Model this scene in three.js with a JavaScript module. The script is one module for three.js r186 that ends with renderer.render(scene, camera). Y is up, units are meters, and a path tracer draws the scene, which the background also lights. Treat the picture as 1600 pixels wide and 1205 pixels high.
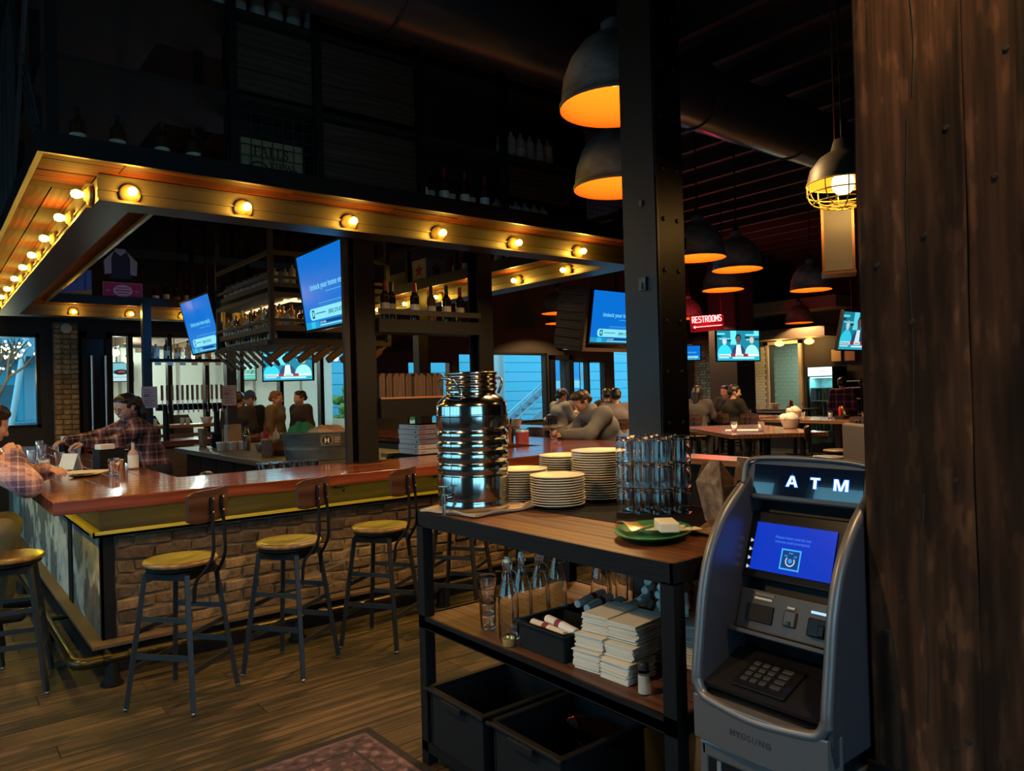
import * as THREE from 'three';
import { mergeGeometries, mergeVertices } from 'three/addons/utils/BufferGeometryUtils.js';
import { RoundedBoxGeometry } from 'three/addons/geometries/RoundedBoxGeometry.js';
import { MarchingCubes } from 'three/addons/objects/MarchingCubes.js';
import { RectAreaLightUniformsLib } from 'three/addons/lights/RectAreaLightUniformsLib.js';
import { TextGeometry } from 'three/addons/geometries/TextGeometry.js';
import { FontLoader } from 'three/addons/loaders/FontLoader.js';
RectAreaLightUniformsLib.init();
const FONT = await new FontLoader().loadAsync('fonts/droid/droid_sans_bold.typeface.json');

// ---------------------------------------------------------------- camera, sky, exposure
const scene = new THREE.Scene();
const camera = new THREE.PerspectiveCamera(54.63, 1600 / 1205, 0.05, 200);
{
  const m = new THREE.Matrix4().makeBasis(
    new THREE.Vector3(0.78309903, -0.02712901, 0.62130502),
    new THREE.Vector3(0.01624797, 0.99959954, 0.02316796),
    new THREE.Vector3(-0.62168474, -0.00804786, 0.78322622));
  camera.quaternion.setFromRotationMatrix(m);
  camera.position.set(0, 1.62, 0);
}
scene.add(camera);
scene.background = new THREE.Color().setRGB(0.55, 1.40, 1.90);   // dusk sky, clear and blue
const renderer = new THREE.WebGLRenderer({ antialias: true });
renderer.toneMapping = THREE.LinearToneMapping;
renderer.toneMappingExposure = 1.85;
renderer.shadowMap.enabled = true;
const AMBER = new THREE.Color().setRGB(1.0, 0.54, 0.06);
const AMBER2 = new THREE.Color().setRGB(1.0, 0.63, 0.26);

// ---------------------------------------------------------------- helpers
const V = (x, y, z) => new THREE.Vector3(x, y, z);
function rng(seed) { let s = seed >>> 0; return () => { s = (s + 0x6D2B79F5) >>> 0; let t = Math.imul(s ^ (s >>> 15), 1 | s); t = (t + Math.imul(t ^ (t >>> 7), 61 | t)) ^ t; return ((t ^ (t >>> 14)) >>> 0) / 4294967296; }; }
const taken = new Map();
function numbered(n) { const k = taken.get(n) || 0; taken.set(n, k + 1); return k ? n + '_' + String(k).padStart(3, '0') : n; }
function fin(g) {
  if (g.index) g = g.toNonIndexed();
  for (const k of Object.keys(g.attributes)) if (!['position', 'normal', 'uv'].includes(k)) g.deleteAttribute(k);
  if (!g.attributes.normal) g.computeVertexNormals();
  if (!g.attributes.uv) g.setAttribute('uv', new THREE.BufferAttribute(new Float32Array(g.attributes.position.count * 2), 2));
  return g;
}
const mg = (...a) => { const l = a.flat(Infinity).filter(Boolean).map(fin); return l.length === 1 ? l[0] : mergeGeometries(l, false); };
// texture coordinates in metres; the grain (u) follows one axis
function uvm(g, grain = 'x', su = 1, sv = su, ou = 0, ov = 0) {
  g = fin(g);
  const p = g.attributes.position, uv = g.attributes.uv, A = V(), B = V(), C = V(), n = V(), ax = { x: 0, y: 1, z: 2 }[grain];
  for (let i = 0; i < p.count; i += 3) {
    A.fromBufferAttribute(p, i); B.fromBufferAttribute(p, i + 1); C.fromBufferAttribute(p, i + 2);
    n.copy(B).sub(A).cross(C.clone().sub(A));
    const c = [Math.abs(n.x), Math.abs(n.y), Math.abs(n.z)]; let d = c.indexOf(Math.max(...c)), a = ax, b;
    if (d === ax) { a = (ax + 1) % 3; b = (ax + 2) % 3; } else b = 3 - d - ax;
    [A, B, C].forEach((q, k) => { const w = [q.x, q.y, q.z]; uv.setXY(i + k, w[a] * su + ou, w[b] * sv + ov); });
  }
  return g;
}
const bx = (w, h, d, x = 0, y = 0, z = 0) => new THREE.BoxGeometry(w, h, d).translate(x, y, z);                    // centred
const bb = (x0, x1, y0, y1, z0, z1) => new THREE.BoxGeometry(x1 - x0, y1 - y0, z1 - z0).translate((x0 + x1) / 2, (y0 + y1) / 2, (z0 + z1) / 2);
const rb = (w, h, d, r, x = 0, y = 0, z = 0, s = 2) => new RoundedBoxGeometry(w, h, d, s, r).translate(x, y, z);
const cy = (r0, r1, h, x = 0, y = 0, z = 0, s = 20, open = false) => new THREE.CylinderGeometry(r1, r0, h, s, 1, open).translate(x, y, z); // r0 bottom, r1 top
const lathe = (pts, s = 28, x = 0, y = 0, z = 0) => new THREE.LatheGeometry(pts.map(p => new THREE.Vector2(p[0], p[1])), s).translate(x, y, z);
const sph = (r, x, y, z, sx = 1, sy = 1, sz = 1, w = 16, h = 12) => new THREE.SphereGeometry(r, w, h).scale(sx, sy, sz).translate(x, y, z);
function bar(a, b, w, h = w, roll = 0) {   // a square bar from a to b
  a = V(...a); b = V(...b); const L = a.distanceTo(b), g = new THREE.BoxGeometry(w, h, L);
  const m = new THREE.Matrix4().lookAt(b, a, Math.abs(b.clone().sub(a).normalize().y) > 0.99 ? V(0, 0, 1) : V(0, 1, 0));
  if (roll) g.rotateZ(roll);
  return g.applyMatrix4(m).translate((a.x + b.x) / 2, (a.y + b.y) / 2, (a.z + b.z) / 2);
}
function rod(a, b, r, s = 10, r2 = r) {
  a = V(...a); b = V(...b); const L = a.distanceTo(b);
  const q = new THREE.Quaternion().setFromUnitVectors(V(0, 1, 0), b.clone().sub(a).normalize());
  return new THREE.CylinderGeometry(r2, r, L, s).applyQuaternion(q).translate((a.x + b.x) / 2, (a.y + b.y) / 2, (a.z + b.z) / 2);
}
const tube = (pts, r, n = 24, s = 8, closed = false, t = 0.5) => new THREE.TubeGeometry(new THREE.CatmullRomCurve3(pts.map(p => V(...p)), closed, 'catmullrom', t), n, r, s, closed);
function prism(pts, depth, bevel = 0) {   // outline in x,y, pushed along +z
  const sh = new THREE.Shape(pts.map(p => new THREE.Vector2(p[0], p[1])));
  return new THREE.ExtrudeGeometry(sh, { depth, bevelEnabled: bevel > 0, bevelSize: bevel, bevelThickness: bevel, bevelSegments: 2, curveSegments: 10 });
}
function mesh(name, g, m) { const o = new THREE.Mesh(g, m); o.name = name; o.castShadow = o.receiveShadow = true; return o; }
function part(parent, name, g, m, label) { const o = mesh(name, Array.isArray(g) ? mg(g) : g, m); if (label) o.userData.label = label; parent.add(o); return o; }
function thing(name, label, category, pos = [0, 0, 0], turn = 0, group) {
  const o = new THREE.Group(); o.name = numbered(name); o.position.set(...pos); o.rotation.y = turn;
  o.userData = { label, category }; if (group) o.userData.group = group; scene.add(o); return o;
}
function solo(name, g, m, label, category, pos = [0, 0, 0], turn = 0, group) {
  const o = mesh(numbered(name), Array.isArray(g) ? mg(g) : g, m); o.position.set(...pos); o.rotation.y = turn;
  o.userData = { label, category }; if (group) o.userData.group = group; scene.add(o); return o;
}
function copy(src, pos, turn = 0, label, group) {
  const o = src.clone(); o.name = numbered(src.name.replace(/_\d{3}$/, '')); o.position.set(...pos); o.rotation.y = turn; scene.add(o);
  o.userData = { ...src.userData }; if (label) o.userData.label = label; if (group) o.userData.group = group; return o;
}
function struct(name, g, m, label) { const o = mesh(numbered(name), Array.isArray(g) ? mg(g) : g, m); o.userData = { kind: 'structure' }; if (label) o.userData.label = label; scene.add(o); return o; }
function point(parent, pos, I, col, r = 1.5) { const l = new THREE.PointLight(col, I, 0, 2); l.position.set(...pos); l.castShadow = true; l.shadow.radius = r; parent.add(l); return l; }

// ---------------------------------------------------------------- textures
function vnoise(n, seed) { const r = rng(seed), t = new Float32Array(n * n); for (let i = 0; i < n * n; i++) t[i] = r(); return t; }
function sampleN(t, n, x, y, px = n, py = n) {   // px, py: period in cells, so that tiles meet
  const xi = Math.floor(x), yi = Math.floor(y), fx = x - xi, fy = y - yi, sx = fx * fx * (3 - 2 * fx), sy = fy * fy * (3 - 2 * fy);
  const g = (a, b) => t[((((b % py) + py) % py) % n) * n + ((((a % px) + px) % px) % n)];
  return (g(xi, yi) * (1 - sx) + g(xi + 1, yi) * sx) * (1 - sy) + (g(xi, yi + 1) * (1 - sx) + g(xi + 1, yi + 1) * sx) * sy;
}
function fbm(t, n, u, v, fx, fy, oct = 4) { let s = 0, a = 0.5, w = 0; for (let o = 0; o < oct; o++) { s += a * sampleN(t, n, u * fx + o * 7, v * fy + o * 3, fx, fy); w += a; a *= 0.55; fx *= 2; fy *= 2; } return s / w; }
function dataTex(n, f, srgb = true) {
  const d = new Uint8Array(n * n * 4);
  for (let j = 0; j < n; j++) for (let i = 0; i < n; i++) { const c = f(i / n, j / n); const k = (j * n + i) * 4; d[k] = c[0] * 255; d[k + 1] = c[1] * 255; d[k + 2] = c[2] * 255; d[k + 3] = 255; }
  const t = new THREE.DataTexture(d, n, n, THREE.RGBAFormat); t.wrapS = t.wrapT = THREE.RepeatWrapping; t.magFilter = THREE.LinearFilter; t.minFilter = THREE.LinearMipmapLinearFilter; t.generateMipmaps = true;
  if (srgb) t.colorSpace = THREE.SRGBColorSpace; t.needsUpdate = true; return t;
}
const cl = x => Math.min(1, Math.max(0, x)), mix = (a, b, t) => a + (b - a) * t;
const N1 = vnoise(64, 11), N2 = vnoise(64, 23), N3 = vnoise(64, 37);
function woodTex(seed, lo, hi, knots = 0) {   // grain along u; one tile is one metre
  const t = vnoise(64, seed), k = [], r = rng(seed + 5); for (let i = 0; i < knots; i++) k.push([r(), r(), 0.012 + 0.02 * r()]);
  return dataTex(512, (u, v) => {
    let w = fbm(t, 64, u, v, 4, 4, 3) * 0.06, g = 0.5 + 0.5 * Math.sin((v + w) * 2 * Math.PI * 16 + 6 * fbm(t, 64, u, v, 2, 8, 3));
    let f = fbm(N1, 64, u, v, 4, 64, 2), c = 0.35 * g + 0.4 * f + 0.35 * fbm(N2, 64, u, v, 2, 8, 4);
    for (const [a, b, s] of k) { const du = Math.min(Math.abs(u - a), 1 - Math.abs(u - a)), dv = Math.min(Math.abs(v - b), 1 - Math.abs(v - b)), d = Math.sqrt(du * du * 0.5 + dv * dv) / s; if (d < 2) c -= 0.5 * Math.exp(-d * d * 1.2); }
    c = cl(c); return [mix(lo[0], hi[0], c), mix(lo[1], hi[1], c), mix(lo[2], hi[2], c)];
  });
}
const TX = {};
TX.wood = woodTex(3, [.50, .46, .42], [1, 1, 1]);
TX.woodOld = woodTex(9, [.35, .32, .30], [1, .98, .95], 6);
TX.woodRough = dataTex(512, (u, v) => { const c = cl(0.25 + 0.9 * fbm(N1, 64, u, v, 4, 64, 3) * fbm(N2, 64, u, v, 4, 8, 3)); return [c, c, c]; }, false);
TX.noise = dataTex(256, (u, v) => { const c = cl(0.45 + 0.7 * (fbm(N1, 64, u, v, 8, 8, 5) - 0.2)); return [c, c, c]; });
TX.noiseB = dataTex(256, (u, v) => { const c = fbm(N3, 64, u, v, 16, 16, 4); return [c, c, c]; }, false);
TX.paint = dataTex(512, (u, v) => {   // worn limewash over masonry
  const a = fbm(N1, 64, u, v, 4, 4, 5), b = fbm(N2, 64, u, v, 16, 16, 3); let c = a > 0.52 ? 1 : a > 0.46 ? mix(0.55, 1, (a - 0.46) / 0.06) : 0.55; c *= 0.75 + 0.4 * b; c = cl(c); return [c, cl(c * 0.97), cl(c * 0.92)]; });
TX.brick = dataTex(256, (u, v) => { const a = fbm(N2, 64, u, v, 8, 8, 5), b = fbm(N1, 64, u, v, 32, 32, 2); const c = cl(0.35 + 0.55 * a + 0.3 * b); return [c, cl(c * 0.97), cl(c * 0.93)]; });
function plaidTex(base, dark, light) {
  return dataTex(128, (u, v) => { const f = t => { t = (t * 2) % 1; return t < .46 ? 1 : 0; }, ln = t => { t = (t * 2) % 1; return Math.abs(t - .73) < .07 || Math.abs(t - .23) < .025 ? 1 : 0; }; const s = f(u) + f(v), l = ln(u) + ln(v), k = .88 + .24 * sampleN(N1, 64, u * 64, v * 64);
    let c = [0, 1, 2].map(i => s === 2 ? dark[i] : s === 1 ? (dark[i] + base[i]) / 2 : base[i]); if (l) c = c.map((q, i) => mix(q, light[i], l === 2 ? .85 : .45)); return c.map(q => cl(q * k)); });
}
TX.plaidRed = plaidTex([.46, .27, .28], [.13, .08, .10], [.78, .68, .66]);
TX.plaidMauve = plaidTex([.72, .55, .56], [.34, .26, .36], [.86, .72, .68]);
TX.knit = dataTex(128, (u, v) => { const c = 0.75 + 0.2 * Math.sin(u * 6.283 * 32) * Math.sin(v * 6.283 * 32) + 0.1 * (sampleN(N1, 64, u * 64, v * 64) - 0.5); return [cl(c), cl(c), cl(c)]; });
const sst = (e0, e1, x) => { const t = cl((x - e0) / (e1 - e0)); return t * t * (3 - 2 * t); };
TX.post = dataTex(512, (u, v) => {   // weathered timber: soft stains, faint grain, pale scuffs
  const b = fbm(N1, 64, u, v, 2, 5, 5), g = fbm(N2, 64, u, v, 5, 60, 2), s = fbm(N3, 64, u, v, 24, 40, 3), d = fbm(N3, 64, u, v, 3, 6, 5); let c = .52 + .5 * (b - .5) + .34 * (g - .5) + .22 * (s - .5); c += .14 * sst(.62, .72, s); c *= 1 - .38 * sst(.46, .30, d); c = cl(c); return [c, cl(c * .96), cl(c * .90)]; });
TX.floor = dataTex(512, (u, v) => {   // worn boards: fine grain, grey wear and dark stains
  const g = fbm(N2, 64, u, v, 4, 64, 3), b = fbm(N1, 64, u, v, 6, 10, 5), d = fbm(N3, 64, u, v, 5, 8, 5), r = .5 + .5 * Math.sin(v * 6.2832 * 14 + 7 * fbm(N1, 64, u, v, 2, 6, 3)); let c = .56 + .55 * (g - .5) + .45 * (b - .5) + .14 * (r - .5); c *= 1 - .5 * sst(.47, .30, d); c = cl(c); return [c, cl(c * .98), cl(c * .95)]; });
TX.rug = dataTex(512, (u, v) => {   // faded oriental pattern, dark selvedge, threadbare grain
  const g = fbm(N1, 64, u, v, 64, 64, 1), w = fbm(N2, 64, u, v, 8, 8, 4), U = u * 2.15, W = v * 1.36, e = Math.min(U, 2.15 - U, W, 1.36 - W), h = fbm(N3, 64, u, v, 40, 26, 2);
  let c;
  if (e < .045) c = [.10, .08, .09]; else if (e < .065) c = [.42, .33, .36]; else if (e < .16) { const s = Math.sin(U * 60 + 3 * h) * Math.sin(W * 60 + 3 * h); c = s > .45 ? [.46, .38, .40] : s < -.5 ? [.20, .16, .21] : [.33, .24, .28]; }
  else if (e < .18) c = [.19, .15, .18];
  else { const p = Math.sin(U * 34 + 2.5 * Math.sin(W * 21) + 4 * h) * Math.sin(W * 40 + 2.5 * Math.sin(U * 25) - 3 * h); c = p > .5 ? [.46, .38, .40] : p > .28 ? [.25, .19, .24] : p < -.6 ? [.21, .18, .24] : [.35, .25, .29]; }
  const k = .6 + .4 * g + .3 * (w - .3); return c.map(q => cl(q * k));
});
function canvasTex(w, h, draw) {
  const c = document.createElement('canvas'); c.width = w; c.height = h; const x = c.getContext('2d'); draw(x, w, h);
  const t = new THREE.CanvasTexture(c); t.colorSpace = THREE.SRGBColorSpace; t.magFilter = THREE.LinearFilter; return t;
}
function txt(x, s, px, py, font, col, align = 'left', max) { x.font = font; x.fillStyle = col; x.textAlign = align; x.textBaseline = 'alphabetic'; x.fillText(s, px, py, max); }

// ---------------------------------------------------------------- materials
const lin = (r, g, b) => new THREE.Color().setRGB(r, g, b);
function mat(c, rough = 0.6, metal = 0, o = {}) { return new THREE.MeshPhysicalMaterial({ color: Array.isArray(c) ? lin(...c) : c, roughness: rough, metalness: metal, ...o }); }
const glow = (c, k = 1, o = {}) => new THREE.MeshStandardMaterial({ color: 0x000000, roughness: 0.5, emissive: lin(...c), emissiveIntensity: k, ...o });
const M = {
  floor: mat([.15, .088, .048], .66, 0, { map: TX.floor, bumpMap: TX.woodRough, bumpScale: .0015 }),
  floor2: mat([.115, .066, .037], .68, 0, { map: TX.floor, bumpMap: TX.woodRough, bumpScale: .0015 }),
  floor3: mat([.19, .115, .064], .64, 0, { map: TX.floor, bumpMap: TX.woodRough, bumpScale: .0015 }),
  subfloor: mat([.03, .022, .015], .9),
  bartop: mat([.40, .105, .045], .22, 0, { map: TX.wood, clearcoat: .8, clearcoatRoughness: .10 }),
  bartop2: mat([.34, .085, .038], .22, 0, { map: TX.wood, clearcoat: .8, clearcoatRoughness: .12 }),
  apron: mat([.05, .032, .012], .6, 0, { map: TX.wood }),
  plank: [[.085, .0165, .0028], [.062, .0115, .002], [.10, .021, .004], [.05, .0085, .0015]].map(c => mat(c, .85, 0, { map: TX.wood, specularIntensity: .15 })),
  steel: mat([.035, .034, .036], .42, .55, { bumpMap: TX.noiseB, bumpScale: .0006 }),
  steelBlk: mat([.0075, .0072, .008], .5, 0, { specularIntensity: .35, bumpMap: TX.noiseB, bumpScale: .0005 }),
  steelBlue: mat([.03, .034, .042], .42, .5),
  brass: mat([.50, .37, .07], .45, .25),
  pipe: mat([.06, .045, .018], .3, .8),
  black: mat([.010, .010, .011], .6, 0, { specularIntensity: .35 }), blackGloss: mat([.008, .008, .01], .2, 0, { specularIntensity: .5 }), dark: mat([.010, .008, .007], .9),
  rubber: mat([.02, .02, .02], .8),
  brick: [[.20, .125, .07], [.16, .095, .055], [.24, .155, .09], [.13, .085, .055], [.22, .15, .10]].map(c => mat(c, .85, 0, { map: TX.brick, bumpMap: TX.noiseB, bumpScale: .006 })),
  brickPale: [[.55, .36, .18], [.48, .31, .15], [.62, .43, .23], [.36, .23, .12]].map(c => mat(c, .85, 0, { map: TX.brick, bumpMap: TX.noiseB, bumpScale: .006 })),
  mortar: mat([.17, .12, .075], .95, 0, { bumpMap: TX.noiseB, bumpScale: .01 }),
  lime: mat([.40, .40, .37], .8, 0, { map: TX.paint, bumpMap: TX.noiseB, bumpScale: .006 }),
  seat: mat([.27, .15, .05], .32, 0, { map: TX.wood, clearcoat: .4, clearcoatRoughness: .2 }), ply: mat([.12, .055, .035], .38, 0, { map: TX.wood }),
  timber: mat([.205, .10, .055], .85, 0, { specularIntensity: .4, map: TX.post, bumpMap: TX.woodRough, bumpScale: .006 }),
  timber2: mat([.17, .08, .045], .85, 0, { specularIntensity: .4, map: TX.post, bumpMap: TX.woodRough, bumpScale: .006 }),
  wallDark: mat([.03, .023, .02], .85, 0, { bumpMap: TX.noiseB, bumpScale: .002 }), ceil: mat([.012, .011, .011], .9), joist: mat([.022, .019, .019], .8),
  chrome: mat([.62, .60, .57], .14, 1), chromeDull: mat([.5, .49, .47], .3, 1), stainless: mat([.40, .41, .42], .33, 1),
  zinc: mat([.30, .285, .25], .45, .35, { map: TX.noise }), concrete: mat([.30, .27, .24], .5, 0, { map: TX.noise }),
  shade: mat([.70, .66, .62], .5, 0, { map: TX.noise }), shadeIn: mat([.06, .0105, .0004], .8, 0, { specularIntensity: .03 }),
  white: mat([.72, .70, .66], .5), china: mat([.74, .68, .56], .22), paper: mat([.74, .71, .64], .9), napkin: mat([.76, .73, .65], .95, 0, { bumpMap: TX.noiseB, bumpScale: .0008 }), linen: mat([.78, .75, .70], .95, 0, { bumpMap: TX.knit, bumpScale: .0004 }),
  card: mat([.60, .36, .21], .85, 0, { map: TX.noise }), cardIn: mat([.68, .43, .27], .85, 0, { map: TX.noise }), cloth: mat([.45, .34, .25], .9),
  glass: new THREE.MeshPhysicalMaterial({ color: 0xffffff, roughness: 0.02, transmission: 1, thickness: 0.003, ior: 1.45 }),
  glassThin: new THREE.MeshPhysicalMaterial({ color: lin(.92, .93, .92), roughness: 0.06, transmission: .95, thickness: 0, ior: 1.6, clearcoat: 1, clearcoatRoughness: .03 }),
  pane: new THREE.MeshPhysicalMaterial({ color: lin(.86, .93, .94), roughness: 0.02, transmission: 1, thickness: 0, ior: 1.3 }),
  water: new THREE.MeshPhysicalMaterial({ color: 0xffffff, roughness: 0.0, transmission: 1, thickness: 0.02, ior: 1.33 }),
  glassDk: [[.05, .018, .006], [.012, .012, .010], [.02, .035, .012], [.16, .07, .015]].map(c => mat(c, .1, 0, { clearcoat: 1, clearcoatRoughness: .05 })),
  glassAmb: mat([.5, .2, .03], .08, 0, { clearcoat: 1 }), glassClr: mat([.42, .44, .42], .08, 0, { clearcoat: 1 }),
  foil: [[.35, .02, .02], [.03, .03, .03], [.4, .3, .12]].map(c => mat(c, .35, .4)), label: [[.72, .70, .64], [.55, .48, .36], [.30, .05, .05]].map(c => mat(c, .7)),
  red: mat([.42, .02, .02], .35), green: mat([.02, .16, .05], .35), greenCloth: mat([.05, .22, .06], .9), orange: mat([.5, .2, .02], .5), pinkCloth: mat([.55, .33, .26], .9),
  skin: mat([.50, .27, .21], .5), skin2: mat([.30, .15, .09], .5), hair: mat([.012, .009, .008], .42), hairBr: mat([.03, .018, .012], .5),
};
// ================================================================ SETTING
// ---- floor: boards of the bar floor near, plain boards beyond
{
  const X0 = -1.2, X1 = 4.1, Z0 = -7.4, Z1 = -0.6;
  const f = struct('floor', uvm(mg(bb(-3.2, 17.4, -.25, -.02, -13.4, 3.2), bb(X1, 17.4, -.02, 0, -13.4, 3.2), bb(-3.2, X0, -.02, 0, -13.4, 3.2), bb(X0, X1, -.02, 0, -13.4, Z0), bb(X0, X1, -.02, 0, Z1, 3.2)), 'x', .5, 1), M.floor2, 'dark worn timber floor');
  const r = rng(71), W = .155, geos = {};
  const g = (L, k) => geos[L + ':' + k] ||= uvm(new THREE.BoxGeometry(L - .004, .018, W - .005), 'x', .5, 1, k * .37, k * .21);
  for (let z = Z0; z < Z1 - .01; z += W) {
    let x = X0 - .02; const cuts = [[2.6, 2.7], [1.7, 2.0, 1.6], [2.2, 3.1], [1.3, 2.4, 1.6]][Math.floor(r() * 4)];
    for (const L of cuts) { const o = part(f, 'floorboard', g(L, Math.floor(r() * 5)), [M.floor, M.floor2, M.floor3, M.floor][Math.floor(r() * 4)]); o.position.set(x + L / 2, -.0095 + (r() - .5) * .0015, z + W / 2); x += L; }
  }
}
// ---- ceiling with joists
{
  const c = struct('ceiling', bb(-3.2, 17.4, 4.7, 4.85, -13.4, 3.2), M.ceil, 'black painted ceiling');
  const g = bx(.07, .16, 16.4);
  for (let x = 2.6; x < 17; x += .62) { const o = part(c, 'joist', g, M.joist); o.position.set(x, 4.62, -5.1); }
}
// ---- a wall with openings, laid out along one axis
function wallPieces(a0, a1, holes, top, place) {   // holes: [u0,u1,y0,y1]
  const gs = []; let u = a0; holes = [...holes].sort((p, q) => p[0] - q[0]);
  for (const [h0, h1, y0, y1] of holes) { if (h0 > u) gs.push(place(u, h0, 0, top)); if (y0 > 0) gs.push(place(h0, h1, 0, y0)); gs.push(place(h0, h1, y1, top)); u = h1; }
  gs.push(place(u, a1, 0, top)); return mg(gs);
}
const farHoles = [[.15, 1.43, 1.27, 2.68], [2.36, 6.55, 0, 2.72], [7.75, 8.85, .95, 2.32], [9.0, 11.55, .9, 2.5], [11.7, 12.14, .02, 2.34], [12.35, 13.5, .85, 2.34], [13.75, 16.8, .85, 2.7], [10.2, 11.4, 2.95, 3.2]];
struct('wall_far', wallPieces(-3.2, 17.4, farHoles.slice(0, 7), 4.75, (u0, u1, y0, y1) => bb(u0, u1, y0, y1, -13.42, -13.2)), M.wallDark);
struct('wall_left', wallPieces(-13.4, 3.2, [[-10.6, -7.7, .5, 2.95], [-7.4, -4.5, .5, 2.95], [-4.2, -1.3, .5, 2.95]], 4.75, (u0, u1, y0, y1) => bb(-3.25, -3.0, y0, y1, u0, u1)), M.wallDark);
struct('wall_right', wallPieces(-3.2, 17.4, [[-2.4, 1.6, .5, 2.95]], 4.75, (u0, u1, y0, y1) => bb(u0, u1, y0, y1, 3.0, 3.2)), M.wallDark);
struct('trim_5', mg(bb(-2.4, 1.6, .5, .56, 3.05, 3.15), bb(-2.4, 1.6, 2.89, 2.95, 3.05, 3.15), ...[-2.4, -1.1, .24, 1.54].map(x => bb(x, x + .06, .5, 2.95, 3.05, 3.15))), M.steelBlk, 'window frame behind the cash machine aisle');
struct('wall_back', wallPieces(-13.4, 3.2, [[-10.86, -10.02, .95, 2.62]], 4.75, (u0, u1, y0, y1) => bb(17.05, 17.25, y0, y1, u0, u1)), M.wallDark);
// ---- windows: frame and panes
let winNo = 0;
function windowIn(x0, x1, y0, y1, muls, z = -13.3, rails = []) {
  const w = .05, fr = [bb(x0, x0 + w, y0, y1, z - .06, z + .1), bb(x1 - w, x1, y0, y1, z - .06, z + .1), bb(x0, x1, y1 - w, y1, z - .06, z + .1), bb(x0, x1, y0, y0 + w, z - .06, z + .1)];
  for (const m of muls) fr.push(bb(m - .035, m + .035, y0, y1, z - .06, z + .1));
  for (const q of rails) fr.push(bb(x0, x1, q - .03, q + .03, z - .05, z + .09));
  const o = struct('window_' + (++winNo), mg(fr), M.steelBlk);
  const xs = [x0 + w, ...muls, x1 - w];
  for (let i = 0; i < xs.length - 1; i++) part(o, 'pane', bb(xs[i] + .02, xs[i + 1] - .02, y0 + .02, y1 - .02, z, z + .006), M.pane);
  return o;
}
windowIn(.15, 1.43, 1.27, 2.68, []);
windowIn(2.36, 6.55, 0, 2.72, [2.67, 3.26, 3.85, 4.44, 5.15, 5.93]);
windowIn(7.75, 8.85, .95, 2.32, [8.3]);
windowIn(9.0, 11.55, .9, 2.5, [9.72]);
windowIn(12.35, 13.5, .85, 2.34, [12.9]);
windowIn(13.75, 16.8, .85, 2.7, [14.75, 15.75]);
for (const [a, b] of [[-10.6, -7.7], [-7.4, -4.5], [-4.2, -1.3]]) {
  const o = struct('window_' + (++winNo), mg(bb(-3.2, -3.05, .5, .56, a, b), bb(-3.2, -3.05, 2.89, 2.95, a, b), ...[0, 1, 2, 3].map(k => { const z = a + (b - a) * k / 3; return bb(-3.2, -3.05, .5, 2.95, Math.max(a, z - .04), Math.min(b, z + .04)); })), M.steelBlk);
  part(o, 'pane', bb(-3.13, -3.124, .53, 2.92, a + .03, b - .03), M.pane);
}
// ---- dark glazed entrance door with long pull handles beside the brick pier
{
  const d = struct('door_1', mg(bb(1.955, 2.02, 0, 2.72, -13.2, -13.02), bb(2.29, 2.36, 0, 2.72, -13.2, -13.02), bb(1.955, 2.36, 2.62, 2.72, -13.2, -13.02), bb(2.02, 2.29, 0, .22, -13.17, -13.1)), M.steelBlk);
  part(d, 'door_leaf', bb(2.02, 2.29, .22, 2.62, -13.16, -13.12), M.blackGloss);
  for (const x of [2.08, 2.27]) part(d, 'pull_handle', [rod([x, .9, -13.0], [x, 2.35, -13.0], .018), rod([x, 1.05, -13.12], [x, 1.05, -13.0], .01), rod([x, 2.2, -13.12], [x, 2.2, -13.0], .01)], M.chromeDull);
  const e = struct('door_2', mg(bb(11.6, 11.7, 0, 2.45, -13.22, -13.08), bb(12.14, 12.26, 0, 2.45, -13.22, -13.08), bb(11.6, 12.26, 2.34, 2.45, -13.22, -13.08), bb(11.7, 12.14, 0, 1.32, -13.2, -13.14)), M.steelBlk);
  part(e, 'pane', bb(11.72, 12.12, 1.34, 2.32, -13.18, -13.172), M.pane);
}
// ---- brick pier between window and door, brick by brick
function brickGeo(w, h, d, seed, s = .006) {
  const g = rb(w, h, d, Math.min(.008, h * .12), 0, 0, 0, 1), r = rng(seed), p = g.attributes.position, j = {};
  for (let i = 0; i < p.count; i++) { const k = [p.getX(i) > 0, p.getY(i) > 0, p.getZ(i) > 0].join(); j[k] ||= [(r() - .5) * s, (r() - .5) * s, (r() - .5) * s * 2]; p.setXYZ(i, p.getX(i) + j[k][0], p.getY(i) + j[k][1], p.getZ(i) + j[k][2]); }
  return uvm(g, 'x', 2, 2, r(), r());
}
{
  const o = struct('pillar', bb(1.59, 1.92, 0, 2.86, -13.2, -13.12), M.mortar, 'brick pier between window and dark glass door');
  const r = rng(5), full = [1, 2, 3].map(s => brickGeo(.21, .066, .06, s)), half = [4, 5].map(s => brickGeo(.1, .066, .06, s));
  for (let k = 0; k < 37; k++) {
    const y = .04 + k * .0765, a = k % 2 ? [[1.645, half], [1.81, full]] : [[1.70, full], [1.865, half]];
    for (const [x, gs] of a) { const b = part(o, 'brick', gs[Math.floor(r() * gs.length)], M.brickPale[Math.floor(r() * 4)]); b.position.set(x, y, -13.1 + (r() - .5) * .012); }
  }
  solo('wall_plaque', lathe([[0, 0], [.07, 0], [.078, .01], [.07, .03], [0, .032]], 24).rotateX(Math.PI / 2), mat([.62, .46, .36], .6), 'small round pale disc fixed at top of brick pier', 'plaque', [1.76, 2.76, -13.066]);
}
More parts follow.
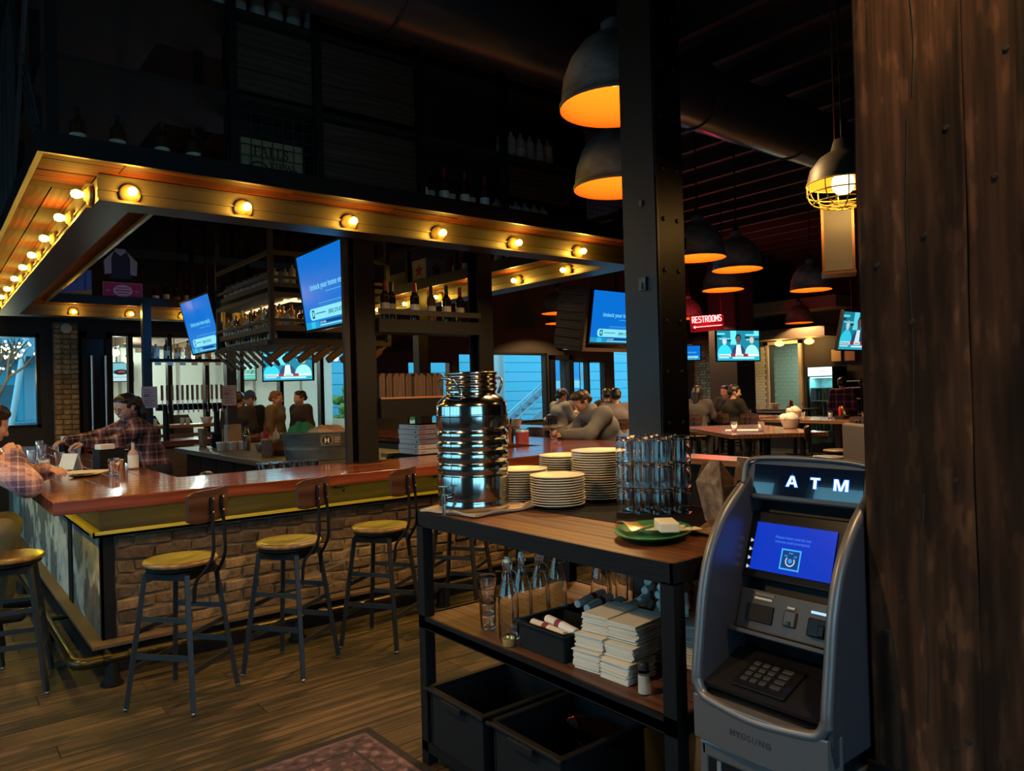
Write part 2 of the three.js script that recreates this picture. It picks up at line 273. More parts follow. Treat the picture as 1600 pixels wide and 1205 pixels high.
// ---- painted brick patch and white tiles on the back wall
{
  const o = struct('trim_1', bb(17.0, 17.05, 0, 3.0, -13.2, -12.5), M.mortar, 'pale brick stretch of the back wall');
  const r = rng(8), full = [1, 2, 3].map(s => brickGeo(.21, .066, .05, s + 20).rotateY(Math.PI / 2));
  for (let k = 0; k < 26; k++) for (let i = 0; i < 3; i++) { const b = part(o, 'brick', full[Math.floor(r() * 3)], M.brickPale[Math.floor(r() * 3)]); b.position.set(16.99, .95 + k * .0765, -12.64 - i * .222 - (k % 2) * .04); }
  const tile = mat([.62, .57, .42], .2), tw = struct('trim_2', bb(17.0, 17.05, .9, 2.6, -11.32, -10.9), mat([.3, .27, .2], .8), 'white tiled strip beside the kitchen hatch');
  const tg = rb(.012, .068, .145, .004, 0, 0, 0, 1);
  for (let k = 0; k < 22; k++) for (let i = 0; i < 3; i++) { const z = -11.25 + i * .15 + (k % 2) * .06; if (z > -10.93) continue; const b = part(tw, 'tile', tg, tile); b.position.set(16.995, .98 + k * .074, z); }
}
// ---- kitchen beyond the hatch
{
  const k = struct('wall_kitchen', mg(bb(19.3, 19.5, 0, 3.2, -12.4, -8.4), bb(17.25, 19.5, 3.0, 3.2, -12.4, -8.4), bb(17.25, 19.5, -.1, 0, -12.4, -8.4), bb(17.25, 19.5, 0, 3.2, -12.6, -12.4), bb(17.25, 19.5, 0, 3.2, -8.4, -8.2)), mat([.42, .44, .40], .6));
  const tg = rb(.012, .1, .2, .004, 0, 0, 0, 1), tm = mat([.55, .60, .54], .25);
  for (let r = 0; r < 18; r++) for (let c = 0; c < 12; c++) { const b = part(k, 'tile', tg, tm); b.position.set(19.295, .9 + r * .104, -12.1 + c * .204 + (r % 2) * .1); }
  struct('trim_3', mg(bb(16.98, 17.06, .95, 2.7, -10.92, -10.86), bb(16.98, 17.06, .95, 2.7, -10.02, -9.94), bb(16.98, 17.06, 2.62, 2.7, -10.92, -9.94), bb(16.9, 17.1, .91, .95, -10.92, -9.94)), mat([.38, .30, .22], .5));
  const rk = thing('storage_rack', 'black wire storage rack with boxes inside kitchen hatch', 'rack', [18.6, 0, -10.35]);
  for (const z of [-.35, .35]) for (const x of [-.2, .2]) part(rk, 'post', cy(.018, .018, 2.1, x, 1.05, z, 8), M.black);
  for (const y of [.9, 1.3, 1.7, 2.1]) part(rk, 'shelf', bx(.44, .02, .74, 0, y, 0), M.black);
  const cm = [[.5, .28, .14], [.42, .42, .36], [.30, .12, .06]];
  for (let i = 0; i < 6; i++) solo('storage_box', rb(.22, .2 + .05 * (i % 2), .24, .01), mat(cm[i % 3], .7), ['tan carton on the kitchen rack', 'pale grey carton on the kitchen rack', 'rust carton on the kitchen rack'][i % 3], 'box', [18.55, (i < 3 ? 1.31 : 1.71) + (.2 + .05 * (i % 2)) / 2, -10.55 + (i % 3) * .27], 0, 'cartons on the kitchen rack');
  const l = thing('kitchen_light', 'fluorescent ceiling tray inside the kitchen', 'ceiling light', [18.3, 2.995, -10.4]);
  part(l, 'housing', bx(.3, .06, 1.2, 0, -.03, 0), M.white); part(l, 'tube_diffuser', bx(.24, .012, 1.1, 0, -.066, 0), glow([.55, .85, .7], 1.2));
  const ra = new THREE.RectAreaLight(lin(.6, 1, .8), 22, .24, 1.1); ra.position.set(0, -.08, 0); ra.rotation.x = -Math.PI / 2; l.add(ra);
}
// ---- bulkheads under the ceiling of the back dining room
struct('beam', mg(bb(16.2, 17.05, 3.35, 3.62, -11.5, -8.6)), mat([.30, .22, .15], .7), 'pale bulkhead beam on back wall');
struct('beam', mg(bb(16.4, 17.05, 2.72, 2.95, -11.4, -9.0)), mat([.16, .12, .09], .7), 'lower bulkhead beam above the hatch');
// ---- steel column at the end of the bar, with bolted face plates
{
  const x0 = 2.69, x1 = 2.89, z0 = -2.48, z1 = -2.28;
  const o = struct('column', bb(x0, x1, 0, 4.7, z0, z1), M.steelBlk, 'black steel box column behind the serving cart');
  const bolt = lathe([[0, .009], [.006, .009], [.011, .005], [.012, 0]], 10).rotateX(Math.PI / 2);
  for (let k = 0; k < 11; k++) for (const x of [x0 + .05, x1 - .05]) { const b = part(o, 'bolt', bolt, M.steelBlue); b.position.set(x, 1.45 + k * .24, z1); }
  part(o, 'edge_angle', mg(bb(x0 - .008, x0, 0, 4.7, z0, z1), bb(x0, x0 + .012, 0, 4.7, z1, z1 + .006)), M.steel);
  part(o, 'junction_box', [rb(.014, .065, .045, .004, x0 - .014, 2.11, z0 + .12), cy(.008, .008, .03, x0 - .022, 2.10, z0 + .12, 8)], M.zinc, 'small galvanised switch box');
  part(o, 'junction_box', [rb(.01, .03, .02, .003, x0 - .012, 2.49, z0 + .12)], M.zinc);
}
// ---- half wall with wooden cap running from the column
struct('wall_half', bb(4.72, 4.9, 0, 1.02, -4.8, .4), M.steelBlk, 'low black partition');
struct('trim_4', uvm(rb(.3, .05, 5.2, .008, 4.81, 1.045, -2.2), 'z', .5, 1), mat([.26, .13, .06], .3, 0, { map: TX.wood, clearcoat: .5 }), 'varnished wooden cap of the low partition');
// ---- timber post of reclaimed beams
{
  const o = struct('post', bb(1.93, 2.4, 0, 4.7, -.9, .42), mat([.02, .014, .01], .9), 'rough reclaimed timber post beside cash machine');
  const r = rng(44);
  [[-.93, -.688, M.timber], [-.676, -.37, M.timber2], [-.36, -.05, M.timber], [-.04, .3, M.timber2], [.31, .44, M.timber]].forEach(([z0, z1, m], i) => {
    const w = z1 - z0, sh = []; for (let k = 0; k <= 24; k++) sh.push([-w / 2 + (r() - .5) * .004, k * 4.69 / 24 + .003]); for (let k = 24; k >= 0; k--) sh.push([w / 2 + (r() - .5) * .005, k * 4.69 / 24 + .003]);
    const g = uvm(prism(sh, .05, .006).rotateY(-Math.PI / 2), 'y', .45, 1, i * .31, i * .17);
    const b = part(o, 'plank', g, m); b.position.set(1.935, 0, (z0 + z1) / 2);
    if (i < 2) { const rr = rng(i + 90); for (let k = 0; k < 9; k++) { const h = part(b, 'nail_hole', cy(.006 + .004 * rr(), .006, .004, 0, 0, 0, 9).rotateZ(Math.PI / 2), M.dark); h.position.set(-.0565, .75 + rr() * 1.6, (rr() - .5) * w * .8); }
      const zc = i ? .05 : .008; for (const [y0, L, dz] of [[.8, .55, 0], [1.5, .75, -.012], [2.3, .5, .01]]) part(b, 'crack', tube([[-.0545, y0, zc + dz], [-.0545, y0 + L * .3, zc + dz + .006], [-.0545, y0 + L * .65, zc + dz - .002], [-.0545, y0 + L, zc + dz + .008]], .0028, 14, 5), M.dark); }
  });
  part(o, 'steel_shoe', mg(bb(1.868, 2.42, 0, .66, -.945, .45)), M.steelBlk);
}
// ---- round ventilation duct under the ceiling
{
  const o = solo('ventilation_duct', rod([-.5, 4.13, -4.02], [16.6, 4.13, -4.02], .27, 36), mat([.10, .115, .14], .28, .75), 'large black round ventilation duct under the ceiling', 'duct');
  const ring = new THREE.TorusGeometry(.272, .012, 6, 36).rotateY(Math.PI / 2);
  for (let x = .8; x < 16; x += 1.5) { const q = part(o, 'joint_band', ring, mat([.03, .03, .035], .4, .5)); q.position.set(x, 4.13, -4.02); }
  for (let x = 1.5; x < 16; x += 3) part(o, 'hanger', [rod([x, 4.1, -4.3], [x, 4.7, -4.3], .006, 6), rod([x, 4.1, -3.74], [x, 4.7, -3.74], .006, 6)], M.steel);
}
// ================================================================ BAR CANOPY
const CX0 = .53, CX1 = 5.75, CZ0 = -4.57, CZ1 = -11.95, SY = 2.95;
const canopy = struct('ceiling_canopy', mg(bb(CX0, CX1, SY + .022, SY + .06, -5.32, CZ0), bb(CX0, CX1, SY + .022, SY + .06, CZ1, -11.2), bb(CX0, 1.28, SY + .022, SY + .06, -11.2, -5.32), bb(4.95, CX1, SY + .022, SY + .06, -11.2, -5.32)), M.dark, 'ring shaped canopy above the bar');
{
  const r = rng(12), W = .125, cache = {};
  const g = (L, ax, k) => cache[L + ax + k] ||= uvm(ax === 'x' ? rb(L - .004, .02, W - .005, .003, 0, 0, 0, 1) : rb(W - .005, .02, L - .004, .003, 0, 0, 0, 1), ax, .6, 1.4, k * .3, k * .23);
  const lay = (ax, a0, a1, b0, b1) => { for (let b = b0; b < b1 - .02; b += W) { let a = a0, first = true; while (a < a1 - .05) { let L = [.75, 1.0, 1.3, 1.6][Math.floor(r() * 4)]; if (first) { L = [.4, .75, 1.1][Math.floor(r() * 3)]; first = false; } if (a1 - a - L < .25) L = Math.round((a1 - a) * 100) / 100; L = Math.min(L, a1 - a);
    const o = part(canopy, 'plank', g(L, ax, Math.floor(r() * 3)), M.plank[Math.floor(r() * 4)]); ax === 'x' ? o.position.set(a + L / 2, SY + .01 + r() * .004, b + W / 2) : o.position.set(b + W / 2, SY + .01 + r() * .004, a + L / 2); a += L; } } };
  lay('x', CX0, CX1, -5.32, CZ0); lay('x', CX0, CX1, CZ1, -11.2); lay('z', -11.2, -5.32, CX0, 1.28); lay('z', -11.2, -5.32, 4.95, CX1);
  part(canopy, 'fascia', mg(bb(CX0 - .03, CX1 + .03, SY - .012, SY + .1, CZ0, CZ0 + .03), bb(CX0 - .03, CX0, SY - .012, SY + .1, CZ1, CZ0), bb(CX1, CX1 + .03, SY - .012, SY + .1, CZ1, CZ0), bb(CX0, CX1, SY - .012, SY + .1, CZ1 - .03, CZ1)), M.steelBlk);
  part(canopy, 'inner_fascia', mg(bb(1.28, 4.95, SY - .02, SY + .1, -5.35, -5.32), bb(1.28, 1.31, SY - .02, SY + .1, -11.2, -5.35), bb(4.92, 4.95, SY - .02, SY + .1, -11.2, -5.35), bb(1.28, 4.95, SY - .02, SY + .1, -11.2, -11.17)), M.steel);
  // channel beams that carry the bulbs
  const chan = (x0, x1, z0, z1, f) => { const y0 = 2.795, y1 = 2.95, c = [bb(x0, x1, y0 + .01, y1, z0, z1)], L = .03; const e = { x0, x1, z0, z1 }; if (f === '+z') e.z1 += L; if (f === '-x') e.x0 -= L; c.push(bb(e.x0, e.x1, y0, y0 + .014, e.z0, e.z1), bb(e.x0, e.x1, y1 - .016, y1 - .002, e.z0, e.z1)); if (f === '+z') c.push(bb(x0, x1, 2.862, 2.874, z1, z1 + .012)); else c.push(bb(x0 - .012, x0, 2.862, 2.874, z0, z1)); return mg(c); };
  const ch = mat([.042, .030, .017], .45, .3);
  part(canopy, 'channel_beam', chan(.83, 5.5, -5.07, -4.88, '+z'), ch); part(canopy, 'channel_beam', chan(.83, 1.03, -11.8, -5.07, '-x'), ch);
  part(canopy, 'channel_beam', chan(5.27, 5.5, -11.55, -5.07, '-x'), ch); part(canopy, 'channel_beam', chan(1.03, 5.5, -11.8, -11.55, '+z'), ch);
}
// amber strips on the inner side of the beams, hidden behind their flanges
{
  const o = thing('canopy_strip_light', 'amber light strip hidden behind the canopy beams', 'light strip', [0, 0, 0]), am = glow([1, .5, .06], 1.2);
  part(o, 'lamp_strip', bb(1.03, 1.05, 2.905, 2.915, -11.3, -5.3), am); part(o, 'lamp_strip', bb(1.4, 5.2, 2.905, 2.915, -5.09, -5.07), am);
  const a = new THREE.RectAreaLight(AMBER, 70, .012, 6.0); a.position.set(1.043, 2.917, -8.3); a.rotation.x = Math.PI / 2; o.add(a);
  const b = new THREE.RectAreaLight(AMBER, 70, 3.8, .012); b.position.set(3.3, 2.917, -5.083); b.rotation.x = Math.PI / 2; o.add(b);
}
// bulbs on the beams
{
  const GR = 'bare bulbs along the canopy beams';
  const b = thing('canopy_bulb', 'bare warm bulb on round flange of the canopy beam', 'bulb', [0, 0, 0], 0, GR);   // points along +z
  part(b, 'flange', lathe([[0, 0], [.058, 0], [.06, .01], [.056, .026], [.04, .032], [.03, .046], [.02, .048], [0, .048]], 24).rotateX(Math.PI / 2), mat([.30, .20, .08], .4, .6));
  part(b, 'bulb', lathe([[0, .046], [.014, .046], [.018, .058], [.026, .078], [.027, .095], [.018, .112], [0, .118]], 18).rotateX(Math.PI / 2), glow([1.0, .60, .14], 4.5));
  const LAB = { f: 'bare warm bulb on the canopy beam above the bar stools', l: 'bare warm bulb on the canopy beam leading toward the street window', r: 'bare warm bulb on the inner canopy beam nearest the steel box column', k: 'bare warm bulb on the inner canopy beam above the beer taps' };
  const at = (x, y, z, t, k, I = BULB) => { const o = copy(b, [x, y, z], t, LAB[k]); point(o, [0, 0, .09], I, AMBER, 1.5); return o; };
  b.removeFromParent(); taken.set('canopy_bulb', 0);
  const BULB = .5;
  for (const x of [1.0, 1.67, 2.42, 3.17, 3.92, 4.66]) at(x, 2.855, -4.88, 0, 'f');
  for (const z of [-5.02, -5.72, -6.5, -7.28, -7.97, -8.72, -9.52, -10.27, -11.0]) at(.83, 2.855, z, -Math.PI / 2, 'l');
  for (const x of [1.64, 2.34, 3.04, 3.75, 4.45]) at(x, 2.85, -11.55, 0, 'k');
  for (const z of [-5.64, -6.45, -7.25, -8.05, -8.83, -9.6, -10.4]) at(5.27, 2.85, z, -Math.PI / 2, 'r');
}
// ================================================================ STORAGE RACK ABOVE THE CANOPY
function bottleGeo(kind) {   // [body, foil/cap, label]
  const pr = { wine: [[0, 0], [.036, 0], [.038, .01], [.038, .19], [.034, .205], [.016, .235], [.0145, .245], [.0145, .30], [.016, .302], [.016, .312], [0, .312]],
    spirit: [[0, 0], [.04, 0], [.042, .01], [.042, .17], [.036, .19], [.016, .21], [.014, .25], [.016, .252], [.016, .262], [0, .262]],
    square: [[0, 0], [.045, 0], [.047, .012], [.047, .14], [.04, .156], [.018, .17], [.016, .2], [0, .2]] }[kind];
  const h = pr[pr.length - 1][1], r = pr[2][0];
  return [lathe(pr, 14), cy(.0165, .0165, kind === 'wine' ? .075 : .03, 0, h - (kind === 'wine' ? .034 : .01), 0, 12), cy(r + .0008, r + .0008, h * .26, 0, h * .31, 0, 14, true)];
}
const BG = { wine: bottleGeo('wine'), spirit: bottleGeo('spirit'), square: bottleGeo('square') };
const bottleProto = {};
function bottle(kind, gm, fm, lm, pos, label, group, s = 1) {
  const key = [kind, gm.uuid, fm.uuid, lm.uuid].join();
  let o; if (!bottleProto[key]) { o = thing({ wine: 'wine_bottle', spirit: 'liquor_bottle', square: 'liquor_bottle' }[kind], label, 'bottle', pos, 0, group); part(o, 'glass_body', BG[kind][0], gm); part(o, 'cap', BG[kind][1], fm); part(o, 'paper_label', BG[kind][2], lm); bottleProto[key] = o; }
  else o = copy(bottleProto[key], pos, 0, label, group);
  o.scale.setScalar(s); o.position.set(...pos); return o;
}
{
  const o = thing('overhead_rack', 'dark steel storage rack standing on the bar canopy', 'rack', [0, 0, 0]);
  const zs = [CZ0 - .03, -5.29], up = (x, z, y1 = 4.35) => part(o, 'upright', bb(x - .025, x + .025, SY + .06, y1, z - .025, z + .025), M.steelBlk);
  for (const x of [.58, 1.53, 2.08, 2.86, 3.63, 4.39, 5.05, 5.7]) for (const z of zs) up(x, z);
  for (const z of [-6.2, -7.3, -8.4, -9.5, -10.6, -11.85]) { up(.58, z); up(5.7, z); if (z > -11) { up(1.25, z); up(5.0, z); } }
  for (const x of [1.4, 2.25, 3.1, 3.9, 4.8]) { up(x, -11.25, 3.9); up(x, -11.9); }
  for (const y of [3.47, 4.0]) part(o, 'shelf_board', mg(bb(.55, 5.73, y, y + .03, -5.3, -4.6), bb(.55, 1.27, y, y + .03, -11.9, -5.3), bb(4.98, 5.73, y, y + .03, -11.9, -5.3)), M.dark);
  part(o, 'shelf_board', bb(1.27, 4.98, 3.72, 3.75, -11.9, -11.25), M.dark);
  part(o, 'back_panel', bb(1.6, 4.9, 3.05, 4.3, -5.0, -4.98), M.dark);
  part(o, 'top_board', mg(bb(.55, 5.73, 4.33, 4.36, -5.3, -4.6), bb(.55, 1.27, 4.33, 4.36, -11.9, -5.3)), M.dark);
  // boarded bays
  const pw = mat([.07, .04, .026], .8, 0, { map: TX.wood });
  for (const [x0, x1, y0, y1, n] of [[2.12, 2.83, 3.06, 3.44, 3], [3.66, 4.36, 3.17, 3.42, 2], [1.56, 2.05, 3.53, 3.95, 3], [2.12, 2.83, 3.55, 3.98, 3]]) for (let k = 0; k < n; k++) { const h = (y1 - y0) / n; part(o, 'panel', uvm(bb(x0, x1, y0 + k * h + .003, y0 + (k + 1) * h - .003, -4.63, -4.61), 'x', .7, 1.5), pw); }
  // slatted and diamond lattice flank facing the street
  for (let k = 0; k < 9; k++) part(o, 'slat', bb(.5, .53, 3.05, 4.3, -6.1 - k * .33, -6.1 - k * .33 + .24), mat([.045, .045, .05], .8));
  const la = []; for (let k = -6; k < 12; k++) { la.push(bar([.515, 3.1, -4.7 - k * .1], [.515, 4.3, -4.7 - k * .1 - 1.2], .012, .006), bar([.512, 3.1, -4.7 - k * .1 - 1.2], [.512, 4.3, -4.7 - k * .1], .012, .006)); }
  part(o, 'lattice', mg(la.filter(g => { g.computeBoundingBox(); return g.boundingBox.min.z > -6.1 && g.boundingBox.max.z < -4.55; })), mat([.06, .06, .065], .7));
  // wire grids
  const grid = (x0, x1, y0, y1, z, s, r) => { const g = []; for (let x = x0; x <= x1 + .001; x += s) g.push(rod([x, y0, z], [x, y1, z], r, 5)); for (let y = y0; y <= y1 + .001; y += s) g.push(rod([x0, y, z], [x1, y, z], r, 5)); return mg(g); };
  part(o, 'wire_grid', grid(1.57, 2.05, 3.06, 3.4, -4.6, .068, .0035), M.steel); part(o, 'wire_grid', grid(4.43, 5.03, 3.05, 3.24, -4.6, .045, .002), M.steelBlue);
  // printed crate behind the grid
  const ct = canvasTex(256, 128, (x, w, h) => { x.fillStyle = '#8a7a5c'; x.fillRect(0, 0, w, h); x.strokeStyle = '#2a2018'; x.lineWidth = 7; x.beginPath(); x.ellipse(70, 96, 36, 20, 0, 0, 7); x.stroke(); txt(x, 'FALLS', 48, 54, 'bold 46px serif', '#2a2018'); txt(x, 'VIEW', 112, 96, 'bold 36px serif', '#2a2018'); x.fillRect(206, 84, 26, 5); x.fillRect(216, 76, 6, 22); });
  const cr = thing('wooden_crate', 'pale printed wooden crate behind wire grid above canopy', 'crate', [1.79, 3.012, -4.78]);
  part(cr, 'front_panel', (() => { const g = new THREE.PlaneGeometry(.40, .235).translate(0, .12, .131); return g; })(), mat([1, 1, 1], .8, 0, { map: ct })); part(cr, 'box', bb(-.2, .2, 0, .24, -.12, .13), mat([.35, .27, .17], .8));
  const r = rng(31);
  for (let k = 0; k < 7; k++) bottle('wine', M.glassDk[k % 2], M.foil[k % 2], M.label[k % 2], [2.95 + k * .095, 3.012, -4.72 - .05 * (k % 2)], 'dark wine bottle standing in the open bay above canopy', 'wine bottles above the canopy front');
  for (let k = 0; k < 6; k++) bottle('spirit', M.glassClr, M.foil[1], M.label[k % 2], [3.72 + k * .1, 3.502, -4.74], 'clear bottle on the upper shelf of overhead rack', 'clear bottles on the upper rack shelf');
  for (const x of [.72, .92, 1.16, 1.34]) bottle('spirit', M.glassDk[0], M.foil[1], M.label[1], [x, 3.012, -4.76], 'brown bottle at the street end of overhead rack', 'brown bottles at the rack corner');
  for (let k = 0; k < 6; k++) bottle('square', M.glassClr, M.foil[1], M.label[0], [1.5 + k * .12, 4.032, -4.72], 'pale jar on the top rack shelf', 'pale jars on the top shelf');
  for (let k = 0; k < 6; k++) bottle('square', M.glassClr, M.foil[1], M.label[0], [3.74 + k * .1, 3.012, -4.85], 'pale labelled bottle lying behind the copper board', 'pale bottles behind the board');
  solo('copper_board', uvm(rb(.66, .07, .02, .004), 'x'), mat([.30, .11, .05], .5, 0, { map: TX.wood }), 'reddish board laid along the rack edge above canopy', 'board', [4.02, 3.045, -4.66]);
  // inner right run: wine bottles with white labels, box with star
  for (let k = 0; k < 18; k++) bottle('wine', M.glassDk[1], M.foil[1], M.label[0], [5.08 + .07 * (k % 2), 3.012, -5.75 - k * .105], 'dark wine bottle with white label on inner canopy shelf', 'wine bottles on the inner canopy shelf');
  const st = canvasTex(128, 128, (x) => { x.fillStyle = '#b9b3bb'; x.fillRect(0, 0, 128, 128); x.fillStyle = '#a02a2a'; x.beginPath(); for (let k = 0; k < 10; k++) { const a = k * Math.PI / 5 - Math.PI / 2, q = k % 2 ? 18 : 40; x.lineTo(64 + q * Math.cos(a), 56 + q * Math.sin(a)); } x.fill(); x.fillStyle = '#444'; x.fillRect(20, 100, 88, 8); });
  const sb = thing('star_carton', 'white carton with red star on inner canopy shelf', 'carton', [5.16, 3.012, -8.15]);
  part(sb, 'box', rb(.3, .32, .34, .006, 0, .16, 0), mat([.45, .43, .46], .8)); part(sb, 'printed_face', new THREE.PlaneGeometry(.33, .31).rotateY(-Math.PI / 2).translate(-.1525, .16, 0), mat([1, 1, 1], .7, 0, { map: st }));
  part(sb, 'printed_face', new THREE.PlaneGeometry(.29, .31).translate(0, .16, .1725), mat([1, 1, 1], .7, 0, { map: st }));
  for (let k = 0; k < 2; k++) solo('flat_carton', rb(.3, .22, .5, .008), mat([.22, .17, .2], .8), 'brown flat carton beside the star carton', 'carton', [5.16, 3.122, -8.75 - k * 1.1], 0, 'brown cartons on inner canopy shelf');
}
// signs, jersey and bottles on the far inner canopy shelf
{
  const bt = canvasTex(256, 200, (x, w, h) => { x.fillStyle = '#5a78c4'; x.fillRect(0, 0, w, h); x.fillStyle = '#c58a4e'; x.beginPath(); x.moveTo(0, 178); x.lineTo(256, 140); x.lineTo(256, 200); x.lineTo(0, 200); x.fill(); x.fillStyle = '#c9a2a6'; x.fillRect(0, 178, 130, 22); x.fillStyle = '#3b4f94'; x.fillRect(198, 52, 16, 100); x.fillRect(206, 14, 8, 44); x.fillStyle = '#1c2547'; x.fillRect(46, 60, 24, 36); x.fillRect(80, 70, 68, 10); x.fillRect(92, 90, 44, 5); x.fillStyle = '#3a4a8c'; x.fillRect(96, 20, 28, 30); });
  const s1 = thing('poster_board', 'pale blue beer poster board leaning on far canopy shelf', 'poster', [1.62, 3.012, -11.22]);
  part(s1, 'board', bx(.40, .37, .02, 0, .19, 0), M.dark); part(s1, 'print', new THREE.PlaneGeometry(.39, .36).translate(0, .19, .0115), mat([1, 1, 1], .5, 0, { map: bt }));
  const pt = canvasTex(256, 116, (x, w, h) => { x.fillStyle = '#b92a58'; x.fillRect(0, 0, w, h); x.fillStyle = '#e7a9b9'; x.beginPath(); x.ellipse(128, 58, 62, 42, 0, 0, 7); x.fill(); x.fillStyle = '#a85a86'; x.fillRect(88, 34, 80, 7); x.fillRect(80, 52, 96, 10); x.fillRect(90, 72, 76, 7); x.fillStyle = '#e08aa2'; x.fillRect(20, 54, 30, 7); x.fillRect(206, 56, 30, 7); x.strokeStyle = '#c67b95'; x.lineWidth = 9; x.strokeRect(0, 0, w, h); });
  const s2 = thing('brewery_sign', 'crimson sign with pink oval on far canopy shelf', 'sign', [2.19, 3.012, -11.22]);
  part(s2, 'board', bx(.50, .235, .02, 0, .12, 0), M.dark); part(s2, 'print', new THREE.PlaneGeometry(.49, .225).translate(0, .12, .0115), mat([1, 1, 1], .5, 0, { map: pt }));
  const j = thing('sports_jersey', 'navy jersey with white sleeves hanging above crimson sign', 'jersey', [2.16, 3.30, -11.2]);
  part(j, 'torso', prism([[-.13, 0], [.13, 0], [.14, .26], [.07, .36], [0, .33], [-.07, .36], [-.14, .26]], .03, .008), mat([.03, .035, .07], .9));
  for (const s of [-1, 1]) part(j, 'sleeve', prism(s > 0 ? [[.12, .06], [.19, .05], [.2, .22], [.08, .36], [.12, .26]] : [[-.12, .06], [-.12, .26], [-.08, .36], [-.2, .22], [-.19, .05]], .035, .008), mat([.40, .40, .46], .9));
  part(j, 'collar', prism([[-.07, .355], [0, .30], [.07, .355], [.06, .39], [-.06, .39]], .036, .004), mat([.40, .40, .46], .9));
  for (let k = 0; k < 6; k++) bottle(k % 2 ? 'spirit' : 'square', M.glassDk[k % 3], M.foil[k % 3], M.label[k % 3], [2.62 + k * .14, 3.012, -11.3], 'dark liquor bottle beside the crimson sign', 'bottles beside the crimson sign');
}
// ================================================================ BAR COUNTER
{
  const o = thing('bar_counter', 'brick fronted island bar counter with wooden apron and brass edging', 'bar counter', [0, 0, 0]);
  part(o, 'core', mg(bb(.866, 5.4, .17, .96, -5.5, -5.104), bb(.866, 1.30, .17, .96, -11.4, -5.5), bb(4.98, 5.4, .17, .96, -11.4, -5.5), bb(1.3, 4.98, .17, .96, -11.4, -11.0)), M.mortar);
  part(o, 'plinth', mg(bb(.80, 5.45, 0, .17, -5.3, -5.02), bb(.80, 1.1, 0, .17, -11.5, -5.3), bb(5.1, 5.45, 0, .17, -11.5, -5.3)), M.steelBlk);
  part(o, 'plinth_ledge', mg(bb(.77, 5.48, .165, .185, -5.2, -4.99), bb(.77, .98, .165, .185, -11.5, -5.2)), mat([.10, .06, .035], .6));
  part(o, 'corner_angle', mg(bb(.84, .915, .185, .83, -5.106, -5.09), bb(.84, .852, .185, .83, -5.15, -5.09)), M.steelBlk); part(o, 'flank_post', bb(.835, .87, .185, .83, -6.35, -6.2), M.steelBlk);
  part(o, 'apron', mg(uvm(bb(.84, 5.4, .845, .99, -5.16, -5.085), 'x'), uvm(bb(.84, .92, .845, .99, -11.4, -5.16), 'z')), M.apron);
  part(o, 'brass_edging', mg(bb(.79, 5.42, .815, .83, -5.14, -5.025), bb(.79, 5.42, .815, .85, -5.035, -5.025), bb(.79, .90, .815, .83, -11.4, -5.14), bb(.79, .80, .815, .85, -11.4, -5.025)), M.brass);
  for (let k = 0; k < 5; k++) part(o, 'purse_hook', [rb(.1, .014, .05, .005, 1.55 + k * .85, .965, -5.06), tube([[1.55 + k * .85, .96, -5.05], [1.55 + k * .85, .93, -5.03], [1.55 + k * .85, .945, -5.01]], .006, 10, 6)], M.steelBlk);
  const r = rng(19), full = [1, 2, 3, 4, 5].map(s => brickGeo(.206, .066, .06, s + 40, .014)), half = [6, 7].map(s => brickGeo(.098, .066, .06, s + 40, .014));
  for (let k = 0; k < 8; k++) {
    const y = .223 + k * .0768; let x = .925; if (k % 2) { const b = part(o, 'brick', half[k % 4 > 1 ? 1 : 0], M.brick[Math.floor(r() * 5)]); b.position.set(x + .05, y, -5.118); x += .108; }
    for (; x + .206 < 5.4; x += .216) { const b = part(o, 'brick', full[Math.floor(r() * 5)], M.brick[Math.floor(r() * 5)]); b.position.set(x + .103, y + (r() - .5) * .006, -5.118 + (r() - .5) * .02); b.rotation.z = (r() - .5) * .02; }
  }
  for (let i = 0; i < 5; i++) part(o, 'plaster_panel', uvm(bb(.846, .868, .185, .815, -6.2 - i * 1.06 + (i ? -.15 : 0), -5.15 - i * 1.06 + (i ? -.15 : 0)), 'y', .8, .8, i * .3), M.lime, 'limewashed plaster panel');   // flank towards the street
}
{
  const t = thing('bar_slab', 'glossy red brown wooden bar top running round the island', 'bar top', [0, 0, 0]);
  const r = rng(3), bd = (x0, x1, z0, z1, ax, k) => part(t, 'board', uvm(rb(x1 - x0, .078, z1 - z0, .006, (x0 + x1) / 2, 1.031, (z0 + z1) / 2, 1), ax, .5, 1, k * .37, k * .19), k % 2 ? M.bartop : M.bartop2);
  for (let k = 0; k < 5; k++) bd(.573 + 0, 5.75, -4.87 - .166 * (k + 1) + .001, -4.87 - .166 * k, 'x', k);
  for (let k = 0; k < 5; k++) { bd(.573 + k * .175, .573 + (k + 1) * .175 - .001, -11.7, -5.702, 'z', k + 5); bd(4.9 + k * .17, 4.9 + (k + 1) * .17 - .001, -11.7, -5.702, 'z', k + 2); }
  for (let k = 0; k < 4; k++) bd(1.45, 4.9, -11.7 + k * .19, -11.7 + (k + 1) * .19 - .001, 'x', k + 1);
}
{
  const o = thing('under_bar_light', 'yellow light strip fixed under the bar top overhang', 'light strip', [0, 0, 0]);
  const gy = glow([1, .72, .06], .9);
  part(o, 'lamp_strip', bb(.80, 5.3, .982, .988, -4.985, -4.965), gy); part(o, 'lamp_strip', bb(.675, .695, .982, .988, -9.5, -5.1), gy);
  const a = new THREE.RectAreaLight(lin(1, .74, .05), 13, 4.5, .018); a.position.set(3.05, .979, -4.975); a.rotation.x = -Math.PI / 2; o.add(a);
  const b = new THREE.RectAreaLight(lin(1, .74, .05), 13, .018, 4.4); b.position.set(.685, .979, -7.3); b.rotation.x = -Math.PI / 2; o.add(b);
}
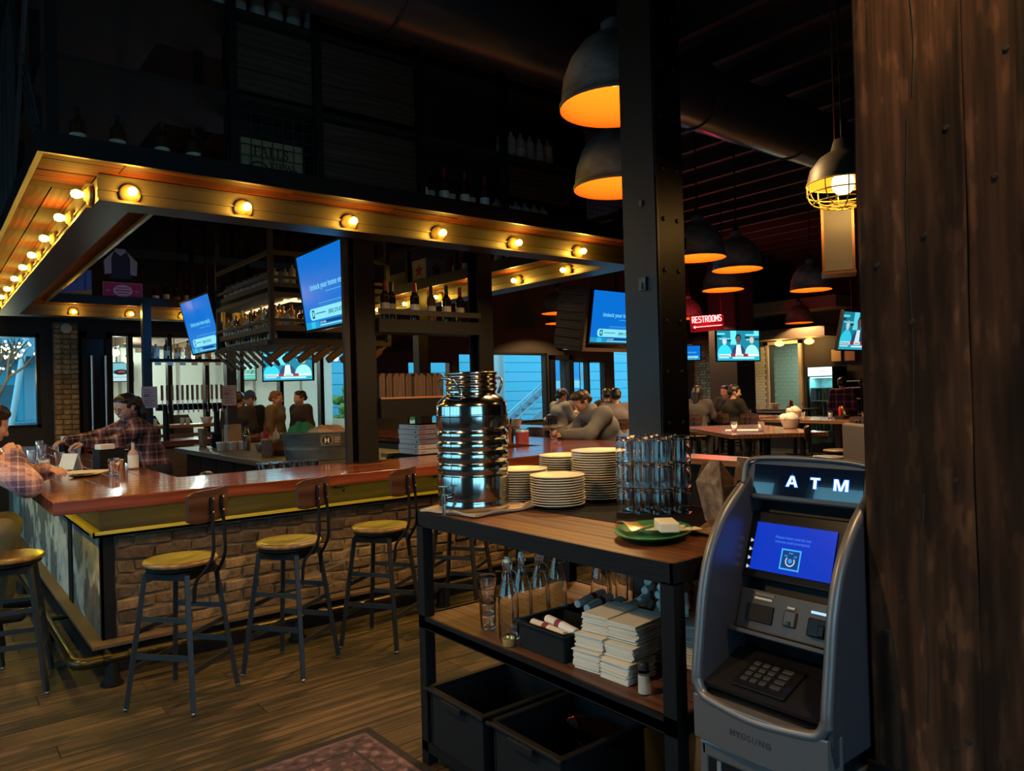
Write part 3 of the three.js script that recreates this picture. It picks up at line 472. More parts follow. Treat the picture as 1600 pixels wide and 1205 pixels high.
{
  const o = thing('foot_rail', 'round metal foot rail along the base of the bar', 'foot rail', [0, 0, 0]);
  const y = .148, z = -4.83, x = .66;
  part(o, 'pipe', mg(rod([x + .12, y, z], [5.5, y, z], .024, 14), rod([x, y, z - .12], [x, y, -11.4], .024, 14)), M.pipe);
  part(o, 'elbow', tube([[x + .13, y, z], [x + .06, y, z], [x + .018, y, z - .018], [x, y, z - .06], [x, y, z - .13]], .033, 18, 12), M.pipe);
  for (const q of [.14, .27]) { const c1 = part(o, 'coupling', rod([x + q, y, z], [x + q + .035, y, z], .034, 16), M.pipe); }
  part(o, 'coupling', rod([x, y, z - .17], [x, y, z - .14], .034, 16), M.pipe);
  for (const q of [2.1, 3.6]) part(o, 'coupling', rod([q, y, z], [q + .05, y, z], .033, 16), M.pipe);
  for (const q of [.84, 1.95, 3.1, 4.4]) part(o, 'bracket', [rod([q, y, z], [q, y, -5.03], .016, 8), cy(.05, .03, .13, q, .065, z, 14), cy(.062, .062, .012, q, .006, z, 16)], M.steelBlk);
  for (const q of [-6, -7.5, -9]) part(o, 'bracket', [rod([x, y, q], [.8, y, q], .016, 8), cy(.05, .03, .13, x, .065, q, 14)], M.steelBlk);
}
// steel posts that stand on the bar and carry the canopy
{
  const o = struct('column', mg(bb(2.775, 2.95, 1.07, 2.96, -5.52, -5.5), bb(2.775, 2.95, 1.07, 2.96, -5.66, -5.64), bb(2.855, 2.87, 1.07, 2.96, -5.64, -5.52), bb(2.76, 2.965, 1.07, 1.085, -5.68, -5.48)), M.steelBlk, 'black steel post standing on bar');
  part(o, 'conduit', mg(bb(2.69, 2.735, 1.07, 2.96, -5.58, -5.535), bb(2.735, 2.78, 2.7, 2.72, -5.57, -5.55)), M.steel);
  struct('column', mg(bb(4.0, 4.16, 1.07, 2.96, -5.52, -5.5), bb(4.0, 4.16, 1.07, 2.96, -5.66, -5.64), bb(4.07, 4.085, 1.07, 2.96, -5.64, -5.52)), M.steelBlk, 'second black steel post on bar');
  struct('column', bb(2.39, 2.50, 1.07, 2.96, -11.16, -11.05), mat([.03, .034, .05], .4, .4), 'slim dark post on far bar beyond bartender');
  struct('column', bb(3.5, 3.64, 1.07, 2.96, -11.2, -11.06), mat([.03, .034, .05], .4, .4), 'slim dark post near the beer taps');
  struct('column', mg(bb(4.98, 5.12, 1.07, 2.96, -8.3, -8.16)), M.steelBlk);
}
// ================================================================ STOOLS
function makeStool(label, group) {
  const s = thing('bar_stool', label, 'stool', [0, 0, 0], 0, group);
  const lf = (a, b, y) => { const t = y / .70; return [a * mix(.2, .125, t), y, b * mix(.2, .125, t)]; };
  for (const [a, b] of [[-1, -1], [1, -1], [1, 1], [-1, 1]]) { const l = part(s, 'leg', bar(lf(a, b, .015), lf(a, b, .70), .024, .024), M.steelBlue); part(l, 'foot_cap', sph(.013, a * .2, .012, b * .2, 1, .8, 1, 10, 8), M.chromeDull); }
  for (const [y, w] of [[.21, .03], [.40, .026]]) { for (const k of [-1, 1]) { part(s, 'stretcher', bar(lf(-1, k, y), lf(1, k, y), .008, w), M.steelBlue); part(s, 'stretcher', bar(lf(k, -1, y + .07), lf(k, 1, y + .07), .008, w), M.steelBlue); } }
  part(s, 'seat_frame', [bar([-.125, .69, -.125], [.125, .69, -.125], .01, .04), bar([-.125, .69, .125], [.125, .69, .125], .01, .04), bar([-.125, .69, -.125], [-.125, .69, .125], .01, .04), bar([.125, .69, -.125], [.125, .69, .125], .01, .04), lathe([[0, .705], [.15, .705], [.176, .72], [.176, .735], [0, .735]], 32)], M.steelBlk);
  part(s, 'seat', uvm(lathe([[0, .735], [.178, .735], [.19, .742], [.192, .755], [.185, .764], [.15, .768], [0, .760]], 40), 'x', .6, 1), M.seat);
  for (const a of [-.055, .055]) part(s, 'back_post', tube([[a * 1.9, .55, .15], [a * 1.7, .66, .158], [a * 1.3, .72, .20], [a, .80, .235], [a * .9, .95, .235], [a * .8, 1.10, .225]], .0095, 26, 8), M.steelBlk);
  const bp = []; const R = .42, n = 14; const g = new THREE.BoxGeometry(.37, .17, .014, n, 6, 1), p = g.attributes.position;
  for (let i = 0; i < p.count; i++) { const x = p.getX(i), y = p.getY(i), z = p.getZ(i), a = x / R, e = Math.max(0, Math.abs(x) - .13) / .055; const yy = y * (1 - .22 * e * e * (Math.abs(y) > .05 ? 1 : .4)); p.setXYZ(i, (R - z) * Math.sin(a), 1.055 + yy, .215 + R - (R - z) * 0 - R * 1 + z - (R * (1 - Math.cos(a))) + 0); }
  g.computeVertexNormals(); part(s, 'backrest', uvm(g, 'x', .6, 1), M.ply);
  for (const x of [-.055, .055]) for (const y of [1.02, 1.09]) part(s, 'rivet', sph(.007, x * .85, y, .24, 1, 1, .5, 8, 6), M.chromeDull);
  return s;
}
const stool = makeStool('wood seated bar stool with steel legs at the corner of the brick bar', 'stools along the brick bar front');
stool.position.set(1.10, 0, -4.33); stool.rotation.y = .69;
copy(stool, [1.73, 0, -4.38], .62, 'wood seated bar stool with steel legs, second from the brick bar corner');
copy(stool, [2.37, 0, -4.42], .58, 'wood seated bar stool with steel legs, third from the brick bar corner');
copy(stool, [3.02, 0, -4.45], .60, 'wood seated bar stool with steel legs, fourth from the brick bar corner, behind the cart');
copy(stool, [3.68, 0, -4.45], .60, 'wood seated bar stool with steel legs, fifth from the brick bar corner, behind the cart');
copy(stool, [.37, 0, -5.15], -1.75, 'empty bar stool at limewashed bar flank beside seated customer', 'stools along the street side of bar');
copy(stool, [.19, 0, -5.78], -1.66, 'bar stool under the seated customer in plaid shirt', 'stools along the street side of bar');
// ================================================================ PENDANTS
function makePendant() {
  const o = thing('pendant_lamp', '', 'lamp', [0, 0, 0], 0, 'grey dome pendant lamps');
  part(o, 'shade', mg(lathe([[.262, -.012], [.262, .008], [.252, .016], [.25, .05], [.238, .13], [.205, .215], [.15, .285], [.09, .325], [.06, .335], [.06, .38], [.035, .40], [.0, .40]], 44)), M.shade);
  part(o, 'shade_lining', lathe([[.258, -.012], [.246, .012], [.243, .05], [.231, .128], [.198, .21], [.145, .278], [.085, .316], [0, .322]], 44), M.shadeIn);
  part(o, 'cap', [cy(.035, .025, .06, 0, .42, 0, 16), tube([[-.03, .36, 0], [-.05, .42, 0], [0, .47, 0], [.05, .42, 0], [.03, .36, 0]], .006, 16, 6)], M.steel);
  part(o, 'bulb', lathe([[0, .09], [.025, .10], [.045, .13], [.045, .15], [.03, .19], [.018, .21], [.018, .30], [0, .30]], 18), glow([1, .5, .1], 5));
  return o;
}
{
  const p = makePendant(), g44 = {}; p.removeFromParent(); taken.set('pendant_lamp', 0);
  const put = (x, y, z, label, I = 2.6) => { const o = copy(p, [x, y, z], 0, label); for (const q of o.children) q.scale.setScalar(1.2); part(o, 'cord', cy(.009, .009, 4.7 - y - .53, 0, .53 + (4.7 - y - .53) / 2, 0, 8), M.steel); part(o, 'ceiling_rose', cy(.05, .06, .03, 0, 4.685 - y, 0, 14), M.steel); point(o, [0, .15, 0], I, AMBER2, 2.2); return o; };
  put(3.06, 3.195, -2.86, 'grey dome pendant lamp above the serving cart', 8.07);
  put(3.95, 3.07, -3.70, 'grey dome pendant lamp between serving cart and bar canopy', 8.07);
  put(7.01, 3.1, -5.34, 'grey dome pendant lamp just past the bar canopy corner', 9.04);
  put(8.15, 3.1, -5.61, 'grey dome pendant lamp above the first high table', 9.04);
  put(9.67, 3.1, -6.92, 'grey dome pendant lamp behind the first high table', 9.04);
  put(11, 3.1, -6.24, 'grey dome pendant lamp above the table with bread bowls', 9.04);
  put(16.1, 3.05, -9.45, 'bluish lit dome pendant near the kitchen hatch', 5.66);
  put(12.99, 3.1, -10.2, 'grey dome pendant lamp near the red restroom sign', 6.78);
  put(9.57, 3.1, -10.6, 'grey dome pendant lamp beside the wood backed television', 6.78);
  put(11.05, 3.1, -12.2, 'grey dome pendant lamp near the stair window', 6.78);
  put(1.6, 3.1, -0.3, 'grey dome pendant lamp beyond the cash machine', 4.84);
  put(-0.7, 3.1, -2.3, 'grey dome pendant lamp above the aisle', 8.07);
  put(-1.1, 3.1, -5.1, 'grey dome pendant lamp above the street side aisle', 6.46);
}
// caged lamp and glass lantern by the timber post
{
  const o = thing('cage_lamp', 'caged dome lamp with glowing bulb beside the timber post', 'lamp', [3.32, 2.53, -1.71]);
  part(o, 'shade', mg(lathe([[.16, 0], [.155, .015], [.14, .07], [.1, .12], [.05, .15], [.035, .2], [0, .2]], 32)), mat([.045, .036, .026], .5, .2));
  part(o, 'shade_lining', lathe([[.156, 0], [.135, .065], [.096, .113], [0, .14]], 32), mat([.20, .09, .02], .7, 0, { specularIntensity: .1 }));
  part(o, 'bulb', sph(.05, 0, .0, 0, 1, 1.1, 1, 20, 14), glow([1, .62, .2], 5));
  const g = []; for (const [y, r] of [[-.0, .158], [-.045, .155], [-.085, .13], [-.105, .07]]) g.push(new THREE.TorusGeometry(r, .0035, 5, 36).rotateX(Math.PI / 2).translate(0, y, 0));
  for (let k = 0; k < 10; k++) { const a = k * Math.PI / 5, c = Math.cos(a), s = Math.sin(a); g.push(tube([[.158 * c, 0, .158 * s], [.155 * c, -.045, .155 * s], [.13 * c, -.085, .13 * s], [.07 * c, -.105, .07 * s], [0, -.108, 0]], .003, 14, 5)); }
  part(o, 'wire_guard', g, M.brass); part(o, 'cord', cy(.006, .006, 1.97, 0, 1.18, 0, 8), M.black);
  point(o, [0, 0, 0], .6, lin(1, .52, .12), 2.5);
  const l = thing('glass_lantern', 'hanging glass box lantern with copper edges under caged lamp', 'lantern', [3.665, 2.17, -1.925], .5);
  const w = .07, h = .335, cu = mat([.40, .20, .10], .3, .9);
  for (const a of [-1, 1]) for (const b of [-1, 1]) part(l, 'edge_bar', bx(.012, h, .012, a * w, h / 2, b * w), cu);
  part(l, 'top_cap', [bx(.16, .012, .16, 0, h, 0), cy(.05, .02, .04, 0, h + .025, 0, 12), rod([0, h + .04, 0], [0, 2.53, 0], .004, 6)], cu); part(l, 'base_plate', bx(.16, .012, .16, 0, 0, 0), cu);
  for (const [gx, gz, rx] of [[0, w, 0], [0, -w, 0], [w, 0, 1], [-w, 0, 1]]) part(l, 'glass_pane', bx(rx ? .003 : .128, h - .02, rx ? .128 : .003, gx, h / 2, gz), mat([.16, .155, .15], .25, 0, { transmission: .3, thickness: 0 }));
}
// ================================================================ TELEVISIONS
const adTex = canvasTex(640, 360, (x, w, h) => {
  x.fillStyle = '#0a74dc'; x.fillRect(0, 0, w, h);
  txt(x, 'Unlock your home equity', 112, 178, 'bold 36px sans-serif', '#7fe3ff'); x.fillStyle = '#4fb4f2'; x.fillRect(290, 196, 230, 4); x.fillRect(190, 244, 420, 4); x.fillStyle = '#2f92e8'; x.fillRect(190, 254, 420, 3);
  x.fillStyle = '#8ff0ff'; x.beginPath(); x.roundRect(70, 264, 520, 56, 22); x.fill(); x.fillStyle = '#0d4f86'; x.fillRect(96, 272, 30, 40); x.fillStyle = '#8ff0ff'; x.fillRect(104, 280, 14, 22);
  x.fillStyle = '#2b7fa8'; x.fillRect(140, 288, 120, 5); txt(x, '(800) 215 4776', 290, 303, 'bold 27px sans-serif', '#17608f');
  x.fillStyle = '#1e9fd8'; x.fillRect(0, 326, w, 34); x.fillStyle = '#0a3f86'; x.fillRect(170, 328, 330, 14); txt(x, 'LIVE NOW', 176, 341, 'bold 15px sans-serif', '#c8f4ff'); x.fillStyle = '#c8f4ff'; x.fillRect(176, 347, 370, 4); x.fillStyle = '#35c8ea'; x.fillRect(70, 328, 50, 30);
});
const newsTex = canvasTex(640, 360, (x, w, h) => {
  x.fillStyle = '#1f7f96'; x.fillRect(0, 0, w, h); x.fillStyle = '#67dff0'; for (const [a, b, c, d] of [[0, 30, 120, 20], [30, 90, 160, 16], [430, 40, 190, 22], [440, 100, 110, 16], [560, 0, 80, 60], [200, 0, 90, 170]]) x.fillRect(a, b, c, d); x.fillStyle = '#0d3f52'; for (const [a, b, c, d] of [[0, 60, 60, 20], [120, 110, 90, 20], [420, 70, 90, 24], [560, 90, 80, 24]]) x.fillRect(a, b, c, d);
  const person = (cx, hy, hr, shirt, skin, hair) => { x.fillStyle = shirt; x.beginPath(); x.ellipse(cx, 300, 110, 130, 0, 0, 7); x.fill(); x.fillStyle = hair; x.beginPath(); x.ellipse(cx, hy - 10, hr * 1.05, hr * 1.15, 0, 0, 7); x.fill(); x.fillStyle = skin; x.beginPath(); x.ellipse(cx, hy + 6, hr * .9, hr * 1.1, 0, 0, 7); x.fill(); };
  person(110, 130, 34, '#38d2ee', '#bcd6e2', '#93b7c9'); person(320, 100, 42, '#2a4470', '#5b4a4c', '#10151c'); x.fillStyle = '#d9f2f6'; x.beginPath(); x.moveTo(290, 170); x.lineTo(350, 170); x.lineTo(370, 310); x.lineTo(270, 310); x.fill(); person(525, 110, 36, '#9ff2ea', '#c9c2b4', '#6e7f80');
  x.fillStyle = '#d7f3f7'; x.fillRect(20, 284, 600, 28); x.fillStyle = '#a02630'; x.fillRect(200, 280, 70, 34); x.fillRect(390, 280, 74, 34); x.fillStyle = '#2aa9c9'; x.fillRect(0, 312, w, 48); x.fillStyle = '#dff8fb'; x.fillRect(230, 322, 330, 16); x.fillRect(20, 322, 150, 10); x.fillStyle = '#0d3f52'; x.fillRect(20, 296, 160, 6); x.fillRect(290, 296, 80, 6);
});
const fieldTex = canvasTex(256, 144, (x, w, h) => { x.fillStyle = '#b8e8e0'; x.fillRect(0, 0, w, h); x.fillStyle = '#58c8b0'; x.fillRect(0, 60, w, 84); x.fillStyle = '#2d6a48'; for (let k = 0; k < 26; k++) x.fillRect((k * 53) % 250, 20 + (k * 31) % 60, 12, 18); x.fillStyle = '#eafff8'; x.fillRect(0, 96, w, 6); x.fillRect(0, 120, w, 4); });
const carTex = canvasTex(256, 144, (x, w, h) => { x.fillStyle = '#8fd6e2'; x.fillRect(0, 0, w, h); x.fillStyle = '#2a5d9c'; x.fillRect(0, 20, 110, 60); x.fillStyle = '#e8fbff'; x.fillRect(0, 84, w, 60); x.fillStyle = '#182028'; x.beginPath(); x.ellipse(170, 72, 56, 22, 0, 0, 7); x.fill(); x.fillStyle = '#b55048'; x.fillRect(150, 62, 50, 14); x.fillStyle = '#63c0cc'; x.fillRect(0, 110, w, 5); });
function tv(W, tex, pos, yaw, pitch, label, opt = {}) {
  const H = W * 9 / 16, o = thing('television', label, 'television', [pos[0], pos[1], pos[2]]); o.rotation.set(pitch, yaw, 0, 'YXZ');
  part(o, 'cabinet', rb(W + .045, H + .05, .05, .008, 0, 0, -.028), M.blackGloss);
  part(o, 'bezel', mg(bx(W + .05, .018, .02, 0, H / 2 + .012, -.004), bx(W + .05, .022, .02, 0, -H / 2 - .013, -.004), bx(.018, H + .03, .02, W / 2 + .012, 0, -.004), bx(.018, H + .03, .02, -W / 2 - .012, 0, -.004)), M.black);
  part(o, 'screen', new THREE.PlaneGeometry(W, H).translate(0, 0, .001), new THREE.MeshPhysicalMaterial({ color: 0x020202, roughness: .2, specularIntensity: .6, emissive: 0xffffff, emissiveMap: tex, emissiveIntensity: (opt.k || .8) * .64 }));
  { const Lh = (opt.top || 4.68) - pos[1], a = [0, 0, -.09], b = [0, Lh * Math.cos(pitch), -.09 - Lh * Math.sin(pitch)]; part(o, 'hanging_pole', mg(rod([0, 0, -.04], a, .03, 8), rod(a, b, .02, 8), rb(.2, .16, .02, .004, 0, 0, -.06)), M.steelBlk); }
  const l = new THREE.RectAreaLight(opt.c || lin(.06, .45, 1), opt.I || .5, W * .96, H * .96); l.position.set(0, 0, .02); l.rotation.y = Math.PI; o.add(l);
  return o;
}
{
  tv(1.25, adTex, [2.907, 2.618, -6.31], -1.6, .13, 'television with blue home equity advert beside front steel post');
  tv(1.25, adTex, [2.92, 2.606, -10.276], -1.568, .221, 'tilted television with blue advert hanging beyond the bartender');
  tv(.9, newsTex, [5.11, 2.185, -12.81], -.786, 0, 'television showing three news hosts below the bottle tower', { c: lin(.4, .9, 1), k: 1.0 });
  tv(1.2, adTex, [7.422, 2.568, -6.927], .05, .163, 'wood backed television with blue advert beside the steel column', { c: lin(.1, .6, 1) });
  tv(1.1, newsTex, [13.398, 2.451, -9.246], -.26, 0, 'television showing three news hosts next to the red restroom sign', { c: lin(.4, .9, 1), k: 1.1 });
  tv(1.1, newsTex, [12.27, 2.467, -6.138], -.016, .217, 'television with news hosts half hidden by the timber post', { c: lin(.4, .9, 1) });
  tv(.5, adTex, [12.12, 2.30, -9.55], -.6, .05, 'small blue lit television partly behind the steel column', {});
  // wooden housing around the television by the column
  const wb = thing('television_housing', 'slatted wooden housing on the back of the advert television', 'housing', [7.422, 2.568, -6.927]); wb.rotation.set(.163, .05, 0, 'YXZ');
  for (let k = 0; k < 7; k++) part(wb, 'slat', uvm(rb(.02, .105, .5, .004, -.70, -.36 + k * .112, -.29), 'z', .8, 1.4, k * .2), k % 2 ? mat([.10, .055, .035], .6, 0, { map: TX.wood }) : mat([.13, .07, .045], .6, 0, { map: TX.wood }));
  for (let k = 0; k < 7; k++) part(wb, 'slat', uvm(rb(1.36, .105, .02, .004, 0, -.36 + k * .112, -.54), 'x', .8, 1.4, k * .2), M.ply);
  part(wb, 'frame', mg(bx(1.42, .05, .5, 0, -.44, -.29), bx(.05, .86, .05, -.70, -.01, -.02), bx(.05, .86, .05, .70, -.01, -.02)), mat([.07, .04, .025], .6, 0, { map: TX.wood }));
  for (const x of [-.6, .6]) part(wb, 'hanger', rod([x, -.4, -.5], [x, 2.03, -.9], .012, 8), M.steelBlk);
}
// ================================================================ SERVING CART
const CT = 1.10;   // top of cart
{
  const o = thing('serving_cart', 'black steel frame serving cart with wooden top and shelf', 'cart', [0, 0, 0]);
  const x0 = 1.71, x1 = 2.62, z0 = -2.86, z1 = -1.425, w = .05;
  for (const x of [x0, x1 - w]) for (const z of [z0, z1 - w]) part(o, 'leg', bb(x, x + w, 0, CT - .055, z, z + w), M.steelBlk);
  const ring = (y0, y1) => mg(bb(x0, x0 + .012, y0, y1, z0, z1), bb(x1 - .012, x1, y0, y1, z0, z1), bb(x0, x1, y0, y1, z0, z0 + .012), bb(x0, x1, y0, y1, z1 - .012, z1));
  part(o, 'top_frame', ring(CT - .06, CT + .004), M.steelBlk); part(o, 'shelf_frame', mg(ring(.595, .648), bb(x0 + w, x1 - w, .6, .63, z0 + .012, z0 + .05), bb(x0, x0 + .04, .6, .63, z0 + w, z1 - w)), M.steelBlk); part(o, 'base_frame', ring(.06, .10), M.steelBlk);
  const bm = [mat([.17, .062, .022], .55, 0, { map: TX.wood, specularIntensity: .5 }), mat([.13, .047, .017], .55, 0, { map: TX.wood, specularIntensity: .5 })];
  for (let k = 0; k < 6; k++) { const d = (x1 - x0 - .03) / 6; part(o, 'top_board', uvm(rb(d - .002, .028, z1 - z0 - .03, .003, x0 + .015 + d * (k + .5), CT - .012, (z0 + z1) / 2, 1), 'z', .6, 1.2, k * .3, k * .2), bm[k % 2]); part(o, 'shelf_board', uvm(rb(d - .002, .02, z1 - z0 - .03, .003, x0 + .015 + d * (k + .5), .634, (z0 + z1) / 2, 1), 'z', .6, 1.2, k * .3 + .4, k * .2), mat([.19, .088, .055], .5, 0, { map: TX.wood })); }
  part(o, 'base_board', bb(x0 + .012, x1 - .012, .08, .10, z0 + .012, z1 - .012), M.steelBlk);
}
const TOP = CT + .003, SHF = .645;
// steel drinks dispenser on a towel
{
  const o = thing('drinks_dispenser', 'shiny stainless steel drinks dispenser with ribbed barrel and side handles', 'dispenser', [1.905, TOP + .012, -2.69]);
  const P = [[0, 0], [.150, 0], [.156, .008], [.157, .03], [.152, .036], [.152, .05], [.157, .056]]; const rib = (y, d = .007) => P.push([.157, y - .012], [.157 - d, y - .005], [.157 - d, y + .005], [.157, y + .012]);
  for (const y of [.155, .205, .255, .30, .345]) rib(y); P.push([.157, .40], [.159, .404], [.159, .41], [.157, .414], [.157, .445], [.152, .462], [.135, .482], [.117, .492], [.110, .498], [.110, .512]);
  for (const y of [.522, .545, .566]) P.push([.110, y - .008], [.1155, y - .002], [.1155, y + .002], [.110, y + .008]); P.push([.112, .58], [.117, .585], [.117, .592], [.112, .595], [0, .595]);
  part(o, 'barrel', lathe(P, 72), mat([.50, .49, .46], .13, 1, { bumpMap: TX.noiseB, bumpScale: .0008 }));
  const hd = a => { const c = Math.cos(a), s = Math.sin(a), q = (r, t, y) => [r * c - t * s, y, r * s + t * c]; return tube([q(.112, -.055, .50), q(.135, -.055, .545), q(.15, -.03, .565), q(.155, 0, .568), q(.15, .03, .565), q(.135, .055, .545), q(.112, .055, .50)], .006, 30, 8); };
  for (const a of [-.12, Math.PI - .12]) part(o, 'handle', hd(a), M.chrome);
  const tp = part(o, 'tap', [rod([-.155, .065, .0], [-.195, .065, .0], .011, 12), cy(.013, .013, .04, -.195, .06, 0, 12), cy(.009, .008, .05, -.195, .02, 0, 12)], M.chrome); tp.rotation.y = .25;
  const lv = part(o, 'tap_lever', [rod([-.195, .08, 0], [-.195, .11, 0], .006, 8), rb(.014, .008, .05, .003, -.195, .113, 0)], M.chrome); lv.rotation.y = .25;
  // towel under it
  const tw = solo('bar_towel', (() => { const g = new THREE.BoxGeometry(.34, .01, .34, 30, 1, 30), p = g.attributes.position; for (let i = 0; i < p.count; i++) { const x = p.getX(i), z = p.getZ(i), e = Math.max(Math.abs(x), Math.abs(z)); const k = .004 * Math.sin(x * 31 + z * 17) + .003 * Math.sin(z * 43); p.setY(i, p.getY(i) * (1) + (e > .165 ? .006 + k : 0)); p.setX(i, x + .012 * Math.sin(z * 14)); p.setZ(i, z + .014 * Math.sin(x * 12)); } g.computeVertexNormals(); return g; })(), M.cloth, 'crumpled cream towel under the steel dispenser', 'towel', [1.915, TOP + .006, -2.675], .12);
  part(tw, 'loose_end', tube([[.19, 0, .1], [.26, .01, .09], [.31, .02, .10], [.35, .012, .085]], .012, 20, 8), M.cloth);
}
// plates
{
  const plate = (r) => lathe([[0, 0], [r * .58, 0], [r * .62, .003], [r * .92, .014], [r, .017], [r, .021], [r * .9, .019], [r * .6, .008], [0, .007]], 40);
  const g1 = plate(.122), g2 = plate(.128); let src = {};
  const pile = (name, g, x, z, n, label, group, seed) => { const r = rng(seed); for (let k = 0; k < n; k++) { if (!src[name]) { src[name] = solo('dinner_plate', g, M.china, label, 'plate', [x, TOP, z], 0, group); continue; } copy(src[name], [x + (r() - .5) * .004, TOP + k * .0112, z + (r() - .5) * .004], r() * 6, k === n - 1 ? label.replace('cream plate in', 'topmost cream plate on') : label, group); } };
  pile('a', g1, 2.215, -2.485, 12, 'cream plate in the shortest front pile beside the dispenser', 'plates in the front pile', 1);
  pile('b', g1, 2.215, -2.735, 13, 'cream plate in the pile half behind the dispenser', 'plates in the pile behind dispenser', 2);
  pile('c', g2, 2.49, -2.50, 20, 'cream plate in the tallest back pile beside the glasses', 'plates in the tall back pile', 3);
  pile('d', g1, 2.485, -2.735, 17, 'cream plate in the back corner pile of the cart', 'plates in the back corner pile', 4);
}
// upside down tumblers in columns
{
  const tum = lathe([[.0345, 0], [.036, .002], [.0355, .012], [.034, .05], [.0315, .085], [.029, .102], [.027, .106], [0, .106], [0, .092], [.0265, .09], [.029, .083], [.0318, .05], [.0332, .012], [.0335, .002], [.0345, 0]], 24);
  const o = solo('stacked_tumbler', tum, M.glass, 'clear tumbler in the lowest tier of upside down glasses on cart', 'glass', [2.30, TOP, -2.14], 0, 'tumblers stacked upside down on the cart');
  let first = true; const cols = [[2.31, -2.17], [2.38, -2.205], [2.335, -2.095], [2.41, -2.13], [2.48, -2.165], [2.365, -2.02], [2.44, -2.055], [2.51, -2.09], [2.455, -1.98]];
  for (let k = 0; k < 3; k++) for (const [x, z] of cols) { if (first) { o.position.set(x, TOP, z); first = false; continue; } copy(o, [x + k * .002, TOP + k * .1062, z - k * .001], k * 1.1, `clear tumbler in the ${['lowest', 'middle', 'topmost'][k]} tier of upside down glasses on cart`); }
}
// tray with wrappers, kraft box, black placemat, brown paper
{
  solo('black_placemat', rb(.50, .004, 1.2, .002), mat([.010, .009, .009], .95, 0, { specularIntensity: .25, bumpMap: TX.noiseB, bumpScale: .002 }), 'black woven mat under the plates and glasses', 'mat', [2.34, TOP - .001, -2.08], .03);
  const t = thing('green_tray', 'shallow green oval tray with paper scraps on cart', 'tray', [1.985, TOP + .006, -1.735], .5);
  part(t, 'dish', lathe([[0, 0], [.11, 0], [.12, .004], [.155, .018], [.158, .021], [.15, .02], [.115, .008], [0, .006]], 40).scale(1.15, 1, .82), M.green);
  part(t, 'rim', new THREE.TorusGeometry(.156, .003, 6, 44).rotateX(Math.PI / 2).scale(1.15, 1, .82).translate(0, .02, 0), M.green);
  const fold = (w, d, seed, h = .02) => { const g = new THREE.BoxGeometry(w, .003, d, 10, 1, 10), p = g.attributes.position, r = rng(seed), a = r() * 6, b = r() * 6; for (let i = 0; i < p.count; i++) { const x = p.getX(i), z = p.getZ(i); p.setY(i, p.getY(i) + h * (.5 + .5 * Math.sin(x * 30 + a) * Math.cos(z * 24 + b))); } g.computeVertexNormals(); return g; };
  solo('paper_slip', fold(.14, .10, 3, .014), M.paper, 'cream folded paper slip on the green tray', 'paper', [2.01, TOP + .024, -1.70], .4);
  solo('paper_packet', rb(.115, .032, .065, .004), M.paper, 'pale paper packet lying on the green tray', 'packet', [1.985, TOP + .048, -1.675], .9);
  solo('foil_wrapper', fold(.12, .08, 5, .03), mat([.5, .32, .1], .3, .5), 'crumpled golden wrapper on the green tray', 'wrapper', [1.94, TOP + .026, -1.78], 1.2);
  solo('receipt_slip', fold(.11, .05, 8, .006), M.paper, 'narrow white slip at the end of green tray', 'paper', [2.055, TOP + .026, -1.655], -.4);
  solo('brown_paper', fold(.3, .2, 6, .012), M.card, 'crumpled brown paper sheet beside the kraft box', 'paper', [2.27, TOP + .006, -1.62], .3);
  const k = thing('kraft_box', 'open brown kraft takeaway box standing behind green tray', 'takeaway box', [2.40, TOP, -1.72], -.35);
  const A = .062, B = .085, h = .15, quad = (a, b, c, d) => { const g = new THREE.BufferGeometry(); const th = .0025, n = V(...b).sub(V(...a)).cross(V(...d).sub(V(...a))).normalize().multiplyScalar(th); const q = [a, b, c, d].map(v => V(...v)), w = q.map(v => v.clone().add(n)); const P = []; const f = (e, g1, h1, i) => P.push(e, g1, h1, e, h1, i); f(q[3], q[2], q[1], q[0]); f(w[0], w[1], w[2], w[3]); for (let i = 0; i < 4; i++) { const j = (i + 1) % 4; f(q[i], q[j], w[j], w[i]); } g.setAttribute('position', new THREE.Float32BufferAttribute(P.flatMap(v => [v.x, v.y, v.z]), 3)); g.computeVertexNormals(); return uvm(g, 'x', 4, 4); };
  const c = [[-A, 0, A], [A, 0, A], [A, 0, -A], [-A, 0, -A]], d = [[-B, h, B], [B, h, B], [B, h, -B], [-B, h, -B]];
  for (let i = 0; i < 4; i++) part(k, 'side_panel', quad(c[i], c[(i + 1) % 4], d[(i + 1) % 4], d[i]), i % 2 ? M.card : M.cardIn);
  part(k, 'bottom', quad(c[3], c[2], c[1], c[0]), M.card);
  const tri = (a, b, t) => quad(a, b, [(b[0] + t[0]) / 2 + .0, (b[1] + t[1]) / 2, (b[2] + t[2]) / 2], t);
  part(k, 'flap', quad(d[3], d[0], [-B + .03, h + .085, .03], [-B + .03, h + .085, -.03]), M.cardIn); part(k, 'flap', quad(d[1], d[2], [B - .02, h + .09, -.03], [B - .02, h + .09, .03]), M.card); part(k, 'flap', quad(d[2], d[3], [-.04, h + .07, -B - .02], [.04, h + .07, -B - .02]), M.card);
}
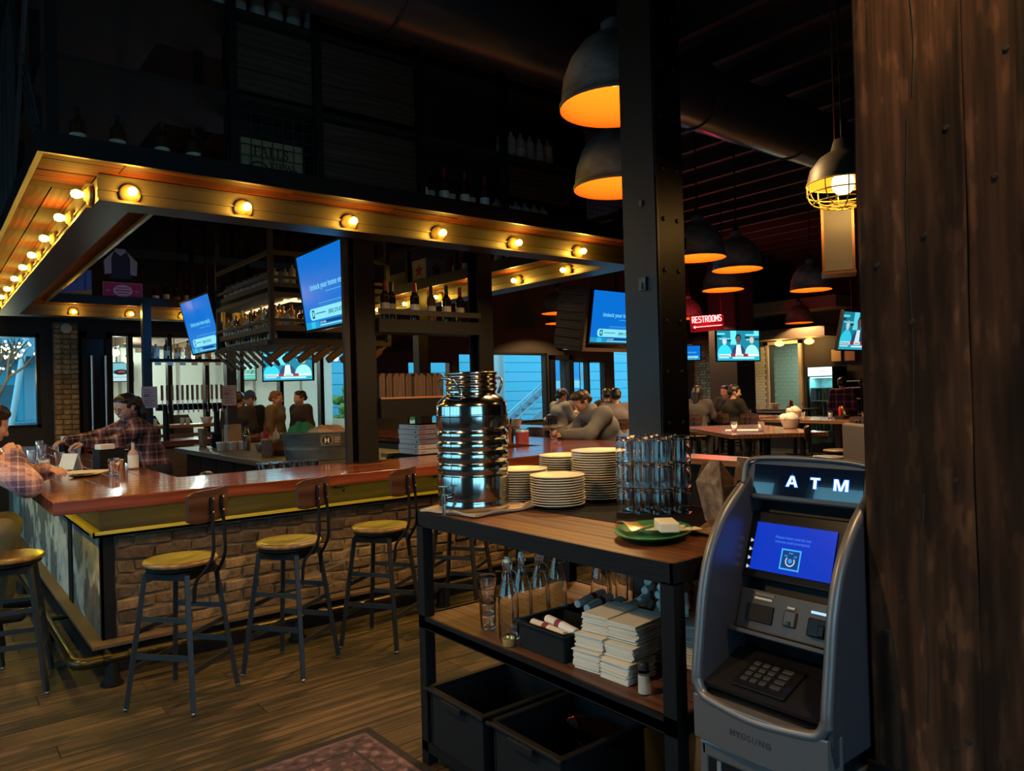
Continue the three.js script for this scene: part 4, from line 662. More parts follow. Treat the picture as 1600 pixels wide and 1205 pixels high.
// lower shelf
{
  // stacked plastic beakers with water
  const cup = lathe([[0, 0], [.027, 0], [.03, .003], [.037, .115], [.039, .117], [.0375, .119], [.035, .115], [.028, .007], [0, .006]], 30);
  const b = solo('clear_beaker', cup, M.glass, 'clear beaker, bottom one of nested pair on cart shelf', 'beaker', [1.825, SHF, -2.50], 0, 'nested beakers on the cart shelf');
  copy(b, [1.825, SHF + .05, -2.50], .5, 'clear beaker holding water, nested on top on cart shelf');
  copy(b, [1.827, SHF + .098, -2.50], .8, 'clear beaker, topmost empty one of the nested beakers');
  // swing top bottles
  const prof = [[0, .004], [.02, .002], [.037, 0], [.041, .006], [.041, .155], [.038, .18], [.028, .215], [.018, .245], [.0145, .26], [.0145, .285], [.018, .288], [.018, .30], [.012, .302], [.012, .285], [.0125, .26], [.0155, .245], [.0255, .215], [.0355, .178], [.038, .155], [.038, .01], [0, .009]];
  const s = thing('swing_top_bottle', 'clear swing top bottle, foremost beside the cutlery bin', 'bottle', [1.805, SHF, -2.335], 0, 'swing top bottles on the cart shelf');
  part(s, 'glass_body', lathe(prof, 30), M.glass); part(s, 'stopper', [cy(.013, .013, .014, 0, .308, 0, 14), cy(.009, .012, .01, 0, .319, 0, 14)], M.white);
  part(s, 'wire_bail', [tube([[.018, .268, 0], [.024, .29, 0], [.018, .315, 0], [0, .318, 0], [-.018, .315, 0], [-.024, .29, 0], [-.018, .268, 0]], .0018, 24, 5), new THREE.TorusGeometry(.016, .0016, 5, 20).rotateX(Math.PI / 2).translate(0, .268, 0), tube([[.02, .27, 0], [.034, .255, .01], [.03, .235, .016], [0, .225, .026], [-.03, .235, .016], [-.034, .255, .01], [-.02, .27, 0]], .0016, 24, 5)], M.chromeDull);
  copy(s, [1.90, SHF, -2.365], .8, 'clear swing top bottle, middle one beside the cutlery bin');
  copy(s, [1.99, SHF, -2.36], 1.7, 'clear swing top bottle, third from the nested beakers');
  copy(s, [2.14, SHF, -2.42], 2.2, 'clear swing top bottle deeper on the shelf behind the cutlery bin'); copy(s, [2.28, SHF, -2.30], .4, 'clear swing top bottle deeper on the shelf behind the cutlery bin'); copy(s, [2.40, SHF, -2.27], 1.4, 'clear swing top bottle deeper on the shelf behind the cutlery bin'); copy(s, [2.45, SHF, -2.35], 1.1, 'clear swing top bottle deeper on the shelf behind the cutlery bin'); copy(s, [2.52, SHF, -2.2], .1, 'clear swing top bottle deeper on the shelf behind the cutlery bin');
  solo('tea_light', lathe([[0, 0], [.02, 0], [.023, .003], [.025, .03], [.023, .03], [.021, .006], [0, .006]], 20), mat([.7, .45, .15], .15, .6), 'tiny gold glass cup beside the cutlery bin', 'cup', [1.755, SHF, -2.275]);
  // cutlery bin with napkin rolls
  const n = thing('cutlery_bin', 'black four slot cutlery bin on the cart shelf', 'bin', [2.005, SHF, -2.115], 0);
  const L = .46, W = .27, H = .10;
  const wall = (a, c, e, f) => bar(a, c, e, f);
  part(n, 'tub', mg(bx(L - .04, .006, W - .04, 0, .003, 0), bx(L - .02, H, .006, 0, H / 2, W / 2 - .01), bx(L - .02, H, .006, 0, H / 2, -W / 2 + .01), bx(.006, H, W - .02, L / 2 - .01, H / 2, 0), bx(.006, H, W - .02, -L / 2 + .01, H / 2, 0)), M.black);
  part(n, 'rim', mg(rb(L + .02, .008, .022, .003, 0, H, W / 2), rb(L + .02, .008, .022, .003, 0, H, -W / 2), rb(.022, .008, W + .02, .003, L / 2, H, 0), rb(.022, .008, W + .02, .003, -L / 2, H, 0)), M.blackGloss);
  for (const x of [-.11, .005, .12]) part(n, 'divider', bx(.008, H - .01, W - .02, x, H / 2, 0), M.black);
  const roll = (x, y, z, t, label, lean = 0) => { const o = thing('napkin_roll', label, 'napkin roll', [x, y, z], t, 'cutlery rolled in napkins'); part(o, 'napkin', lathe([[0, -.10], [.012, -.10], [.017, -.097], [.0185, 0], [.016, .098], [.012, .10], [0, .10]], 14).rotateZ(Math.PI / 2), M.linen); part(o, 'paper_band', cy(.0192, .0192, .03, 0, 0, 0, 14).rotateZ(Math.PI / 2).translate(.01, 0, 0), mat([.25, .03, .045], .8)); o.rotation.z = lean; return o; };
  roll(1.825, SHF + .085, -2.12, 1.5, 'white napkin roll with maroon band in front slot of cutlery bin'); roll(1.855, SHF + .10, -2.08, 1.4, 'white napkin roll with maroon band in front slot of cutlery bin'); roll(1.825, SHF + .05, -2.11, 1.55, 'white napkin roll with maroon band in front slot of cutlery bin');
  // napkin pile behind, loosely thrown
  const r = rng(77); for (let k = 0; k < 18; k++) roll(2.36 + (r() - .5) * .05, SHF + .02 + .034 * Math.floor(k / 3), -2.10 + (k % 3) * .1 + r() * .02, .2 + r() * .4, 'white napkin roll in the heap behind the cutlery bin');
  for (let k = 0; k < 4; k++) roll(2.12 + (r() - .5) * .04, SHF + .122 + .033 * Math.floor(k / 4), -2.21 + (k % 4) * .066, .1 + r() * .35, 'white napkin roll lying across the back of the cutlery bin');
  // bundles of paper napkins
  const bun = (x, y, z, t, w, d, nSh, seed, label) => { const o = thing('napkin_bundle', label, 'napkins', [x, y, z], t, 'paper napkin bundles'); const rr = rng(seed), th = .0052; const gs = [[], []]; for (let k = 0; k < nSh; k++) { const g = rb(w + (rr() - .5) * .006, th * .9, d + (rr() - .5) * .006, .002, (rr() - .5) * .008, th * (k + .5), (rr() - .5) * .008, 1).rotateY((rr() - .5) * .04); gs[0].push(g); } part(o, 'sheet_block', mg(gs[0]), M.napkin); return o; };
  bun(1.86, SHF, -1.895, .10, .135, .12, 13, 1, 'cream paper napkin bundle at the bottom near the cutlery bin'); bun(1.865, SHF, -1.76, .02, .14, .125, 13, 2, 'cream paper napkin bundle at the bottom near the salt shaker');
  bun(1.885, SHF + .07, -1.90, .12, .15, .125, 9, 3, 'cream paper napkin bundle in the middle layer near the cutlery bin'); bun(1.895, SHF + .07, -1.765, .1, .15, .12, 9, 4, 'cream paper napkin bundle in the middle layer near the salt shaker');
  bun(1.935, SHF + .12, -1.905, .15, .19, .115, 12, 5, 'cream paper napkin bundle on top near the cutlery bin'); bun(1.935, SHF + .12, -1.77, .12, .19, .12, 12, 6, 'cream paper napkin bundle on top near the salt shaker');
  bun(2.14, SHF + .16, -1.78, .7, .16, .1, 9, 7, 'cream paper napkin bundle fanned behind the napkin stack'); bun(2.13, SHF, -1.72, .2, .16, .2, 29, 8, 'tall cream paper napkin bundle at the back of cart shelf');
  // salt shaker
  const sa = thing('salt_shaker', 'glass salt shaker with dark metal cap on cart shelf edge', 'salt shaker', [1.795, SHF, -1.625], .4);
  part(sa, 'glass_body', cy(.0215, .021, .07, 0, .035, 0, 8), M.glass); part(sa, 'salt', cy(.0175, .0175, .058, 0, .033, 0, 8), M.white); part(sa, 'neck', cy(.02, .015, .01, 0, .075, 0, 8), M.glass); part(sa, 'cap', lathe([[.017, .078], [.0175, .095], [.014, .102], [0, .104]], 16), M.steel);
  // bus tubs below
  const tub = (x, z, label) => { const o = thing('bus_tub', label, 'tub', [x, .10, z], 0, 'black bus tubs under the cart'); const A = .44, B = .40, Hh = .235; part(o, 'bottom', bx(A - .06, .006, B - .06, 0, .003, 0), M.black); for (const s of [-1, 1]) part(o, 'side', bx(.006, Hh, B - .02, s * (A / 2 - .012), Hh / 2, 0), M.black); for (const s of [-1, 1]) part(o, 'side', bx(A - .01, Hh, .006, 0, Hh / 2, s * (B / 2 - .012)), M.black); part(o, 'rim', mg(rb(A + .04, .016, .03, .005, 0, Hh + .008, B / 2), rb(A + .04, .016, .03, .005, 0, Hh + .008, -B / 2), rb(.03, .016, B + .03, .005, A / 2, Hh + .008, 0), rb(.03, .016, B + .03, .005, -A / 2, Hh + .008, 0)), M.black); part(o, 'handle_lip', mg(rb(.012, .03, .14, .004, -A / 2 - .02, Hh - .01, 0)), M.black); return o; };
  tub(1.93, -2.595, 'black plastic bus tub under the dispenser end of cart'); tub(1.93, -2.14, 'black plastic bus tub holding a steel bowl under the cart');
  solo('steel_bowl', lathe([[0, 0], [.06, 0], [.1, .04], [.125, .085], [.13, .086], [.12, .085], [.096, .045], [.058, .006], [0, .006]], 36), M.chrome, 'steel bowl lying inside the black bus tub', 'bowl', [1.99, .25, -2.05]).rotation.z = -.25;
}
// ================================================================ CASH MACHINE
{
  const o = thing('cash_machine', 'grey and black cash machine with lit ATM header and blue screen', 'cash machine', [1.72, 0, -1.152]);
  // side profile: x back from the front, y up
  const half = .205;
  const body = prism([[.0, .05], [.58, .05], [.58, 1.36], [.32, 1.36], [.31, 1.27], [.285, 1.22], [.235, 1.06], [.20, .98], [.19, .90], [.20, .85], [.06, .78], [.0, .765]], 2 * (half - .03)).translate(0, 0, -(half - .03));
  part(o, 'body', body, mat([.008, .008, .01], .45, 0, { specularIntensity: .35 }));
  const silver = mat([.16, .155, .16], .38, .5);
  // curved side cheeks whose front edges are the pale arch
  const cheekP = [[.0, .69], [-.012, .74], [-.012, .80], [.004, .92], [.028, 1.05], [.068, 1.15], [.135, 1.24], [.22, 1.31], [.262, 1.345], [.30, 1.345], [.58, 1.345], [.58, .69]];
  for (const s of [-1, 1]) part(o, 'side_cheek', prism(cheekP, .022, .004).translate(0, 0, s > 0 ? half - .024 : -half + .002), mat([.045, .045, .06], .35, .2));
  const arch = [[.225, 1.315], [.135, 1.245], [.066, 1.155], [.026, 1.05], [.002, .92], [-.015, .82], [-.016, .785]];
  part(o, 'arch_rim', mg(...[-1, 1].map(s => tube(arch.map(p => [p[0], p[1], s * (half - .012)]), .0145, 40, 10)), tube([[-.016, .80, half - .012], [-.018, .765, half - .03], [-.022, .752, half - .07], [-.03, .742, 0], [-.022, .752, -half + .07], [-.018, .765, -half + .03], [-.016, .80, -half + .012]], .0145, 50, 10)), silver);
  // chin shelf with maker's name
  const chin = prism([[.02, -half], [.02, half], [-.022, half - .01], [-.034, .07], [-.036, 0], [-.034, -.07], [-.022, -half + .01]].map(p => [p[0], p[1]]), .115, .004).rotateX(-Math.PI / 2).scale(1, 1, -1).translate(0, .64, 0);
  { const ix = chin.attributes.position; const g = chin; for (let i = 0; i < ix.count; i += 3) { const a = [ix.getX(i), ix.getY(i), ix.getZ(i)]; ix.setXYZ(i, ix.getX(i + 1), ix.getY(i + 1), ix.getZ(i + 1)); ix.setXYZ(i + 1, ...a); } g.computeVertexNormals(); part(o, 'chin_panel', g, silver); }
  { const tg = new TextGeometry('HYOSUNG', { font: FONT, size: .0165, depth: .0015, curveSegments: 3 }); tg.computeBoundingBox(); tg.translate(-tg.boundingBox.max.x / 2, 0, 0).scale(1.15, 1, 1).rotateY(-Math.PI / 2).translate(-.0385, .688, -.01); part(o, 'maker_name', fin(tg), mat([.035, .035, .04], .5), 'dark lettered maker name'); }
  // keypad shelf
  part(o, 'keypad_shelf', [bar([-.004, .785, 0], [.17, .845, 0], .36, .012)], mat([.010, .010, .012], .45, 0, { specularIntensity: .4 }));
  const kp = new THREE.Group(); kp.name = 'keypad'; kp.position.set(.07, .822, -.02); kp.rotation.z = .33; o.add(kp);
  part(kp, 'plate', rb(.12, .008, .16, .003), M.blackGloss);
  const kg = rb(.015, .008, .02, .002, 0, .007, 0, 1), km = mat([.05, .05, .055], .4, .4); for (let r = 0; r < 4; r++) for (let c = 0; c < 3; c++) { const q = part(kp, 'key', kg, km); q.position.set(.036 - r * .023, 0, -.052 + c * .028); } for (let r = 0; r < 4; r++) { const q = part(kp, 'key', rb(.015, .008, .03, .002, 0, .007, 0, 1), km); q.position.set(.036 - r * .023, 0, .042); }
  // card / receipt panel leaning back
  const pn = new THREE.Group(); pn.name = 'slot_panel'; pn.position.set(.158, .955, 0); pn.rotation.z = -.36; o.add(pn);   // local: -x faces customer
  part(pn, 'plate', rb(.02, .115, .345, .004, .008, .015, 0), mat([.035, .035, .042], .4)); part(pn, 'ledge', rb(.05, .014, .345, .004, -.01, -.05, 0), mat([.03, .03, .036], .4));
  part(pn, 'receipt_slot', [rb(.01, .05, .085, .003, -.003, .008, -.10)], M.black); part(pn, 'receipt_label', bx(.003, .006, .055, -.004, .05, -.095), mat([.55, .54, .5], .6)); part(pn, 'receipt_label', bx(.003, .008, .06, -.003, .062, -.092), mat([.12, .12, .12], .6));
  part(pn, 'headphone_socket', [rb(.012, .045, .04, .006, -.004, .012, -.005), cy(.006, .006, .01, -.012, .0, -.005, 10).rotateZ(0)], mat([.06, .06, .066], .35, .4)); part(pn, 'socket_label', bx(.003, .006, .022, -.006, .042, -.005), mat([.5, .5, .48], .6));
  part(pn, 'card_reader', [rb(.028, .05, .07, .006, -.008, .005, .09), rb(.012, .03, .02, .004, -.024, .0, .10)], M.blackGloss); part(pn, 'card_light', bx(.004, .007, .062, -.010, .045, .088), glow([.45, .75, 1], .55));
  // screen
  const sc = new THREE.Group(); sc.name = 'display'; sc.position.set(.218, 1.145, -.028); sc.rotation.z = -.37; o.add(sc);
  const st = canvasTex(512, 288, (x, w, h) => { x.fillStyle = '#0a32b0'; x.fillRect(0, 0, w, h); txt(x, 'Please insert and do not', 250, 84, '21px sans-serif', '#4f86f0', 'center'); txt(x, 'remove until prompted.', 250, 110, '21px sans-serif', '#4f86f0', 'center'); x.fillStyle = '#39a5ec'; x.fillRect(190, 138, 126, 122); x.fillStyle = '#123a78'; x.fillRect(199, 147, 108, 104); x.strokeStyle = '#c8c8c8'; x.lineWidth = 7; x.beginPath(); x.arc(253, 208, 27, -.6, 3.9); x.stroke(); x.fillStyle = '#2f8bd8'; x.beginPath(); x.arc(253, 206, 14, 0, 7); x.fill(); x.fillStyle = '#3b6fb0'; x.fillRect(214, 172, 18, 12); x.fillRect(274, 172, 18, 12); x.fillRect(240, 156, 26, 10); });
  part(sc, 'surround', rb(.02, .20, .365, .006, .014, .005, .028), M.blackGloss);
  part(sc, 'screen', new THREE.PlaneGeometry(.25, .141).rotateY(-Math.PI / 2).translate(.0, .0, 0), new THREE.MeshPhysicalMaterial({ color: 0x020202, roughness: .15, emissive: 0xffffff, emissiveMap: st, emissiveIntensity: .66 }));
  for (const s of [-1, 1]) for (let k = 0; k < 4; k++) part(sc, 'side_key', [prism([[0, -.005], [.008, 0], [0, .005]], .004).rotateY(-Math.PI / 2).scale(1, 1, -s).translate(.0, -.065 + k * .026 + (s > 0 ? -.002 : .0), s * .138 + .004)], glow([.7, .72, .8], .45));
  const al = new THREE.RectAreaLight(lin(.04, .15, .9), .45, .24, .13); al.position.set(-.01, 0, 0); al.rotation.y = Math.PI / 2; sc.add(al);
  // lit header
  const hd = new THREE.Group(); hd.name = 'header'; hd.position.set(.245, 1.345, 0); hd.rotation.z = -.22; o.add(hd);
  part(hd, 'housing', prism([[-.19, -.06], [.19, -.06], [.19, .035], [.15, .05], [0, .056], [-.15, .05], [-.19, .035]], .1, .006).rotateY(-Math.PI / 2).translate(.115, 0, 0), mat([.03, .03, .036], .35));
  const ht = canvasTex(512, 150, (x, w, h) => { x.fillStyle = '#02060f'; x.fillRect(0, 0, w, h); x.save(); for (const [s, q] of [['A', 192], ['T', 300], ['M', 416]]) { x.save(); x.translate(q, 102); x.scale(1.15, 1); x.font = 'bold 74px sans-serif'; x.textAlign = 'center'; x.strokeStyle = '#1450b4'; x.lineWidth = 7; x.strokeText(s, 0, 0); txt(x, s, 0, 0, 'bold 74px sans-serif', '#dff4ff', 'center'); x.restore(); } x.restore(); });
  part(hd, 'lit_sign', new THREE.PlaneGeometry(.335, .088).rotateY(-Math.PI / 2).translate(.0075, -.005, .0), new THREE.MeshPhysicalMaterial({ color: 0x030305, roughness: .06, emissive: 0xffffff, emissiveMap: ht, emissiveIntensity: 1.1, clearcoat: 1 }));
  part(hd, 'top_rim', tube([[.0, -.05, -.196], [.0, .035, -.194], [.0, .056, -.15], [.0, .062, 0], [.0, .056, .15], [.0, .035, .194], [.0, -.05, .196]], .007, 50, 8), silver);
  // lower cabinet
  part(o, 'lower_cabinet', rb(.57, .59, .40, .012, .30, .345, 0), mat([.05, .05, .055], .4, .2));
  part(o, 'cabinet_frame', mg(rb(.03, .62, .035, .012, .012, .315, -half + .018), rb(.03, .62, .035, .012, .012, .315, half - .018), rb(.03, .05, .40, .012, .012, .602, 0)), silver);
  part(o, 'tray_recess', rb(.02, .40, .335, .02, .012, .36, 0), M.blackGloss); part(o, 'tray_accent', mg(bx(.006, .05, .012, -.002, .555, -.135), bar([-.002, .53, -.14], [-.002, .535, -.07], .006, .01)), mat([.35, .42, .43], .3, .6));
  part(o, 'cash_tray', mg(rb(.03, .012, .15, .004, -.002, .50, .03), rb(.03, .10, .012, .004, -.002, .455, .105), rb(.03, .012, .15, .004, -.002, .43, .05)), mat([.12, .12, .125], .3, .6));
}
// ================================================================ RUG
{
  const o = solo('patterned_rug', uvm(rb(2.15, .012, 1.36, .004), 'x', .5, .5), mat([.8, .72, .76], .95, 0, { map: TX.rug, bumpMap: TX.noiseB, bumpScale: .002 }), 'faded mauve oriental rug on the floor beside the cart', 'rug', [.62, .007, -2.61], .02);
  const g = o.geometry, p = g.attributes.position, uv = g.attributes.uv; for (let i = 0; i < p.count; i++) uv.setXY(i, p.getX(i) / 2.15 + .5, p.getZ(i) / 1.36 + .5);
}
// ================================================================ PEOPLE
function capDist(p, x, y, z) {   // tapered capsule
  const dx = p.bx - p.ax, dy = p.by - p.ay, dz = p.bz - p.az, L = dx * dx + dy * dy + dz * dz;
  let t = L > 1e-9 ? ((x - p.ax) * dx + (y - p.ay) * dy + (z - p.az) * dz) / L : 0; t = t < 0 ? 0 : t > 1 ? 1 : t;
  const ex = x - p.ax - dx * t, ey = y - p.ay - dy * t, ez = z - p.az - dz * t; return Math.sqrt(ex * ex + ey * ey + ez * ez) - (p.r0 + (p.r1 - p.r0) * t);
}
const cap = (a, b, r0, r1 = r0, k) => ({ ax: a[0], ay: a[1], az: a[2], bx: b[0], by: b[1], bz: b[2], r0, r1, k });
const grow = (l, d) => l.map(p => ({ ...p, r0: p.r0 + d, r1: p.r1 + d }));
function sdf(prims, cell, k = .03, cut) {
  const lo = [1e9, 1e9, 1e9], hi = [-1e9, -1e9, -1e9];
  for (const p of prims) { const r = Math.max(p.r0, p.r1); [[p.ax, p.bx], [p.ay, p.by], [p.az, p.bz]].forEach(([a, b], i) => { lo[i] = Math.min(lo[i], a - r, b - r); hi[i] = Math.max(hi[i], a + r, b + r); }); }
  const side = Math.max(hi[0] - lo[0], hi[1] - lo[1], hi[2] - lo[2]) + 8 * cell, N = Math.ceil(side / cell), half = side / 2, c = [0, 1, 2].map(i => (lo[i] + hi[i]) / 2);
  const mc = new MarchingCubes(N, M.skin, false, false, 90000); mc.isolation = 0; const f = new Float32Array(N * N * N).fill(.2), st = side / N, pad = k * 1.6 + 2.5 * cell;
  const crd = (i, a) => c[a] + (i - N / 2) / (N / 2) * half, idx = (v, a) => (v - c[a]) / half * N / 2 + N / 2;
  for (const p of prims) {
    const r = Math.max(p.r0, p.r1) + pad, kk = p.k ?? k; const b = [[p.ax, p.bx], [p.ay, p.by], [p.az, p.bz]].map(([u, v], a) => [Math.max(0, Math.floor(idx(Math.min(u, v) - r, a))), Math.min(N - 1, Math.ceil(idx(Math.max(u, v) + r, a)))]);
    for (let z = b[2][0]; z <= b[2][1]; z++) for (let y = b[1][0]; y <= b[1][1]; y++) for (let x = b[0][0]; x <= b[0][1]; x++) {
      const i = (z * N + y) * N + x, d = capDist(p, crd(x, 0), crd(y, 1), crd(z, 2)), o = f[i], h = Math.max(kk - Math.abs(d - o), 0) / kk; f[i] = Math.min(d, o) - h * h * kk * .25; }
  }
  if (cut) for (let z = 0; z < N; z++) for (let y = 0; y < N; y++) for (let x = 0; x < N; x++) { const i = (z * N + y) * N + x; f[i] = Math.max(f[i], cut(crd(x, 0), crd(y, 1), crd(z, 2))); }
  for (let i = 0; i < f.length; i++) mc.field[i] = -f[i];
  mc.update(); const n = mc.count, P = new Float32Array(mc.positionArray.subarray(0, n * 3));
  let g = new THREE.BufferGeometry(); g.setAttribute('position', new THREE.BufferAttribute(P, 3)); g.scale(half, half, half).translate(...c);
  g = mergeVertices(g, 1e-5); g.computeVertexNormals(); return uvm(g, 'y', 3.2, 3.2);
}
function handPrims(W, d, n, s, curl = .5) {   // wrist, direction, palm side, +1 or -1 for the thumb's side
  const D = V(...d).normalize(), Nn = V(...n).normalize(); Nn.sub(D.clone().multiplyScalar(Nn.dot(D))).normalize(); const S = D.clone().cross(Nn).multiplyScalar(s), w = V(...W), L = [], at = (a, b, c) => w.clone().addScaledVector(D, a).addScaledVector(S, b).addScaledVector(Nn, c), A = v => [v.x, v.y, v.z];
  L.push(cap(A(at(-.03, 0, 0)), A(at(.015, 0, 0)), .026, .024));
  [[.026, .078, .010], [.009, .085, .0105], [-.009, .08, .010], [-.025, .068, .0085]].forEach(([o, len, r], i) => {
    let p = at(.082 - Math.abs(i - 1) * .004, o, 0); L.push(cap(A(at(.01, o * .7, 0)), A(p), .014, .012)); let a = 0; const seg = [.45, .32, .23];
    for (let k = 0; k < 3; k++) { a += curl * (k ? 1 : .8) + i * .03; const q = p.clone().addScaledVector(D, Math.cos(a) * len * seg[k]).addScaledVector(Nn, Math.sin(a) * len * seg[k]); L.push({ ...cap(A(p), A(q), r - k * .0008, r - (k + 1) * .0009), k: .006 }); p = q; } });
  const t0 = at(.02, .022, .006), t1 = at(.05, .046, .016), t2 = at(.078, .052, .024), t3 = at(.10, .048, .032); L.push({ ...cap(A(t0), A(t1), .014, .012), k: .01 }, { ...cap(A(t1), A(t2), .0115, .0105), k: .006 }, { ...cap(A(t2), A(t3), .0105, .0085), k: .006 });
  return L;
}
// pose: joints in the person's own axes, facing +z, feet at y 0
const STAND = { hip: [0, .95, 0], waist: [0, 1.10, 0], chest: [0, 1.30, 0], neck: [0, 1.475, -.005], head: [0, 1.60, .02], sh: [.18, 1.42, 0], el: [.24, 1.15, -.02], wr: [.24, .92, .08], hj: [.09, .93, 0], kn: [.10, .50, .02], an: [.10, .09, 0] };
function seated(seat, lean = .1) { const h = seat + .1; return { hip: [0, h, 0], waist: [0, h + .14, .02 + lean * .1], chest: [0, h + .33, lean * .6], neck: [0, h + .505, lean], head: [0, h + .635, lean + .03], sh: [.185, h + .45, lean * .9], el: [.24, h + .22, lean + .12], wr: [.12, h + .2, lean + .36], hj: [.09, h - .02, .02], kn: [.12, h - .04, .42], an: [.11, Math.max(.1, h - .48), .40] }; }
function person(o) {
  const J = { ...o.pose }, big = o.detail, cell = o.cell || .02, k = o.thick || 1, P = thing('person', o.label, 'person', o.pos, o.turn || 0, o.group);
  const two = (a, s) => J[a + (s > 0 ? 'L' : 'R')] || [J[a][0] * s, J[a][1], J[a][2]];
  const torso = [cap([-.07 * k, J.hip[1], J.hip[2]], [.07 * k, J.hip[1], J.hip[2]], .125 * k), cap([-.05 * k + J.waist[0], J.waist[1], J.waist[2]], [.05 * k + J.waist[0], J.waist[1], J.waist[2]], .115 * k), cap([-.075 * k + J.chest[0], J.chest[1], J.chest[2]], [.075 * k + J.chest[0], J.chest[1], J.chest[2]], .118 * k), cap(J.waist, J.chest, .11 * k)];
  const arms = [], legs = [], neck = [cap([J.neck[0], J.neck[1] - .06, J.neck[2]], [(J.neck[0] + J.head[0]) / 2, (J.neck[1] + J.head[1]) / 2, (J.neck[2] + J.head[2]) / 2], .056, .05)];
  for (const s of [-1, 1]) { const S = two('sh', s), E = two('el', s), W = two('wr', s); torso.push(cap([J.neck[0] + .03 * s, J.neck[1] - .055, J.neck[2]], S, .055, .058 * k)); arms.push(cap(S, E, .058 * k, .046), cap(E, W, .045, .032)); const h = two('hj', s), kn = two('kn', s), an = two('an', s); legs.push(cap(h, kn, .092 * k, .062), cap(kn, an, .06, .042), cap([an[0], an[1] - .04, an[2]], [an[0] + .015 * s, an[1] - .05, an[2] + .14], .042, .032)); }
  // head with features, turned and tilted
  const hq = new THREE.Quaternion().setFromEuler(new THREE.Euler(o.nod || 0, o.look || 0, o.tilt || 0, 'YXZ')), hp = (x, y, z) => { const v = V(x, y, z).applyQuaternion(hq); return [v.x + J.head[0], v.y + J.head[1], v.z + J.head[2]]; }, hc = (a, b, r0, r1, kk) => cap(hp(...a), hp(...b), r0, r1, kk);
  const skull = [hc([0, .03, -.025], [0, .035, .015], .084, .078), hc([-.012, -.03, .03], [.012, -.03, .03], .06, .06), hc([0, -.082, .055], [0, -.07, .03], .028, .045), hc([-.03, .022, .078], [.03, .022, .078], .016, .016, .015), hc([0, .012, .092], [0, -.022, .108], .009, .013, .01), hc([-.012, -.026, .098], [.012, -.026, .098], .009, .009, .01), hc([-.018, -.054, .083], [.018, -.054, .083], .010, .010, .01), hc([-.016, -.063, .08], [.016, -.063, .08], .009, .009, .01)];
  for (const s of [-1, 1]) skull.push(hc([.078 * s, .012, -.008], [.083 * s, -.022, -.004], .014, .010, .01), hc([.045 * s, -.015, .06], [.04 * s, -.03, .06], .024, .02));
  const parts = [sdf([...torso, ...arms, ...legs, ...neck], cell, .045), sdf([...skull, ...grow(neck, -.004)], big ? .0045 : .010, .022)];
  if (o.hands) for (const s of [-1, 1]) { const h = o.hands[s > 0 ? 0 : 1]; if (h) parts.push(sdf(handPrims(two('wr', s), h.d, h.n, h.s ?? s, h.curl), .0036, .012)); }
  else for (const s of [-1, 1]) { const W = two('wr', s), E = two('el', s), d = V(...W).sub(V(...E)).normalize(); parts.push(sdf(handPrims(W, [d.x, d.y, d.z], [0, -1, .3], s, .5), .007, .012)); }
  part(P, 'body', mg(parts), o.skin || M.skin);
  const eye = sph(.0105, 0, 0, 0, 1, .7, .7, 10, 8), pup = sph(.005, 0, 0, 0, 1, 1, .5, 8, 6);
  if (big) for (const s of [-1, 1]) { const e = part(P, 'eye', eye.clone(), mat([.6, .58, .55], .3)); e.position.set(...hp(.031 * s, .005, .083)); e.quaternion.copy(hq); const q = part(e, 'pupil', pup, M.black); q.position.set(0, 0, .007); }
  if (big) { const m = part(P, 'mouth', sph(.018, 0, 0, 0, 1, .22, .3, 12, 6), mat([.30, .10, .09], .5)); m.position.set(...hp(0, -.058, .09)); m.quaternion.copy(hq); }
  part(P, o.top || 'shirt', sdf([...grow(torso, o.loose || .016), ...grow(arms, o.loose || .016), ...(o.collar ? grow(neck, .02) : [])], cell, .05, o.collar ? null : undefined), o.shirt);
  part(P, 'trousers', sdf([...grow(legs.filter((_, i) => i % 3 !== 2), .014), ...grow(torso.slice(0, 1), .018)], cell, .05), o.pants || mat([.03, .032, .045], .9));
  part(P, 'shoes', mg(sdf(grow(legs.filter((_, i) => i % 3 === 2), .008), .015, .03)), M.black);
  // hair
  const H = [hc([0, .052, -.04], [0, .06, .0], .085, .08), hc([-.04, .085, .03], [.04, .085, .03], .036, .036), hc([-.03, .0, -.075], [.03, .0, -.075], .05, .05)];
  for (const s of [-1, 1]) H.push(hc([.062 * s, .04, -.02], [.064 * s, .02, .02], .03, .024));
  if (o.hairstyle === 'ponytail') H.push(hc([0, .05, -.11], [0, .03, -.14], .03, .036), hc([0, .03, -.14], [.01, -.10, -.15], .04, .045), hc([.01, -.10, -.15], [.02, -.27, -.13], .045, .02));
  if (o.hairstyle === 'long') { for (const s of [-1, 1]) H.push(hc([.07 * s, .02, -.03], [.075 * s, -.16, -.03], .035, .03)); H.push(hc([0, .0, -.08], [0, -.22, -.09], .065, .045)); }
  if (o.hairstyle === 'mop') for (const [x, z] of [[-.05, .05], [0, .06], [.05, .05], [.07, .0], [-.07, .0]]) H.push(hc([x * .7, .11, z * .6], [x, .098, z], .034, .028));
  part(P, 'hair', sdf(H, big ? .007 : .012, .02), o.hair || M.hair);
  if (o.cap) part(P, 'cap', sdf([hc([0, .075, -.03], [0, .08, .01], .088, .084), hc([-.04, .06, .1], [.04, .06, .1], .016, .016), hc([-.035, .06, .13], [.035, .06, .13], .012, .012)], .011, .02), o.cap);
  if (o.glasses) { const g = part(P, 'eyeglasses', mg(...[-1, 1].map(s => new THREE.TorusGeometry(.02, .0022, 6, 20).translate(.032 * s, .004, .098)), rod([-.012, .008, .1], [.012, .008, .1], .002, 6), ...[-1, 1].map(s => rod([.052 * s, .008, .096], [.08 * s, .012, -.01], .002, 6))), M.black); g.position.set(...J.head); g.quaternion.copy(hq); }
